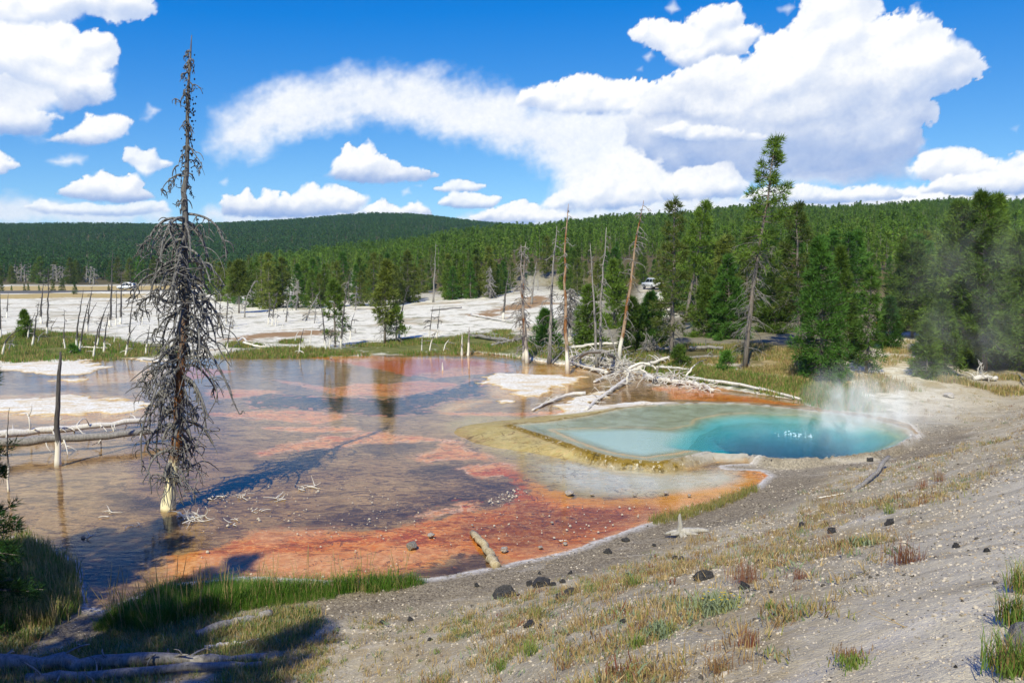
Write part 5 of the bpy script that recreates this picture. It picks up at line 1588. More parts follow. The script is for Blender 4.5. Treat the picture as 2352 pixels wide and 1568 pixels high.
def try_belt(px, py):
    b = gp(px, py)
    if any((b[0] - q[0]) ** 2 + (b[1] - q[1]) ** 2 < (1.7 + .005 * b[1]) ** 2 for q in placed):
        return
    placed.append(b)
    Hh = random.uniform(4.6, 8.2) * (1.0 if px < 1330 or b[1] < 130 else .9)
    kd = 6 if random.random() < .10 else random.randint(0, 5)
    gr = ('pine belt below the ridge, left of the pale slope' if px < 1000 else 'pine belt behind the white slope' if px < 1330 else
          'thicket behind the log pile' if px < 1980 else 'thicket behind the right hand group')
    lm = min(LANDMARK, key=lambda q: abs(q[0] - px))
    row = ('front' if py > np.interp(px, _fx_, _fy_) - 6 else 'middle' if b[1] < 175 else 'rear')
    lab = '%s %s pine, %s row, %s %s' % ('tall' if Hh > 7.2 else 'short' if Hh < 5.6 else 'middling',
          'sparse' if kd == 6 else ('dark green', 'fresh green', 'yellowish')[kd % 3], row, 'seen left of' if px < lm[0] - 6 else 'seen right of' if px > lm[0] + 6 else 'seen above', lm[1])
    top = at_depth(px, 0, b[1])
    ty = CY - FPX * 0
    rz = random.uniform(0, 6.28)
    s = Hh / 10.0
    if kd not in first:
        first[kd] = pine(b, BELTS if kd == 6 else BELT[kd], lab, gr, 'pine_tree', rz, s)
    else:
        dup(first[kd], b, lab, rz, (s * random.uniform(.95, 1.25), s * random.uniform(.95, 1.25), s), gr)
random.seed(21)
for x in np.arange(486, 2350, 12):                    # front row follows the edge of the belt
    yf = np.interp(x, _fx_, _fy_)
    if 968 < x < 1014 or 1196 < x < 1300 or 1436 < x < 1532 or 1964 < x < 2092:
        continue
    try_belt(x + random.uniform(-5, 5), yf - random.uniform(0, 4))
n0 = 0
while n0 < 420:
    n0 += 1
    x = random.uniform(480, 2350)
    yf = np.interp(x, _fx_, _fy_)
    y = yf - 2 - (yf - 648) * random.random() ** 1.3 if yf > 655 else yf - 3 * random.random()
    if 1440 < x < 1530 and y > 655:
        continue
    if 1950 < x < 2100 and y > 656:
        continue
    try_belt(x, y)
random.seed(5)
for x in range(1966, 2098, 8):
    try_belt(x + random.uniform(-3, 3), random.uniform(655, 661))
# far edge of the left hill: trees standing out at the foot
LANDL = [(4, 'the left edge pine'), (27, 'the first small meadow pine'), (60, 'the twin meadow pines'), (90, 'the pale meadow pine'), (122, 'the narrow cone pine'), (143, 'the broad cone pine'), (172, 'the verge pine'),
         (201, 'the forked foot snag'), (222, 'the slender snag'), (257, 'the tallest left snag'), (291, 'the white minivan'), (345, 'the thin upright snag'), (400, 'the tall dead tree'), (470, 'the bowed grey snag')]
for i in range(46):
    x = random.uniform(-20, 500)
    y = random.choice([random.uniform(646, 652), random.uniform(641, 648)])
    b = gp(x, y)
    placed.append(b)
    kd = random.randint(0, 5)
    s = random.uniform(.7, 1.25)
    lm = min(LANDL, key=lambda q: abs(q[0] - x))
    hw = 'taller' if s > 1.06 else 'smaller' if s < .88 else 'middling'
    row = 'front' if y > 647.5 else 'middle' if y > 644 else 'rear'
    dup(first[kd], b, '%s far hill foot pine, %s row, %s %s' % (hw, row, 'left of' if x < lm[0] - 5 else 'right of' if x > lm[0] + 5 else 'above', lm[1]), random.uniform(0, 6.28), (s * 1.25, s * 1.25, s), 'pines at the foot of the far left hill')

# ------------------------------------------------------------------ fallen logs
def log(P, r0, r1, label, seed, nbr=0, blen=.6, mat=None, group=None, up=.4, droop=.8, curl=1.0, bt=(.05, .95), bmat=None, name='fallen_log', sub=1, k=8, one=True, stub=0, down=0.0, cat='log'):
    rg = np.random.default_rng(seed)
    P = np.asarray(P, float)
    base = P[0].copy()
    P = P - base
    seg = np.r_[0, np.cumsum(np.linalg.norm(np.diff(P, axis=0), axis=1))]
    m = 16
    tt = np.linspace(0, seg[-1], m)
    Q = np.stack([np.interp(tt, seg, P[:, i]) for i in range(3)], 1)
    if len(P) > 2:
        for _ in range(3):
            Q[1:-1] = .25 * Q[:-2] + .5 * Q[1:-1] + .25 * Q[2:]
    Q[1:-1] += rg.normal(0, r0 * .18, (m - 2, 3))
    t = thing(name, base, label, cat, group)
    tr = MB()
    tr.tube(Q, np.linspace(r0, r1, m) * rg.uniform(.9, 1.1, m), k)
    obj('trunk', tr.mesh('log_trunk', mat or M_WHITE), t)
    ax = unit(Q[-1] - Q[0])
    for b in range(nbr):
        u_ = rg.uniform(*bt)
        st = path_interp(Q, u_)
        d = rg.normal(0, 1, 3)
        d = d - ax * d.dot(ax) * .7
        d[2] = abs(d[2]) * up - down * abs(rg.normal(0, 1)) + .05
        L = blen * rg.uniform(.3, 1.15)
        mb = MB()
        B = curve(st, d, L, 7, droop, .3, rg, rg.normal(0, curl))
        w = max(.010, .00055 * base[1], r0 * rg.uniform(.16, .28))
        mb.tube(B, np.linspace(w, w * .42, 8), 4)
        for s_ in range(sub):
            q = path_interp(B, rg.uniform(.3, .9))
            mb.tube(curve(q, d + rg.normal(0, .9, 3), L * rg.uniform(.25, .6), 5, droop, .4, rg, rg.normal(0, curl * 1.4)), np.linspace(w * .6, w * .25, 6), 3)
        obj('branch', mb.mesh('log_branch', bmat or mat or M_WHITE), t, kind='stuff' if sub > 1 else None)
    return t

def gpz(px, py, dz=0.0, water=True):
    p = gp(px, py)
    if water:
        p[2] = max(p[2], 0.0)
    p[2] += dz
    return p
PL = lambda x, y: (1177 + x * .1953, 746.5 + y * .1953)
G = 'bleached fallen trees of the log pile'
log([gpz(*PL(235, 1022), .03), gpz(*PL(430, 925), .06), gpz(*PL(700, 842), .12), gpz(*PL(860, 830), .12)], .05, .085, 'white log tapering to a dark tip that points at the blue water', 601, 9, .7, M_WHITE, G, curl=.6)
log([gpz(*PL(870, 1000), .05), gpz(*PL(1000, 900), .09), gpz(*PL(1180, 780), .12), gpz(*PL(1340, 690), .20)], .06, .10, 'white log with comb like short branches over the white crust', 602, 26, .75, M_WHITE, G, curl=.4, droop=.5)
log([gpz(*PL(665, 450), .12), gpz(*PL(860, 520), .12), gpz(*PL(1110, 592), .12)], .10, .12, 'straight white log sawn off at its right end on the tan crust', 603, 16, .6, M_WHITE, G)
log([gpz(*PL(700, 420), .1), at_depth(*PL(850, 330), 47.5), at_depth(*PL(1000, 285), 47.3), at_depth(*PL(1060, 268), 47), at_depth(*PL(1130, 340), 45), gpz(*PL(1215, 415), .1)], .13, .09, 'dark grey arched log at the back of the pile', 604, 22, 1.0, M_GREY, G, bmat=M_WHITE)
log([gpz(*PL(1010, 490), .25), gpz(*PL(1160, 525), .2), gpz(*PL(1310, 562), .2)], .10, .08, 'dark straight log lying behind the white stub', 605, 12, .7, M_GREY, G, bmat=M_WHITE)
_b = gpz(*PL(1310, 590), .05)
log([_b, at_depth(*PL(1400, 490), _b[1]), at_depth(*PL(1500, 440), _b[1]), at_depth(*PL(1600, 455), _b[1]), at_depth(*PL(1680, 500), _b[1]), at_depth(*PL(1700, 560), _b[1])], .09, .05, 'dark bowed branch arching above the middle of the pile', 606, 10, .6, M_CHAR, G, bmat=M_GREY)
log([at_depth(*PL(1330, 580), _b[1] - .4), at_depth(*PL(1450, 505), _b[1] - .4), at_depth(*PL(1560, 540), _b[1] - .4), gpz(*PL(1610, 620), .05)], .06, .035, 'smaller dark bowed branch under the big arch', 607, 5, .4, M_CHAR, G)
log([gpz(*PL(1480, 530), .12), gpz(*PL(1650, 480), .22), gpz(*PL(1840, 435), .3)], .13, .09, 'pale thick log leading back towards the pines', 608, 10, .8, M_WHITE, G)
log([gpz(*PL(1560, 640), .12), gpz(*PL(1700, 680), .16), gpz(*PL(1960, 710), .16), gpz(*PL(2200, 740), .14), gpz(*PL(2352, 800), .10)], .16, .10, 'thick white log with a fringe of pale branches over orange water', 609, 44, .9, M_WHITE, G, curl=1.2, down=.5, sub=2)
log([gpz(*PL(2050, 665), .22), gpz(*PL(2300, 690), .2), gpz(1720, 893, .14), gpz(1790, 908, .1), gpz(1845, 921, .06)], .09, .06, 'long thin pale log reaching to the far rim of the steaming pool', 610, 8, .4, M_WHITE, G)
log([gpz(*PL(1690, 545), .25), gpz(*PL(1900, 552), .25), gpz(*PL(2090, 570), .22)], .08, .06, 'thin pale pole lying in the grass above the thick white log', 611, 4, .3, M_WHITE, G)
_b = gpz(*PL(1335, 700), 0)
log([_b, at_depth(*PL(1355, 610), _b[1]), at_depth(*PL(1385, 530), _b[1])], .10, .07, 'white curved stub rising where the logs cross', 612, 10, .6, M_WHITE, G)
_b = gpz(*PL(1655, 690), 0)
log([_b, at_depth(*PL(1690, 580), _b[1]), at_depth(*PL(1730, 468), _b[1])], .08, .025, 'grey pointed stub sticking up right of the middle', 613, 6, .4, M_GREY, G)
_b = gpz(*PL(2010, 650), .1)
log([_b, at_depth(*PL(2070, 570), _b[1]), at_depth(*PL(2110, 500), _b[1] + .3), at_depth(*PL(2190, 430), _b[1] + .5), at_depth(*PL(2285, 405), _b[1] + .8)], .06, .02, 'thin dark branch rising to the right above the fringe log', 614, 9, .5, M_CHAR, G, bmat=M_GREY)
log([gpz(*PL(470, 460), .05), gpz(*PL(540, 400), .2), gpz(*PL(620, 338), .35)], .06, .03, 'small dark leaning branch at the left end of the pile', 615, 7, .5, M_GREY, G)
log([gpz(*PL(960, 690), .06), gpz(*PL(1120, 630), .12), gpz(*PL(1290, 585), .16)], .06, .05, 'slim white log between the crust and the crossing', 616, 14, .7, M_WHITE, G)
log([gpz(*PL(700, 400), .15), gpz(*PL(950, 420), .2), gpz(*PL(1230, 460), .25)], .06, .05, 'slim white log hidden among twigs under the arched log', 617, 34, .9, M_WHITE, G, curl=1.6, sub=2)
log([gpz(*PL(1180, 470), .2), gpz(*PL(1300, 500), .25), gpz(*PL(1440, 540), .2)], .06, .05, 'short white log smothered in curled twigs below the reddish snag', 618, 34, .9, M_WHITE, G, curl=1.6, sub=2)
log([gpz(*PL(660, 292), .15), gpz(*PL(1000, 270), .3), gpz(*PL(1480, 262), .35)], .11, .09, 'long pale log across the grass behind the pile', 619, 6, .5, M_WHITE, G)
log([gpz(*PL(1260, 320), .15), gpz(*PL(1400, 290), .25), gpz(*PL(1490, 270), .3)], .07, .05, 'short grey log leaning toward the root tangle', 620, 4, .5, M_GREY, G)
log([gpz(*PL(2080, 310), .2), gpz(*PL(2300, 312), .25), gpz(1660, 808, .25)], .12, .10, 'grey log lying in shade under the dense pines', 621, 8, .6, M_GREY, G)
log([gpz(*PL(2070, 405), .12), gpz(*PL(2300, 400), .15), gpz(1690, 826, .15)], .09, .08, 'lower grey log in the shade by the seedling pine', 622, 6, .5, M_GREY, G)
_b = gpz(*PL(1560, 330), .25)
t_ = log([_b, _b + np.array([.5, .1, .05]), _b + np.array([1.6, .2, -.05]), gpz(*PL(1840, 290), .2)], .17, .10, 'grey uprooted trunk with a tangle of curled roots', 623, 44, 1.1, M_GREY, G, up=1.1, droop=.9, curl=2.0, bt=(0, .35), sub=2)
log([gpz(*PL(1660, 340), .1), gpz(*PL(1740, 410), .2), gpz(*PL(1830, 440), .2)], .05, .03, 'small curved grey branch below the root tangle', 624, 4, .5, M_GREY, G)
log([gpz(*PL(1850, 400), .5), gpz(*PL(1980, 450), .45), gpz(*PL(2100, 500), .3)], .03, .02, 'thin grey twig slanting across the grass', 625, 3, .4, M_GREY, G)
# logs at other places
G2 = 'weathered logs lying about'
log([gpz(-160, 1032, .2), gpz(0, 1019, .24), gpz(120, 1004, .24), gpz(240, 992, .22), gpz(345, 978, .20)], .17, .09, 'white fallen log with branch stubs behind the thin black snag', 630, 30, .9, M_WHITE, G2, up=.8, droop=1.1)
log([gpz(-160, 1062, .42), gpz(0, 1052, .46), gpz(130, 1042, .46), gpz(260, 1030, .42), gpz(380, 1014, .36)], .17, .10, 'grey fallen log raised on its branches in the water at left', 631, 20, .7, M_GREY, G2, down=1.4, droop=.5, bmat=M_WHITE)
log([gpz(1142, 1303, .02), gpz(1120, 1275, .06), gpz(1100, 1250, .08), gpz(1085, 1234, .05)], .10, .075, 'broken mossy log half in the orange water at the near shore', 632, 7, .12, wood_material('mossy_log', (150, 132, 96), (206, 194, 164), (92, 78, 50)), G2, droop=.1)
log([gpz(1078, 775, .2), gpz(1180, 790, .2)], .16, .12, 'grey log with twigs among the far shore grass', 633, 22, .8, M_GREY, G2)
log([gpz(1130, 797, .15), gpz(1200, 786, .3), gpz(1245, 778, .3)], .10, .06, 'grey fallen treetop left of the spiky snag', 634, 26, 1.0, M_GREY, G2)
log([gpz(560, 795, .3), gpz(590, 799, .15), gpz(628, 801, .15)], .10, .05, 'dark fallen branch on the flats beyond the water', 635, 10, .5, M_CHAR, G2)
log([gpz(545, 787, .1), gpz(558, 783, .35), gpz(570, 790, .1)], .09, .07, 'bleached bent root on the flats beyond the water', 636, 3, .4, M_WHITE, G2)
log([gpz(160, 812, .1), gpz(185, 803, .25), gpz(250, 803, .1)], .07, .04, 'dark crooked branch lying in the left grass', 637, 5, .5, M_CHAR, G2)
log([gpz(1083, 726, .2), gpz(1160, 740, .15)], .14, .09, 'pale log lying on the white slope', 638, 2, .3, M_WHITE, G2)
log([gpz(990, 716, .15), gpz(1060, 709, .15)], .12, .08, 'thin dark log on the white slope beside the pale snag', 639, 0, .3, M_GREY, G2)
log([gpz(450, 1462, .06), gpz(530, 1440, .07), gpz(624, 1418, .07)], .075, .065, 'grey plank like log on the grassy bank below the green reeds', 640, 0, .2, M_GREY, G2)
log([gpz(-60, 1545, .15), gpz(160, 1536, .14), gpz(380, 1530, .13), gpz(612, 1524, .10)], .13, .06, 'long weathered log along the bottom left edge', 641, 7, .5, M_GREY, G2)
log([gpz(60, 1574, .10), gpz(300, 1560, .10), gpz(600, 1538, .07)], .09, .05, 'second weathered log just below the long one at bottom left', 642, 9, .4, M_GREY, G2)
log([gpz(470, 1492, .04), gpz(560, 1482, .04), gpz(596, 1474, .04)], .045, .03, 'small pale stick between the plank and the long log', 643, 0, .2, M_WHITE, G2)
log([gpz(1958, 1131, .03), gpz(1992, 1112, .08), gpz(2012, 1098, .12), gpz(2030, 1080, .26), gpz(2040, 1072, .28)], .055, .05, 'forked grey driftwood branch on the bank below the blue pool', 644, 8, .34, M_GREY, G2, droop=1.4, bt=(.7, 1))
log([gpz(1880, 1146, .03), gpz(1940, 1136, .03)], .02, .012, 'thin straw coloured stick beside the driftwood branch', 645, 0, .2, M_WHITE, G2)
_b = gpz(2235, 872, .1)
log([_b, _b + np.array([.6, .1, .05]), _b + np.array([1.3, .2, .0])], .14, .10, 'pale driftwood root before the right hand pines', 646, 22, .8, M_WHITE, G2, up=1.2, bt=(0, .6))
log([gpz(2336, 862, .1), gpz(2352, 885, .3), gpz(2380, 905, .2)], .05, .03, 'bare grey branch at the right edge of the grass', 647, 5, .6, M_GREY, G2)
_b = gpz(1700, 846, .05)
log([_b, _b + np.array([.35, 0, .05])], .09, .05, 'small grey root at the foot of the tallest pine', 648, 14, .5, M_GREY, G2, up=1.3)

# weathered stump with a spike
M_SILVER = wood_material('silver_wood', (140, 137, 130), (192, 188, 180), (70, 68, 64))
def spike_stump():
    b = gp(1562, 1232)
    s = b[1] / FPX
    t = thing('stump', b, 'silver stump with one upright spike on the grey bank', 'stump')
    rg = np.random.default_rng(8)
    mb = MB()
    mb.tube([[0, 0, -.05], [-.01, 0, .12], [.0, 0, .30], [-.02, 0, .46], [-.01, 0, 56 * s]], [.10, .075, .05, .035, .012], 9)
    obj('spike', mb.mesh('spike', M_SILVER), t)
    for k, (dx, dy, dz, L, r) in enumerate(((-1, .1, .22, .34, .06), (1, .05, .12, .62, .085), (.9, -.4, .05, .5, .06), (-.7, -.6, .0, .26, .05), (.9, .5, .15, .5, .05), (-.2, -.9, -.1, .22, .045), (.5, -.8, -.1, .3, .05))):
        mb = MB()
        mb.tube(curve([0, 0, .10], [dx, dy, dz], L, 6, .5, .25, rg, .4), np.linspace(r, r * .35, 7) * 1.3, 7)
        obj('root', mb.mesh('root', M_SILVER), t)
spike_stump()

# curled white twigs lying in the water round the tall dead tree
def twig_heap(px, py, w, n, label, seed, mat=None):
    rg = np.random.default_rng(seed)
    b = gpz(px, py)
    s = b[1] / FPX
    t = thing('fallen_branch', b, label, 'branch', 'bleached branches lying in the hot water')
    for k in range(n):
        mb = MB()
        a = rg.uniform(0, 6.28)
        st = np.array([rg.normal(0, .22 * w * s), rg.normal(0, .3 * w * s), .015])
        L = w * s * rg.uniform(.35, 1.0)
        Q = curve(st, [np.cos(a), np.sin(a), rg.uniform(0, .5)], L, 8, .7, .3, rg, rg.normal(0, 2.2))
        Q[:, 2] = np.abs(Q[:, 2]) * .7 + .004
        r = rg.uniform(.008, .018)
        mb.tube(Q, np.linspace(r, r * .4, 9), 4)
        obj('twig', mb.mesh('twig', mat or M_WHITE), t)
twig_heap(448, 1196, 60, 22, 'tangled white branch heap just right of the tall dead tree', 1)
_b = gpz(415, 1188)
log([_b, _b + np.array([-.06, 0, .10]), _b + np.array([.04, -.05, .02]), _b + np.array([.16, -.1, .03])], .035, .02, 'thick white hooked branch at the foot of the tall dead tree', 650, 3, .3, M_WHITE, 'bleached branches lying in the hot water', name='fallen_branch', cat='branch')
twig_heap(704, 1125, 46, 9, 'starry white branch on the brown mat right of the shadow', 2)
twig_heap(545, 1200, 30, 4, 'forked white twig right of the tangled heap', 3)
twig_heap(500, 1150, 40, 8, 'scattered white twigs beside the start of the shadow', 4)
twig_heap(560, 1146, 44, 7, 'scattered white twigs under the shadow branches', 5)
twig_heap(250, 1184, 40, 5, 'white twig left of the tall dead tree', 6)
twig_heap(640, 1150, 40, 6, 'loose white twigs left of the starry branch', 7)
twig_heap(300, 1218, 26, 3, 'small white twigs below and left of the tall dead tree', 8)
twig_heap(205, 1238, 24, 3, 'short white stick near the shaded left shore', 9)
twig_heap(590, 1180, 30, 4, 'small forked white twigs on the brown mat', 10)
twig_heap(1290, 1250, 22, 3, 'pale sticks at the orange shore', 11)

def brush(px, py, w, h, n, label, seed, mat, y=None):
    rg = np.random.default_rng(seed)
    b = gpz(px, py)
    s_ = b[1] / FPX
    t = thing('brush_heap', b, label, 'branches', G)
    for k in range(int(n * .65)):
        mb = MB()
        a = rg.uniform(0, 6.28)
        st = np.array([rg.uniform(-.5, .5) * w * s_, rg.normal(0, .9), rg.uniform(.02, h * s_ * .5)])
        L = rg.uniform(.4, 1.5)
        Q = curve(st, [np.cos(a), np.sin(a) * .6, rg.uniform(-.1, 1.0)], L, 9, rg.uniform(.8, 2.0), .3, rg, rg.normal(0, 2.0))
        Q[:, 2] = np.maximum(Q[:, 2], .01)
        r = rg.uniform(.014, .034)
        mb.tube(Q, np.linspace(r, r * .4, 10), 4)
        q = path_interp(Q, .5)
        mb.tube(curve(q, rg.normal(0, 1, 3), L * .5, 6, 1.2, .3, rg, rg.normal(0, 2)), np.linspace(r * .6, r * .3, 7), 3)
        obj('branch', mb.mesh('brush_branch', mat), t)
brush(1330, 838, 70, 40, 46, 'curled white branches heaped at the left end of the log pile', 41, M_WHITE)
brush(1400, 852, 80, 40, 46, 'curled white branches heaped below the reddish snag', 42, M_WHITE)
brush(1445, 872, 60, 40, 40, 'tangled white branches heaped where the logs cross', 43, M_WHITE)
brush(1530, 884, 80, 44, 50, 'pale tangled branches heaped over the fringe log', 44, M_WHITE)
brush(1590, 896, 60, 26, 34, 'white twig heap hanging over the orange water', 45, M_WHITE)
brush(1490, 832, 60, 36, 34, 'grey tangled branches heaped around the uprooted trunk', 46, M_GREY)
brush(1270, 812, 60, 36, 34, 'grey brush heap in the grass behind the white footed snags', 47, M_GREY)

# ------------------------------------------------------------------ rocks
def rock_mesh(seed, mat, sub=2, jag=.28, flatz=.7):
    import bmesh
    from mathutils import noise
    bm = bmesh.new()
    bmesh.ops.create_icosphere(bm, subdivisions=sub, radius=1.0)
    off = Vector((seed * 7.3, seed * 3.1, 0))
    for v in bm.verts:
        d = noise.noise(v.co * 1.1 + off) * jag * 1.6 + noise.noise(v.co * 2.7 + off) * jag * .8
        v.co *= 1 + d
        v.co.z *= flatz
    # chip some flat faces
    rg = random.Random(seed)
    for k in range(6):
        n = Vector((rg.gauss(0, 1), rg.gauss(0, 1), abs(rg.gauss(0, .8)))).normalized()
        lim = rg.uniform(.55, .8)
        for v in bm.verts:
            h = v.co.dot(n)
            if h > lim:
                v.co -= n * (h - lim)
    me = bpy.data.meshes.new('rock')
    bm.to_mesh(me)
    bm.free()
    me.materials.append(mat)
    return me
def rock_material(name, a, b, speck=None):
    t = NT(name)
    co = t.objco()
    g = t.noise(3.0, 6, .7, co=co)
    c = t.mix(t.ramp(g, .3, .7), srgb(*a), srgb(*b))
    if speck:
        c = t.mix(t.ramp(t.noise(9, 3, .7, co=co), .60, .66), c, srgb(*speck))
    return t.done(t.pbsdf(c, .9, .2, t.bump(g, .8, .15)))
M_BLACK = rock_material('black_rock', (46, 46, 49), (92, 91, 92), (128, 124, 120))
M_ROCK = rock_material('grey_rock', (112, 110, 106), (170, 166, 158), (208, 206, 200))
M_PALE = rock_material('pale_rock', (168, 160, 150), (214, 208, 200))
BK = [rock_mesh(i, M_BLACK, 2, .55, .75) for i in range(6)]
for q_ in BK:
    q_.polygons.foreach_set('use_smooth', np.zeros(len(q_.polygons), bool))
GRK = [rock_mesh(20 + i, M_ROCK, 3, .2, .8) for i in range(2)]
PK = [rock_mesh(30 + i, M_PALE, 2, .3, .55) for i in range(3)]
def stone(px, py, w, label, meshes, k, group, name, cat='rock', asp=(1, 1, 1), rz=None):
    b = gpz(px, py)
    r = w * .5 * b[1] / FPX
    o = obj(name, meshes[k % len(meshes)], None, (b[0], b[1], b[2] + r * .34), label, cat, group)
    o.scale = (r * asp[0], r * asp[1], r * asp[2])
    o.rotation_euler = (random.uniform(-.2, .2), random.uniform(-.2, .2), random.uniform(0, 6.28) if rz is None else rz)
    return o
C7 = lambda x, y: (1206 + x * .3043, 1091 + y * .3043)
C8 = lambda x, y: (1665 + x * .451, 861 + y * .451)
C6 = lambda x, y: (574 + x * .3043, 1091 + y * .3043)
BLACK = [
    (C7(765, 495), 15, 'black rock on the grey strip left of the spiked stump'), (C7(975, 535), 10, 'narrow upright black rock below the spiked stump'), (C7(628, 583), 20, 'flat black rock at the edge of the yellow moss, above the rock trio'),
    (C7(110, 740), 9, 'small black rock high on the grey strip near the shore log'), (C7(345, 743), 10, 'small black rock right of the yellow moss streak'), (C7(285, 808), 14, 'roundish black rock at the right end of the rock row'),
    (C7(115, 835), 34, 'longest black rock in the row on the bank'), (C7(30, 825), 18, 'black rock at the left end of the row on the bank'), (C7(212, 828), 16, 'black rock in the middle of the row on the bank'),
    (C7(795, 772), 22, 'dark grey rock behind a green tuft at mid bank'), (C7(340, 905), 26, 'blocky dark rock below the row, right one of two'), (C7(255, 925), 20, 'dark rock below the row, left one of two'),
    (C7(35, 1135), 24, 'big pointed black rock low on the bank among grass'), (C7(120, 1150), 13, 'black rock just right of the big pointed one'), (C7(1180, 648), 17, 'black rock in dry grass right below the spiked stump'),
    (C7(1130, 630), 14, 'dark rock in dry grass directly under the spiked stump'), (C7(1355, 790), 34, 'long black slab tilted on the pale bank above the sage plant'), (C7(1528, 700), 8, 'small upright black rock above the red weed'),
    (C7(1770, 672), 16, 'black rock at the right of the red weed'), (C7(1655, 848), 24, 'dark grey rock under the red weed'), (C7(740, 1125), 18, 'flat black rock above the lower sage plant'),
    (C7(770, 830), 11, 'small dark rock left of the mid bank tuft'), (C7(2090, 375), 16, 'black rock on the upper bank beneath the driftwood branch'), (C7(2250, 370), 10, 'small black rock on the upper bank right of the others'),
    (C7(1860, 905), 10, 'small black rock on bare pale soil'), (C8(740, 430), 14, 'black rock at the rim of the steaming pool'), (C8(545, 800), 22, 'jagged black rock left on the upper slope'),
    (C8(838, 760), 22, 'jagged black rock above the tall red weed'), (C8(1178, 872), 15, 'black rock on the pale trail, left one'), (C8(1335, 888), 14, 'flat dark rock on the pale trail, right one'),
    (C8(515, 757), 15, 'low dark rock above the jagged left rock'), (C8(1175, 1495), 9, 'tiny black rock at the bottom of the pale trail'), (C8(395, 760), 12, 'dark rock beside a grass tuft on the upper slope'),
    (C6(1710, 835), 14, 'black rock at the foot of the grey strip near the shore log'), (C6(1920, 905), 40, 'wide flat black rock on the bank below the shore log'), (C6(2030, 898), 9, 'small black rock at the right tip of the wide flat one'),
    (C6(995, 1112), 14, 'black rock among tan grass low on the bank'), (C6(1210, 1088), 13, 'black rock among tan grass right of its neighbour'), (C6(1358, 1238), 12, 'black rock at bottom centre between grass tufts')]
for i, ((x, y), w, lab) in enumerate(BLACK):
    stone(x, y + 1, w * 1.15, lab, BK, i, 'black rocks on the bank', 'black_rock', asp=(1.25, .9, .95) if w > 25 else (1, 1, 1.1), rz=None if w < 25 else random.uniform(-.3, .4))
stone(945, 1262, 28, 'round grey boulder standing in the orange water', GRK, 0, None, 'boulder')
stone(191, 1241, 12, 'small grey stone in the water near the shaded left shore', GRK, 1, None, 'grey_rock')
stone(544, 1470, 18, 'grey stone on the bank beside the pale stick', GRK, 1, None, 'grey_rock')
for i, ((x, y), w, lab) in enumerate([(C6(1580, 757), 15, 'grey stone at the waterline left of the shore log'), (C6(730, 1057), 10, 'pale stone low on the bank among dry grass'), (C6(362, 985), 12, 'pale stone beside the end of the reeds'), (C6(655, 1160), 14, 'flat pale stone in the dry grass low on the bank'),
                                      ((1690, 853), 15, 'white stone in the grass by the seedling pine'), ((2012, 882), 14, 'pale blocky stone beyond the steam'), ((2180, 912), 26, 'flat tan stone on the gravel beyond the pool'),
                                      ((1308, 1139), 22, 'white crusted stone with dark face in the orange mat'), ((1360, 1141), 12, 'white stone in the orange mat right of the crusted one'), ((1458, 1142), 10, 'white stone under the pale water edge'), ((1530, 1138), 14, 'flat white stone near the small reed bed'),
                                      ((1583, 1143), 10, 'white stone at the small reed bed'), ((1298, 1253), 12, 'grey stone at the orange shore'), ((990, 1237), 18, 'speckled grey stone flush with the orange mat'), ((1158, 1270), 22, 'speckled grey stone right of the shore log'), ((1242, 1262), 12, 'dark speckled stone at the orange shoreline'),
                                      ((760, 826), 7, 'tiny white stone at the far edge of the water'), ((1085, 1212), 7, 'small white stone on the rust mat'), ((1268, 1205), 8, 'white stone on the rust mat')]):
    stone(x, y, w, lab, PK if i % 3 else PK, i, 'pale stones', 'pale_rock')
stone(2352, 1470, 90, 'big grey boulder at the lower right corner', GRK, 1, None, 'boulder', asp=(1, 1, .8))

# ------------------------------------------------------------------ plants: blades
def blade_mesh(seed, n, h, w, spread, lean, mat, mat2=None, f2=.3, dens=1.0):
    rg = np.random.default_rng(seed)
    o = np.c_[rg.normal(0, spread, (n, 2)), np.zeros(n)]
    ph = rg.uniform(0, 6.283, n)
    hh = h * rg.uniform(.45, 1.1, n)
    ln = lean * rg.uniform(.2, 1.3, n) * hh
    d = np.stack([np.cos(ph), np.sin(ph), 0 * ph], 1)
    s = np.stack([-np.sin(ph), np.cos(ph), 0 * ph], 1)
    ww = w * rg.uniform(.7, 1.3, n)[:, None]
    m = o + d * (ln * .35)[:, None] + np.array([0, 0, 1]) * (hh * .6)[:, None]
    t = o + d * ln[:, None] + np.array([0, 0, 1]) * hh[:, None]
    v = np.stack([o - s * ww * .5, o + s * ww * .5, m + s * ww * .4, m - s * ww * .4, t], 1).reshape(-1, 3)
    i = np.arange(n)[:, None] * 5
    f = np.concatenate([i + np.array([0, 1, 2]), i + np.array([0, 2, 3]), i + np.array([3, 2, 4])], 1).reshape(-1, 3)
    mb = MB()
    mb.add(v, f)
    me = mb.mesh('blades', mat, False)
    if mat2 is not None:
        me.materials.append(mat2)
        k = np.repeat((rg.random(n) < f2).astype(np.int32), 3)
        me.polygons.foreach_set('material_index', k)
    return me
def grass_material(name, a, b, tr=.3):
    t = NT(name)
    r = t.n('ObjectInfo', out='Random')
    c = t.mix(t.math('ADD', t.math('MULTIPLY', t.noise(3, 3), .6), t.math('MULTIPLY', r, .4)), srgb(*a), srgb(*b))
    return t.done(t.n('MixShader', {0: tr, 1: t.pbsdf(c, .7, .2), 2: t.n('BsdfTranslucent', {'Color': c})}))
M_REED = grass_material('green_reed', (56, 104, 32), (118, 156, 56))
M_REED2 = grass_material('light_reed', (100, 128, 50), (150, 160, 84))
M_STRAW = grass_material('straw', (172, 146, 96), (214, 192, 144))
M_TAN = grass_material('tan_grass', (146, 120, 76), (188, 164, 112))
M_OLV = grass_material('olive_grass', (112, 120, 58), (164, 164, 94))
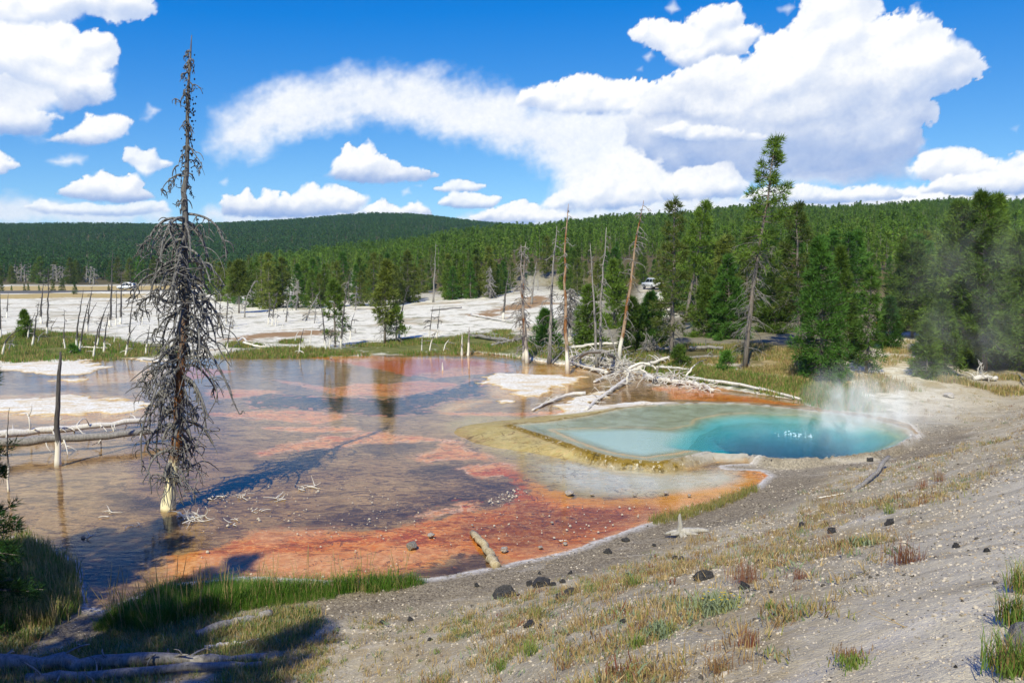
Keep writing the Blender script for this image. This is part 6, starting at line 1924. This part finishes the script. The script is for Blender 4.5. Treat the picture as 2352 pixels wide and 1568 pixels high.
M_GRN = grass_material('green_grass', (80, 116, 44), (140, 162, 74))
M_SAGE = grass_material('sage_leaf', (104, 124, 92), (160, 172, 138))
M_RED = grass_material('red_weed_leaf', (112, 62, 50), (160, 104, 80))
M_REDB = grass_material('brown_weed_leaf', (112, 82, 58), (164, 126, 90))
M_YEL = grass_material('yellow_flower', (206, 176, 40), (236, 206, 60))

def in_poly(n, P, seed):
    rg = np.random.default_rng(seed)
    P = np.array(P)
    lo, hi = P.min(0), P.max(0)
    o = np.zeros((0, 2))
    while len(o) < n:
        q = lo + rg.random((n * 3, 2)) * (hi - lo)
        o = np.vstack([o, q[sdf_poly(P, q[:, 0], q[:, 1]) < 0]])
    return o[:n]
def on_ground(q):
    return np.c_[q, height(q[:, 0], q[:, 1])]
# reeds along the near shore
RP = [gp(*p)[:2] for p in [(205, 1448), (255, 1412), (330, 1380), (420, 1356), (520, 1348), (640, 1348), (760, 1346), (960, 1332), (985, 1338), (930, 1352), (820, 1368), (700, 1384), (560, 1402), (470, 1432), (330, 1462)]]
q = in_poly(3600, RP, 1)
q = q[(vnoise(q[:, 0] * 1.7, q[:, 1] * 1.7, 91) + .5 * smooth(0, .5, -sdf_poly(np.array(RP), q[:, 0], q[:, 1]))) > .55]
edge = -sdf_poly(np.array(RP), q[:, 0], q[:, 1])
rg_ = np.random.default_rng(4)
scl = (.45 + .75 * smooth(0, .35, edge)) * rg_.uniform(.6, 1.1, len(q)) * (.75 + .5 * vnoise(q[:, 0] * 1.4, q[:, 1] * 1.4, 5))
scatter('reed_grass', on_ground(q), [proto('reed', blade_mesh(i, 13, .32 + .04 * i, .009, .07, .55, M_REED, M_REED2 if i % 2 else M_STRAW, .25)) for i in range(4)], 'tall green reeds in a band along the near shore', 'reeds', scl=scl, tilt=.08)
q = in_poly(70, RP, 2)
def stalk_mesh(seed, h):
    rg = np.random.default_rng(seed)
    mb = MB()
    for k in range(2):
        Q = curve([rg.normal(0, .03), rg.normal(0, .03), 0], [rg.normal(0, .12), rg.normal(0, .12), 1], h * rg.uniform(.8, 1.1), 6, .12, .05, rg)
        mb.tube(Q, [.003] * 4 + [.006, .005, .002], 4)
    return mb.mesh('stalk', M_STRAW)
scatter('seed_stalks', on_ground(q), [proto('stalk', stalk_mesh(i, .85)) for i in range(3)], 'pale seed stalks standing above the green reeds', 'grass stalks', scl=rg_.uniform(.6, 1.15, len(q)), tilt=.10)
RP2 = [gp(*p)[:2] for p in [(1495, 1196), (1540, 1182), (1640, 1154), (1738, 1120), (1742, 1128), (1660, 1164), (1560, 1197), (1502, 1206)]]
q = in_poly(420, RP2, 3)
scatter('small_reeds', on_ground(q), [proto('reed', blade_mesh(40 + i, 9, .24, .010, .06, .6, M_OLV, M_TAN, .4)) for i in range(3)], 'short olive reeds along the orange shore below the blue pool', 'reeds', scl=rg_.uniform(.5, 1.1, len(q)), tilt=.1)
# far shore grass and forest floor
FP, FS = [], []
for P, n in zip(Z_GREEN, (2600, 3400, 200, 160, 120, 2000, 1300)):
    q = in_poly(n, P, n)
    k = vnoise(q[:, 0] * .35, q[:, 1] * .35, 12) + .35 * vnoise(q[:, 0], q[:, 1], 13) > .52
    FP.append(q[k])
q = np.vstack(FP)
scatter('meadow_grass', on_ground(q), [proto('tuft', blade_mesh(60 + i, 16, .33, .03, .22, .35, [M_GRN, M_OLV, M_REED][i % 3], M_TAN, .3)) for i in range(6)], 'green grass along the far shore and under the pines', 'grass', scl=rg_.uniform(.5, 1.15, len(q)))
q = np.vstack([in_poly(1900, Z_YELLOW[3], 9), in_poly(200, Z_YELLOW[4], 10), in_poly(1500, Z_YELLOW[5], 19)])
q = q[vnoise(q[:, 0] * .5, q[:, 1] * .5, 15) > .38]
scatter('dry_meadow_grass', on_ground(q), [proto('tuft', blade_mesh(70 + i, 14, .30, .028, .2, .45, [M_TAN, M_OLV, M_STRAW][i % 3], M_OLV, .4)) for i in range(3)], 'dry yellowish grass before the right hand pines', 'grass', scl=rg_.uniform(.4, 1.1, len(q)))

# the bank: gravel, tufts and weeds
def bank_pts(n, r0, r1, seed, a0=-38, a1=38, dens=None):
    rg = np.random.default_rng(seed)
    a = rg.uniform(R(a0), R(a1), n)
    r = r0 * (r1 / r0) ** rg.random(n)
    x, y = r * np.sin(a), r * np.cos(a)
    d = sdf_poly(BASIN, x, y)
    L = (x - LP[0]) * LN[0] + (y - LP[1]) * LN[1]
    w = smooth(-7, 2, np.maximum(L - 400 * (x < 8), 24 - y))
    pth = sdf_poly(PATH, x, y)
    k = (d > .12) & (w > .5)
    return x[k], y[k], d[k], pth[k], r[k], rg
x, y, d, pth, r, rg = bank_pts(230000, 2.6, 42, 31)
clump = vnoise(x * .9, y * .9, 21)
keep = rg.random(len(x)) < np.where(pth < -.2, .28, .12 + .7 * clump ** 2)
x, y, r, d, pth = x[keep], y[keep], r[keep], d[keep], pth[keep]
sz = .00095 * r ** .85 * np.exp(np.abs(rg.normal(0, .65, len(x))))
sz = np.clip(sz, .003, .034)
def pebble(seed, mat):
    return proto('pebble', rock_mesh(seed, mat, 1, .3, .65))
M_G1, M_G2, M_G3, M_G4 = [flatmat('gravel_%s' % n, c, .95, .1) for n, c in (('pale', (192, 182, 166)), ('grey', (146, 138, 126)), ('dark', (84, 79, 72)), ('tan', (170, 150, 122)))]
PEB = [pebble(50, M_G1), pebble(51, M_G1), pebble(52, M_G2), pebble(53, M_G2), pebble(54, M_G3), pebble(55, M_G4)]
pr = rg.random(len(x))
ix = np.where(pr < .30, 0, np.where(pr < .5, 1, np.where(pr < .68, 2, np.where(pr < .84, 3, np.where(pr < .92, 4, 5)))))
ix = np.where((d < 1.6) & (rg.random(len(x)) < .6), rg.choice([2, 3, 4], len(x)), ix)
P3 = np.c_[x, y, height(x, y)]
scatter('gravel', P3, PEB, 'loose pale and grey gravel strewn over bank and trail', 'gravel', scl=sz, tilt=.6, idx=ix)

VEG = [proto('tuft', blade_mesh(80, 12, .11, .010, .05, .7, M_TAN, M_STRAW, .4)), proto('tuft', blade_mesh(81, 10, .15, .009, .04, .5, M_STRAW, M_OLV, .3)), proto('tuft', blade_mesh(82, 16, .10, .009, .07, .9, M_OLV, M_TAN, .5)),
       proto('tuft', blade_mesh(83, 18, .11, .009, .06, .9, M_OLV, M_GRN, .5)), proto('tuft', blade_mesh(84, 16, .10, .016, .07, .9, M_SAGE, M_OLV, .2)), proto('tuft', blade_mesh(85, 10, .13, .012, .05, .6, M_RED, M_REDB, .5)),
       proto('tuft', blade_mesh(86, 12, .13, .010, .06, .7, M_REDB, M_TAN, .5)), proto('tuft', blade_mesh(87, 6, .30, .006, .03, .35, M_STRAW, M_TAN, .5))]
x, y, d, pth, r, rg = bank_pts(95000, 4.5, 45, 33)
n1 = fbm(x * .35, y * .35, 71, 3)
n2 = vnoise(x * 1.3, y * 1.3, 72)
L = (x - LP[0]) * LN[0] + (y - LP[1]) * LN[1]
# vegetated belt between the dark gravel and the trail, thicker to the left
left = smooth(3, -5, x)
belt_ = smooth(1.5, 2.8, d + .8 * n1) * smooth(-.1, .9, pth)
dens = belt_ * (0.10 + .9 * smooth(.42, .72, n2 + .25 * n1)) * (.44 + .75 * left)
keep = rg.random(len(x)) < dens * np.clip(r / 14, .35, 1.0)
x, y, d, r, pth, left, n1, n2 = [q[keep] for q in (x, y, d, r, pth, left, n1, n2)]
pr = rg.random(len(x))
right = 1 - left
ix = np.select([pr < .36, pr < .52, pr < .62, pr < .60 + .18 * left, pr < .72 + .1 * left, pr < .86, pr < .88], [0, 1, 2, 3, 4, 6, 5], 7)
ix = np.where((ix == 6) & (left > .5) & (rg.random(len(x)) < .8), 2, ix)
ix = np.where((ix == 5) & (left > .4), 3, ix)
scatter('bank_grass', np.c_[x, y, height(x, y)], VEG, 'sparse tan and olive grass tufts scattered over the bank', 'grass', scl=rg.uniform(.35, 1.05, len(x)), idx=ix, tilt=.25)
# ragged green ground cover below the reeds and in the shaded corner at left
GP_ = [gp(*p)[:2] for p in [(-60, 1480), (120, 1440), (330, 1430), (560, 1400), (720, 1395), (740, 1440), (640, 1500), (640, 1568), (500, 1620), (-60, 1640)]]
q = in_poly(5200, GP_, 41)
q = q[(vnoise(q[:, 0] * 1.1, q[:, 1] * 1.1, 44) > .34) & (np.hypot(q[:, 0], q[:, 1]) > 6.0)]
scatter('ground_cover', on_ground(q), [VEG[2], VEG[3], VEG[0], VEG[4], proto('tuft', blade_mesh(89, 10, .20, .008, .05, .5, M_GRN, M_STRAW, .4))], 'low green ground cover on the lower left bank', 'ground cover', scl=rg_.uniform(.5, 1.3, len(q)))
LBP = [gp(*p)[:2] for p in [(-140, 1330), (0, 1262), (60, 1240), (130, 1286), (170, 1320), (185, 1400), (120, 1440), (-140, 1460)]]
q = in_poly(1500, LBP, 43)
scatter('shore_grass', on_ground(q), [proto('tuft', blade_mesh(91 + i, 14, .38, .012, .07, .5, [M_OLV, M_REED][i % 2], M_STRAW, .35)) for i in range(3)], 'tousled grass on the shaded left shore', 'grass', scl=rg_.uniform(.5, 1.2, len(q)))
# litter of dry twigs
x, y, d, pth, r, rg = bank_pts(700, 5.5, 26, 35)
tw = []
for i in range(3):
    g = np.random.default_rng(60 + i)
    mb = MB()
    mb.tube(curve([0, 0, .01], [1, 0, .1], .3, 5, .2, .25, g, .5), np.linspace(.0035, .0015, 6), 4)
    tw.append(proto('litter', mb.mesh('litter', M_STRAW if i else M_GREY)))
scatter('twig_litter', np.c_[x, y, height(x, y)], tw, 'dry straw coloured twig litter on the bank', 'twigs', scl=rg.uniform(.2, .9, len(x)))
# white crumbs lying on the mats
q = np.vstack([in_poly(130, Z_ORANGE[0], 51), in_poly(60, Z_RUST[0], 52), in_poly(90, flats([(1110, 1150), (1180, 1120), (1215, 1125), (1190, 1150), (1140, 1165)]), 53), in_poly(160, flats([(450, 1120), (800, 1100), (1000, 1180), (900, 1230), (450, 1230)]), 54)])
pz = height(q[:, 0], q[:, 1])
scatter('white_crumbs', np.c_[q, np.maximum(pz, -.005)], [PEB[0], PEB[1]], 'white crumbs of crust dotted over the coloured mats', 'crumbs', scl=np.clip(.016 * np.exp(rg_.normal(0, .5, len(q))), .006, .05))

# single plants that stand out
def plant(px, py, hpx, wpx, label, seed, mat, mat2, f2, name, cat, group, n=60, bw=.012, lean=.6, flower=False):
    b = gp(px, py)
    s = b[1] / FPX
    t = thing(name, b, label, cat, group)
    obj('leaves', blade_mesh(seed, int(n * 1.8), hpx * s * .8, bw * .8, wpx * s * .30, lean, mat, mat2, f2), t)
    if flower:
        rg = np.random.default_rng(seed)
        mb = MB()
        for k in range(16):
            c = np.array([rg.normal(0, wpx * s * .2), rg.normal(0, wpx * s * .2), hpx * s * rg.uniform(.8, 1.15)])
            a = np.linspace(0, 6.283, 7)[:-1]
            v = np.vstack([c, c + .013 * np.c_[np.cos(a), np.sin(a), 0 * a + .2]])
            mb.add(v, [(0, i + 1, (i + 1) % 6 + 1) for i in range(6)])
        obj('flowers', mb.mesh('flowers', M_YEL), t, kind='stuff')
    return t
G3 = 'weeds and low plants on the bank'
for i, (x, y, h, w, lab, k, n) in enumerate([
        (2080, 1292, 66, 70, 'tall red weed on the upper slope near the trail', 'r', 90), (1712, 1338, 80, 60, 'red weed with dark base on the mid bank', 'r', 80), (1722, 1490, 60, 40, 'wispy red weed low on the bank', 'r', 50), (1652, 1548, 50, 60, 'reddish weed at the bottom edge', 'b', 60),
        (1650, 1406, 42, 106, 'wide silvery sage plant with yellow flowers', 's', 300), (1525, 1462, 36, 64, 'lower left silvery sage plant', 's', 170), (1985, 1252, 24, 46, 'small green sage plant beside the jagged rocks', 's', 110), (1960, 1530, 30, 70, 'dark green low plant in straw at the bottom', 'g', 120),
        (1464, 1492, 44, 36, 'bright green grass tuft at bottom right of centre', 'g', 60), (1772, 1400, 26, 24, 'small green tuft on bare soil', 'g', 34), (1220, 1502, 52, 44, 'green and tan tuft at bottom centre', 'g', 70), (1145, 1545, 40, 44, 'pale green tuft at the bottom edge', 'g', 60),
        (2118, 1122, 40, 30, 'reddish weeds by the trail edge, upper right', 'r', 44), (2160, 1105, 36, 26, 'reddish weeds by the trail edge, farther right', 'r', 40), (1960, 1512, 24, 90, 'flat rusty mat of dead grass', 'b', 160), (1836, 1330, 34, 40, 'dark red stems above bare soil', 'r', 50),
        (1240, 1420, 40, 40, 'olive tuft beside the blocky dark rock', 'o', 60), (1460, 1345, 40, 36, 'green tuft in front of the dark grey rock', 'g', 50), (1360, 1362, 34, 44, 'low green tuft right of the rock row', 'g', 50), (1600, 1250, 40, 50, 'dry tuft at the foot of the spiked stump', 't', 60),
        (2045, 1180, 34, 24, 'green tuft left of the trail', 'g', 34), (1905, 1170, 30, 60, 'brownish grass along the slope crest', 't', 70), (2330, 1435, 110, 60, 'dark green tussock beside the big grey boulder', 'd', 120), (2325, 1545, 120, 90, 'shaggy green tussock in the lower right corner', 'd', 200), (2350, 1360, 90, 60, 'dark leafy tussock at the right edge above the boulder', 'd', 120),
        (1560, 842, 30, 40, 'yellow flowering plant by the log pile', 'y', 70), (1905, 925, 40, 90, 'lush green grass clump at the far rim of the steaming pool', 'l', 260), (1860, 900, 34, 70, 'green grass clump left of the steam', 'l', 160)]):
    mt = {'r': (M_RED, M_REDB, .4), 'b': (M_REDB, M_TAN, .4), 's': (M_SAGE, M_OLV, .25), 'g': (M_GRN, M_OLV, .3), 'o': (M_OLV, M_TAN, .4), 't': (M_TAN, M_STRAW, .4), 'd': (M_GRN, M_TAN, .35), 'y': (M_GRN, M_YEL, .4), 'l': (M_REED2, M_GRN, .5)}[k]
    nm, ct = {'r': ('red_weed', 'weed'), 'b': ('brown_weed', 'weed'), 's': ('sage_plant', 'plant'), 'y': ('flowering_plant', 'plant')}.get(k, ('grass_tuft', 'grass'))
    plant(x, y, h, w, lab, 700 + i, *mt, nm, ct, G3, n=n, bw={'s': .018, 'd': .007, 'r': .006, 'b': .006}.get(k, .008), lean={'s': .9, 'r': .35, 'l': .4}.get(k, .6), flower=(i == 4))

# pines on the left bank: one leans into the frame, the others stand outside it and throw the shade
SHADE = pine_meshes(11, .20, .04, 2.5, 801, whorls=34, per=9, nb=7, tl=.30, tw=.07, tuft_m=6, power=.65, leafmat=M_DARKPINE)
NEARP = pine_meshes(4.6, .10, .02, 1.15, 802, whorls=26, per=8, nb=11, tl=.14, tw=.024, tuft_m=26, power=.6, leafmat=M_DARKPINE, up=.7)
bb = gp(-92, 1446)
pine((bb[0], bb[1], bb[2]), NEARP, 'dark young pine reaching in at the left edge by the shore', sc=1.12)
t0 = None
for i, (x, y, s) in enumerate([(-12.6, 3.6, 1.12), (-9.2, -1.0, .98), (-6.6, 1.0, .80), (-19.8, 9.0, 1.25), (-15.6, 1.5, 1.05), (-9.0, 4.4, .92), (-12.4, 8.2, .85)]):
    b = (x, y, float(height(x, y)))
    if t0 is None:
        t0 = pine(b, SHADE, 'leafy bank pine standing left of the photograph', 'bank pines left of the photograph', sc=s)
    else:
        dup(t0, b, 'leafy bank pine standing left of the photograph', i * 1.3, s)
px_snag([(20, 1128), (15, 985), (22, 936)], 'thin dark twig standing in the water at the left edge', 860, 5, mat=M_CHAR, nbr=2, blen=.25, rmin=.006, name='dead_tree')
px_snag([(134, 1071), (132, 980), (134, 900), (139, 808)], 'lone straight black snag with white foot in the water left of the tall tree', 861, 11, mat=M_CHAR, nbr=16, blen=.10, sub=0, rmin=.03, taper=.5, droop=.2)

# ------------------------------------------------------------------ road and cars
def ribbon(name, pts, w, mat, dz):
    P = np.array([gp(*p)[:2] for p in pts])
    s = np.r_[0, np.cumsum(np.linalg.norm(np.diff(P, axis=0), axis=1))]
    u = np.linspace(0, s[-1], 160)
    Q = np.stack([np.interp(u, s, P[:, i]) for i in range(2)], 1)
    T = np.gradient(Q, axis=0)
    T /= np.linalg.norm(T, axis=1)[:, None]
    N_ = np.stack([-T[:, 1], T[:, 0]], 1)
    zc = height(Q[:, 0], Q[:, 1], False)
    rows = [np.c_[Q + N_ * o, zc + h] for o, h in ((-w / 2 - 1.6, -.5), (-w / 2, dz), (w / 2, dz), (w / 2 + 1.6, -.5))]
    v = np.stack(rows, 1).reshape(-1, 3)
    i = np.arange(159)[:, None] * 4 + np.arange(3)[None, :]
    mb = MB()
    mb.add(v, None, np.stack([i, i + 1, i + 5, i + 4], -1).reshape(-1, 4))
    return obj(name, mb.mesh(name, mat), kind='structure')
M_ROAD = flatmat('road', (92, 92, 94), .9, .2)
ribbon('road', [(-340, 672), (-60, 671.5), (150, 670.5), (340, 669.5), (480, 668)], 6.5, M_ROAD, .35)

M_PAINT = flatmat('white_car_paint', (226, 228, 230), .25, .5, **{'Coat Weight': .6})
M_GLASS = flatmat('dark_car_glass', (18, 22, 26), .08, .6)
M_TYRE = flatmat('tyre', (24, 24, 25), .85, .2)
M_RIM = flatmat('wheel_rim', (150, 152, 154), .35, .5)
M_LAMP = flatmat('tail_lamp', (150, 22, 18), .3, .5)
M_TRIM = flatmat('dark_trim', (40, 41, 43), .6, .3)
M_ROCKSTUFF = flatmat('roof_load', (232, 230, 226), .8, .2)
def car(loc, heading, label, prof, roof, W_, wheels, r, group, wins, rear, load=None):
    """prof: side outline (x forward, z) of the lower body; roof: outline of the greenhouse"""
    t = thing('parked_car' if load is None else 'minivan', loc, label, 'car', group, heading)
    def slab(P, w0, w1, z0, z1):
        mb = MB()
        P = np.array(P, float)
        n = len(P)
        rows = []
        for k, f in ((-1, .94), (-1, 1.0), (1, 1.0), (1, .94)):
            wv = (w0 + (w1 - w0) * np.clip((P[:, 1] - z0) / (z1 - z0), 0, 1)) * .5
            cx = P[:, 0].mean()
            cz = P[:, 1].mean()
            off = np.where(f == 1.0, wv - .05, wv)
            q = P.copy()
            if f != 1.0:
                q = np.stack([cx + (P[:, 0] - cx) * .975, cz + (P[:, 1] - cz) * .95], 1)
            rows.append(np.c_[q[:, 0], k * off, q[:, 1]])
        order = [rows[0], rows[1], rows[2], rows[3]]
        v = np.vstack(order)
        qd = []
        for a in range(3):
            for j in range(n):
                qd.append((a * n + j, a * n + (j + 1) % n, (a + 1) * n + (j + 1) % n, (a + 1) * n + j))
        c0, c1 = len(v), len(v) + 1
        v = np.vstack([v, rows[0].mean(0), rows[3].mean(0)])
        tr = []
        for j in range(n):
            tr.append((c0, (j + 1) % n, j))
            tr.append((c1, 3 * n + j, 3 * n + (j + 1) % n))
        mb.add(v, tr, qd)
        return mb
    obj('body', slab(prof, W_, W_, 0, 1).mesh('car_body', M_PAINT), t)
    zr = [p[1] for p in roof]
    obj('cabin', slab(roof, W_ * .96, W_ * .80, min(zr), max(zr)).mesh('car_cabin', M_PAINT), t)
    for (P, side) in wins:
        mb = MB()
        for sgn in ((-1, 1) if side else ()):
            v = []
            for (x, z) in P:
                wv = (W_ * .96 + (W_ * .80 - W_ * .96) * (z - min(zr)) / (max(zr) - min(zr))) * .5 + .012
                v.append((x, sgn * wv, z))
            o_ = len(v)
            m_ = MB()
            m_.add(v, [(0, i, i + 1) if sgn < 0 else (0, i + 1, i) for i in range(1, o_ - 1)])
            obj('window', m_.mesh('car_window', M_GLASS, False), t)
    for (x0, z0, x1, z1, f0, f1) in rear:
        m_ = MB()
        m_.add([(x0, -W_ * f0, z0), (x0, W_ * f0, z0), (x1, W_ * f1, z1), (x1, -W_ * f1, z1)], None, [(0, 3, 2, 1)])
        obj('window', m_.mesh('car_end_window', M_GLASS, False), t)
    xs = [p[0] for p in prof]
    for sgn in (-1, 1):
        m_ = MB()
        m_.box((min(xs) - .03, sgn * W_ * .43 - .07, .75), (min(xs) + .06, sgn * W_ * .43 + .07, 1.08))
        obj('tail_light', m_.mesh('tail_light', M_LAMP, False), t)
    m_ = MB()
    m_.box((min(xs) - .10, -W_ * .47, .38), (min(xs) + .08, W_ * .47, .58))
    obj('bumper', m_.mesh('bumper', M_TRIM, False), t)
    for x in wheels:
        for sgn in (-1, 1):
            a = np.linspace(0, 2 * np.pi, 19)[:-1]
            m_ = MB()
            m_.tube([[x, sgn * (W_ * .5 - .20), r], [x, sgn * (W_ * .5 - .16), r], [x, sgn * (W_ * .5 + .0), r], [x, sgn * (W_ * .5 + .02), r]], [r * .9, r, r, r * .9], 18)
            w_ = obj('wheel', m_.mesh('wheel', M_TYRE), t)
            m_ = MB()
            m_.tube([[x, sgn * (W_ * .5 - .02), r], [x, sgn * (W_ * .5 + .03), r]], [r * .62, r * .55], 14)
            obj('rim', m_.mesh('rim', M_RIM), w_)
    if load is not None:
        m_ = MB()
        for (x0, x1) in ((-1.1, -.35), (-.3, .35), (.4, .8)):
            m_.box((x0, -.55, load), (x1, .55, load + .22))
        obj('roof_rack', m_.mesh('roof_rack', M_ROCKSTUFF, False), t)
    return t
b = gp(291, 669.3)
van_prof = [(2.3, .35), (2.42, .55), (2.36, .80), (1.75, .98), (1.35, 1.06), (-2.25, 1.10), (-2.42, .9), (-2.42, .45), (-2.2, .30)]
van_roof = [(1.45, 1.04), (.55, 1.66), (.1, 1.76), (-1.6, 1.76), (-2.05, 1.66), (-2.38, 1.08)]
car((b[0], b[1], b[2] + .42), math.pi, 'white minivan driving on the far road at left', van_prof, van_roof, 1.9, (1.5, -1.45), .34, 'white cars seen far off',
    [([(1.15, 1.10), (.50, 1.58), (-.05, 1.62), (-.05, 1.10)], True), ([(-.12, 1.10), (-.12, 1.62), (-1.05, 1.62), (-1.05, 1.10)], True), ([(-1.12, 1.12), (-1.12, 1.62), (-1.72, 1.60), (-2.05, 1.14)], True)], [(-2.40, 1.12, -2.09, 1.62, .40, .36), (1.44, 1.08, .60, 1.66, .44, .37)], load=1.76)
b = gp(1500, 667)
suv_prof = [(2.4, .45), (2.5, .7), (2.45, 1.0), (1.2, 1.12), (-2.45, 1.14), (-2.5, .95), (-2.5, .5), (-2.3, .42)]
suv_roof = [(1.35, 1.10), (.70, 1.74), (.3, 1.84), (-2.1, 1.86), (-2.3, 1.78), (-2.47, 1.12)]
_h = math.atan2(math.cos(R(-16)), math.sin(R(-16)))
car((b[0], b[1], b[2] + .05), _h, 'white four wheel drive car seen from behind between the pines', suv_prof, suv_roof, 1.95, (1.5, -1.5), .39, 'white cars seen far off',
    [([(1.05, 1.16), (.62, 1.68), (-.35, 1.70), (-.35, 1.16)], True), ([(-.45, 1.16), (-.45, 1.70), (-1.4, 1.70), (-1.4, 1.16)], True), ([(-1.5, 1.16), (-1.5, 1.70), (-2.2, 1.68), (-2.38, 1.18)], True)], [(-2.49, 1.16, -2.33, 1.74, .43, .38)])

# ------------------------------------------------------------------ bubbling water and steam
def foam():
    t = NT('foam')
    m = t.done(t.pbsdf(srgb(176, 206, 218), .5, .2))
    c = np.array(flat(1828, 998, SPZ))
    rg = np.random.default_rng(9)
    mb = MB()
    a = np.linspace(0, 6.283, 9)[:-1]
    for k in range(40):
        o = c + rg.normal(0, 1, 2) * np.array([.42, .26])
        r = rg.uniform(.012, .045)
        h = r * rg.uniform(.6, 1.8) * math.exp(-((o - c) ** 2).sum() / .5)
        P = [np.c_[o[0] + r * f * np.cos(a), o[1] + r * f * np.sin(a), np.full(8, SPZ - .01 + h * g)] for f, g in ((1, 0), (.75, .7), (.35, 1))]
        v = np.vstack(P + [np.array([[o[0], o[1], SPZ - .01 + h * 1.08]])])
        q = [(l * 8 + i, l * 8 + (i + 1) % 8, (l + 1) * 8 + (i + 1) % 8, (l + 1) * 8 + i) for l in range(2) for i in range(8)]
        mb.add(v, [(16 + i, 16 + (i + 1) % 8, 24) for i in range(8)], q)
    obj('bubbles', mb.mesh('bubbles', m), label='white bubbles boiling up in the middle of the blue pool', cat='bubbles', kind='stuff')
foam()

def steam(name, c, half, dens, label, scale, power=1.0, rise=True, seed=0.0):
    t = NT(name)
    co = t.objco()
    n = t.n('TexNoise', {'Vector': t.n('Mapping', {'Vector': co, 'Location': (seed, seed * .7, 0), 'Scale': (1, 1, .7)}), 'Scale': scale, 'Detail': 5, 'Roughness': .62, 'Distortion': 1.4}, out='Fac')
    # fall off towards the faces of the unit-sized body
    ln = t.n('VectorMath', {0: t.n('VectorMath', {0: co, 1: (1 / half[0], 1 / half[1], 1 / half[2])}, operation='MULTIPLY')}, out='Value', operation='LENGTH')
    fall = t.n('MapRange', {0: ln, 1: 1.0, 2: .15, 3: 0.0, 4: 1.0}, clamp=True)
    d = t.math('MULTIPLY', t.math('POWER', fall, power), t.ramp(n, .44, .70))
    if rise:
        z = t.n('SeparateXYZ', {0: co}, out=2)
        d = t.math('MULTIPLY', d, t.n('MapRange', {0: z, 1: -half[2] * .3, 2: half[2] * .9, 3: 1.0, 4: .15}, clamp=True))
    v = t.n('VolumePrincipled', {'Color': (.96, .98, 1.0, 1), 'Density': t.math('MULTIPLY', d, dens), 'Anisotropy': -0.4})
    m = t.done(None, v)
    import bmesh
    bm = bmesh.new()
    bmesh.ops.create_icosphere(bm, subdivisions=3, radius=1.0)
    for vv in bm.verts:
        vv.co = Vector((vv.co.x * half[0], vv.co.y * half[1], vv.co.z * half[2]))
    me = bpy.data.meshes.new(name)
    bm.to_mesh(me)
    me.materials.append(m)
    return obj(name, me, None, c, label, 'steam', kind='stuff')
p = flat(1955, 985, SPZ)
steam('steam', (p[0] + .5, p[1] + .6, .9), (2.3, 1.9, 2.1), 2.2, 'white steam billowing over the right half of the blue pool', 1.0, 1.0, seed=2.0)
p = flat(1900, 1000, SPZ)
steam('steam', (p[0] + .3, p[1], .55), (4.2, 3.0, .7), .22, 'low veil of steam drifting across the blue water', .9, .8, False, seed=5.0)
p = at_depth(2070, 915, 31)
steam('steam', (p[0] + .6, p[1], p[2] + .2), (2.2, 1.5, 2.0), .6, 'thin steam wisp right of the main steam above the gravel', 1.2, 1.0, seed=8.0)
p = at_depth(2225, 690, 38.5)
steam('steam', (p[0], p[1], p[2]), (4.6, 2.2, 5.0), .10, 'faint drifting steam before the right hand pines', .35, 1.0, False, seed=3.0)
b = gp(1226, 672)
steam('steam', (b[0], b[1], b[2] + 1.6), (2.6, 2.0, 3.0), .5, 'small steam puff from the vent on the white slope', .6, 1.0, seed=4.0)

# ------------------------------------------------------------------ air
def haze(dens):
    t = NT('haze')
    v = t.n('VolumePrincipled', {'Color': (.42, .70, 1.0, 1), 'Density': dens, 'Anisotropy': 0.0})
    m = t.done(None, v)
    mb = MB()
    top = float(gz.max()) + 40
    mb.box((-3600, -3600, -9.0), (3600, 3600, top))
    return obj('haze', mb.mesh('haze', m, False), label='thin blue summer haze between the near shore and the far hills', cat='haze', kind='stuff')
haze(0.000055)
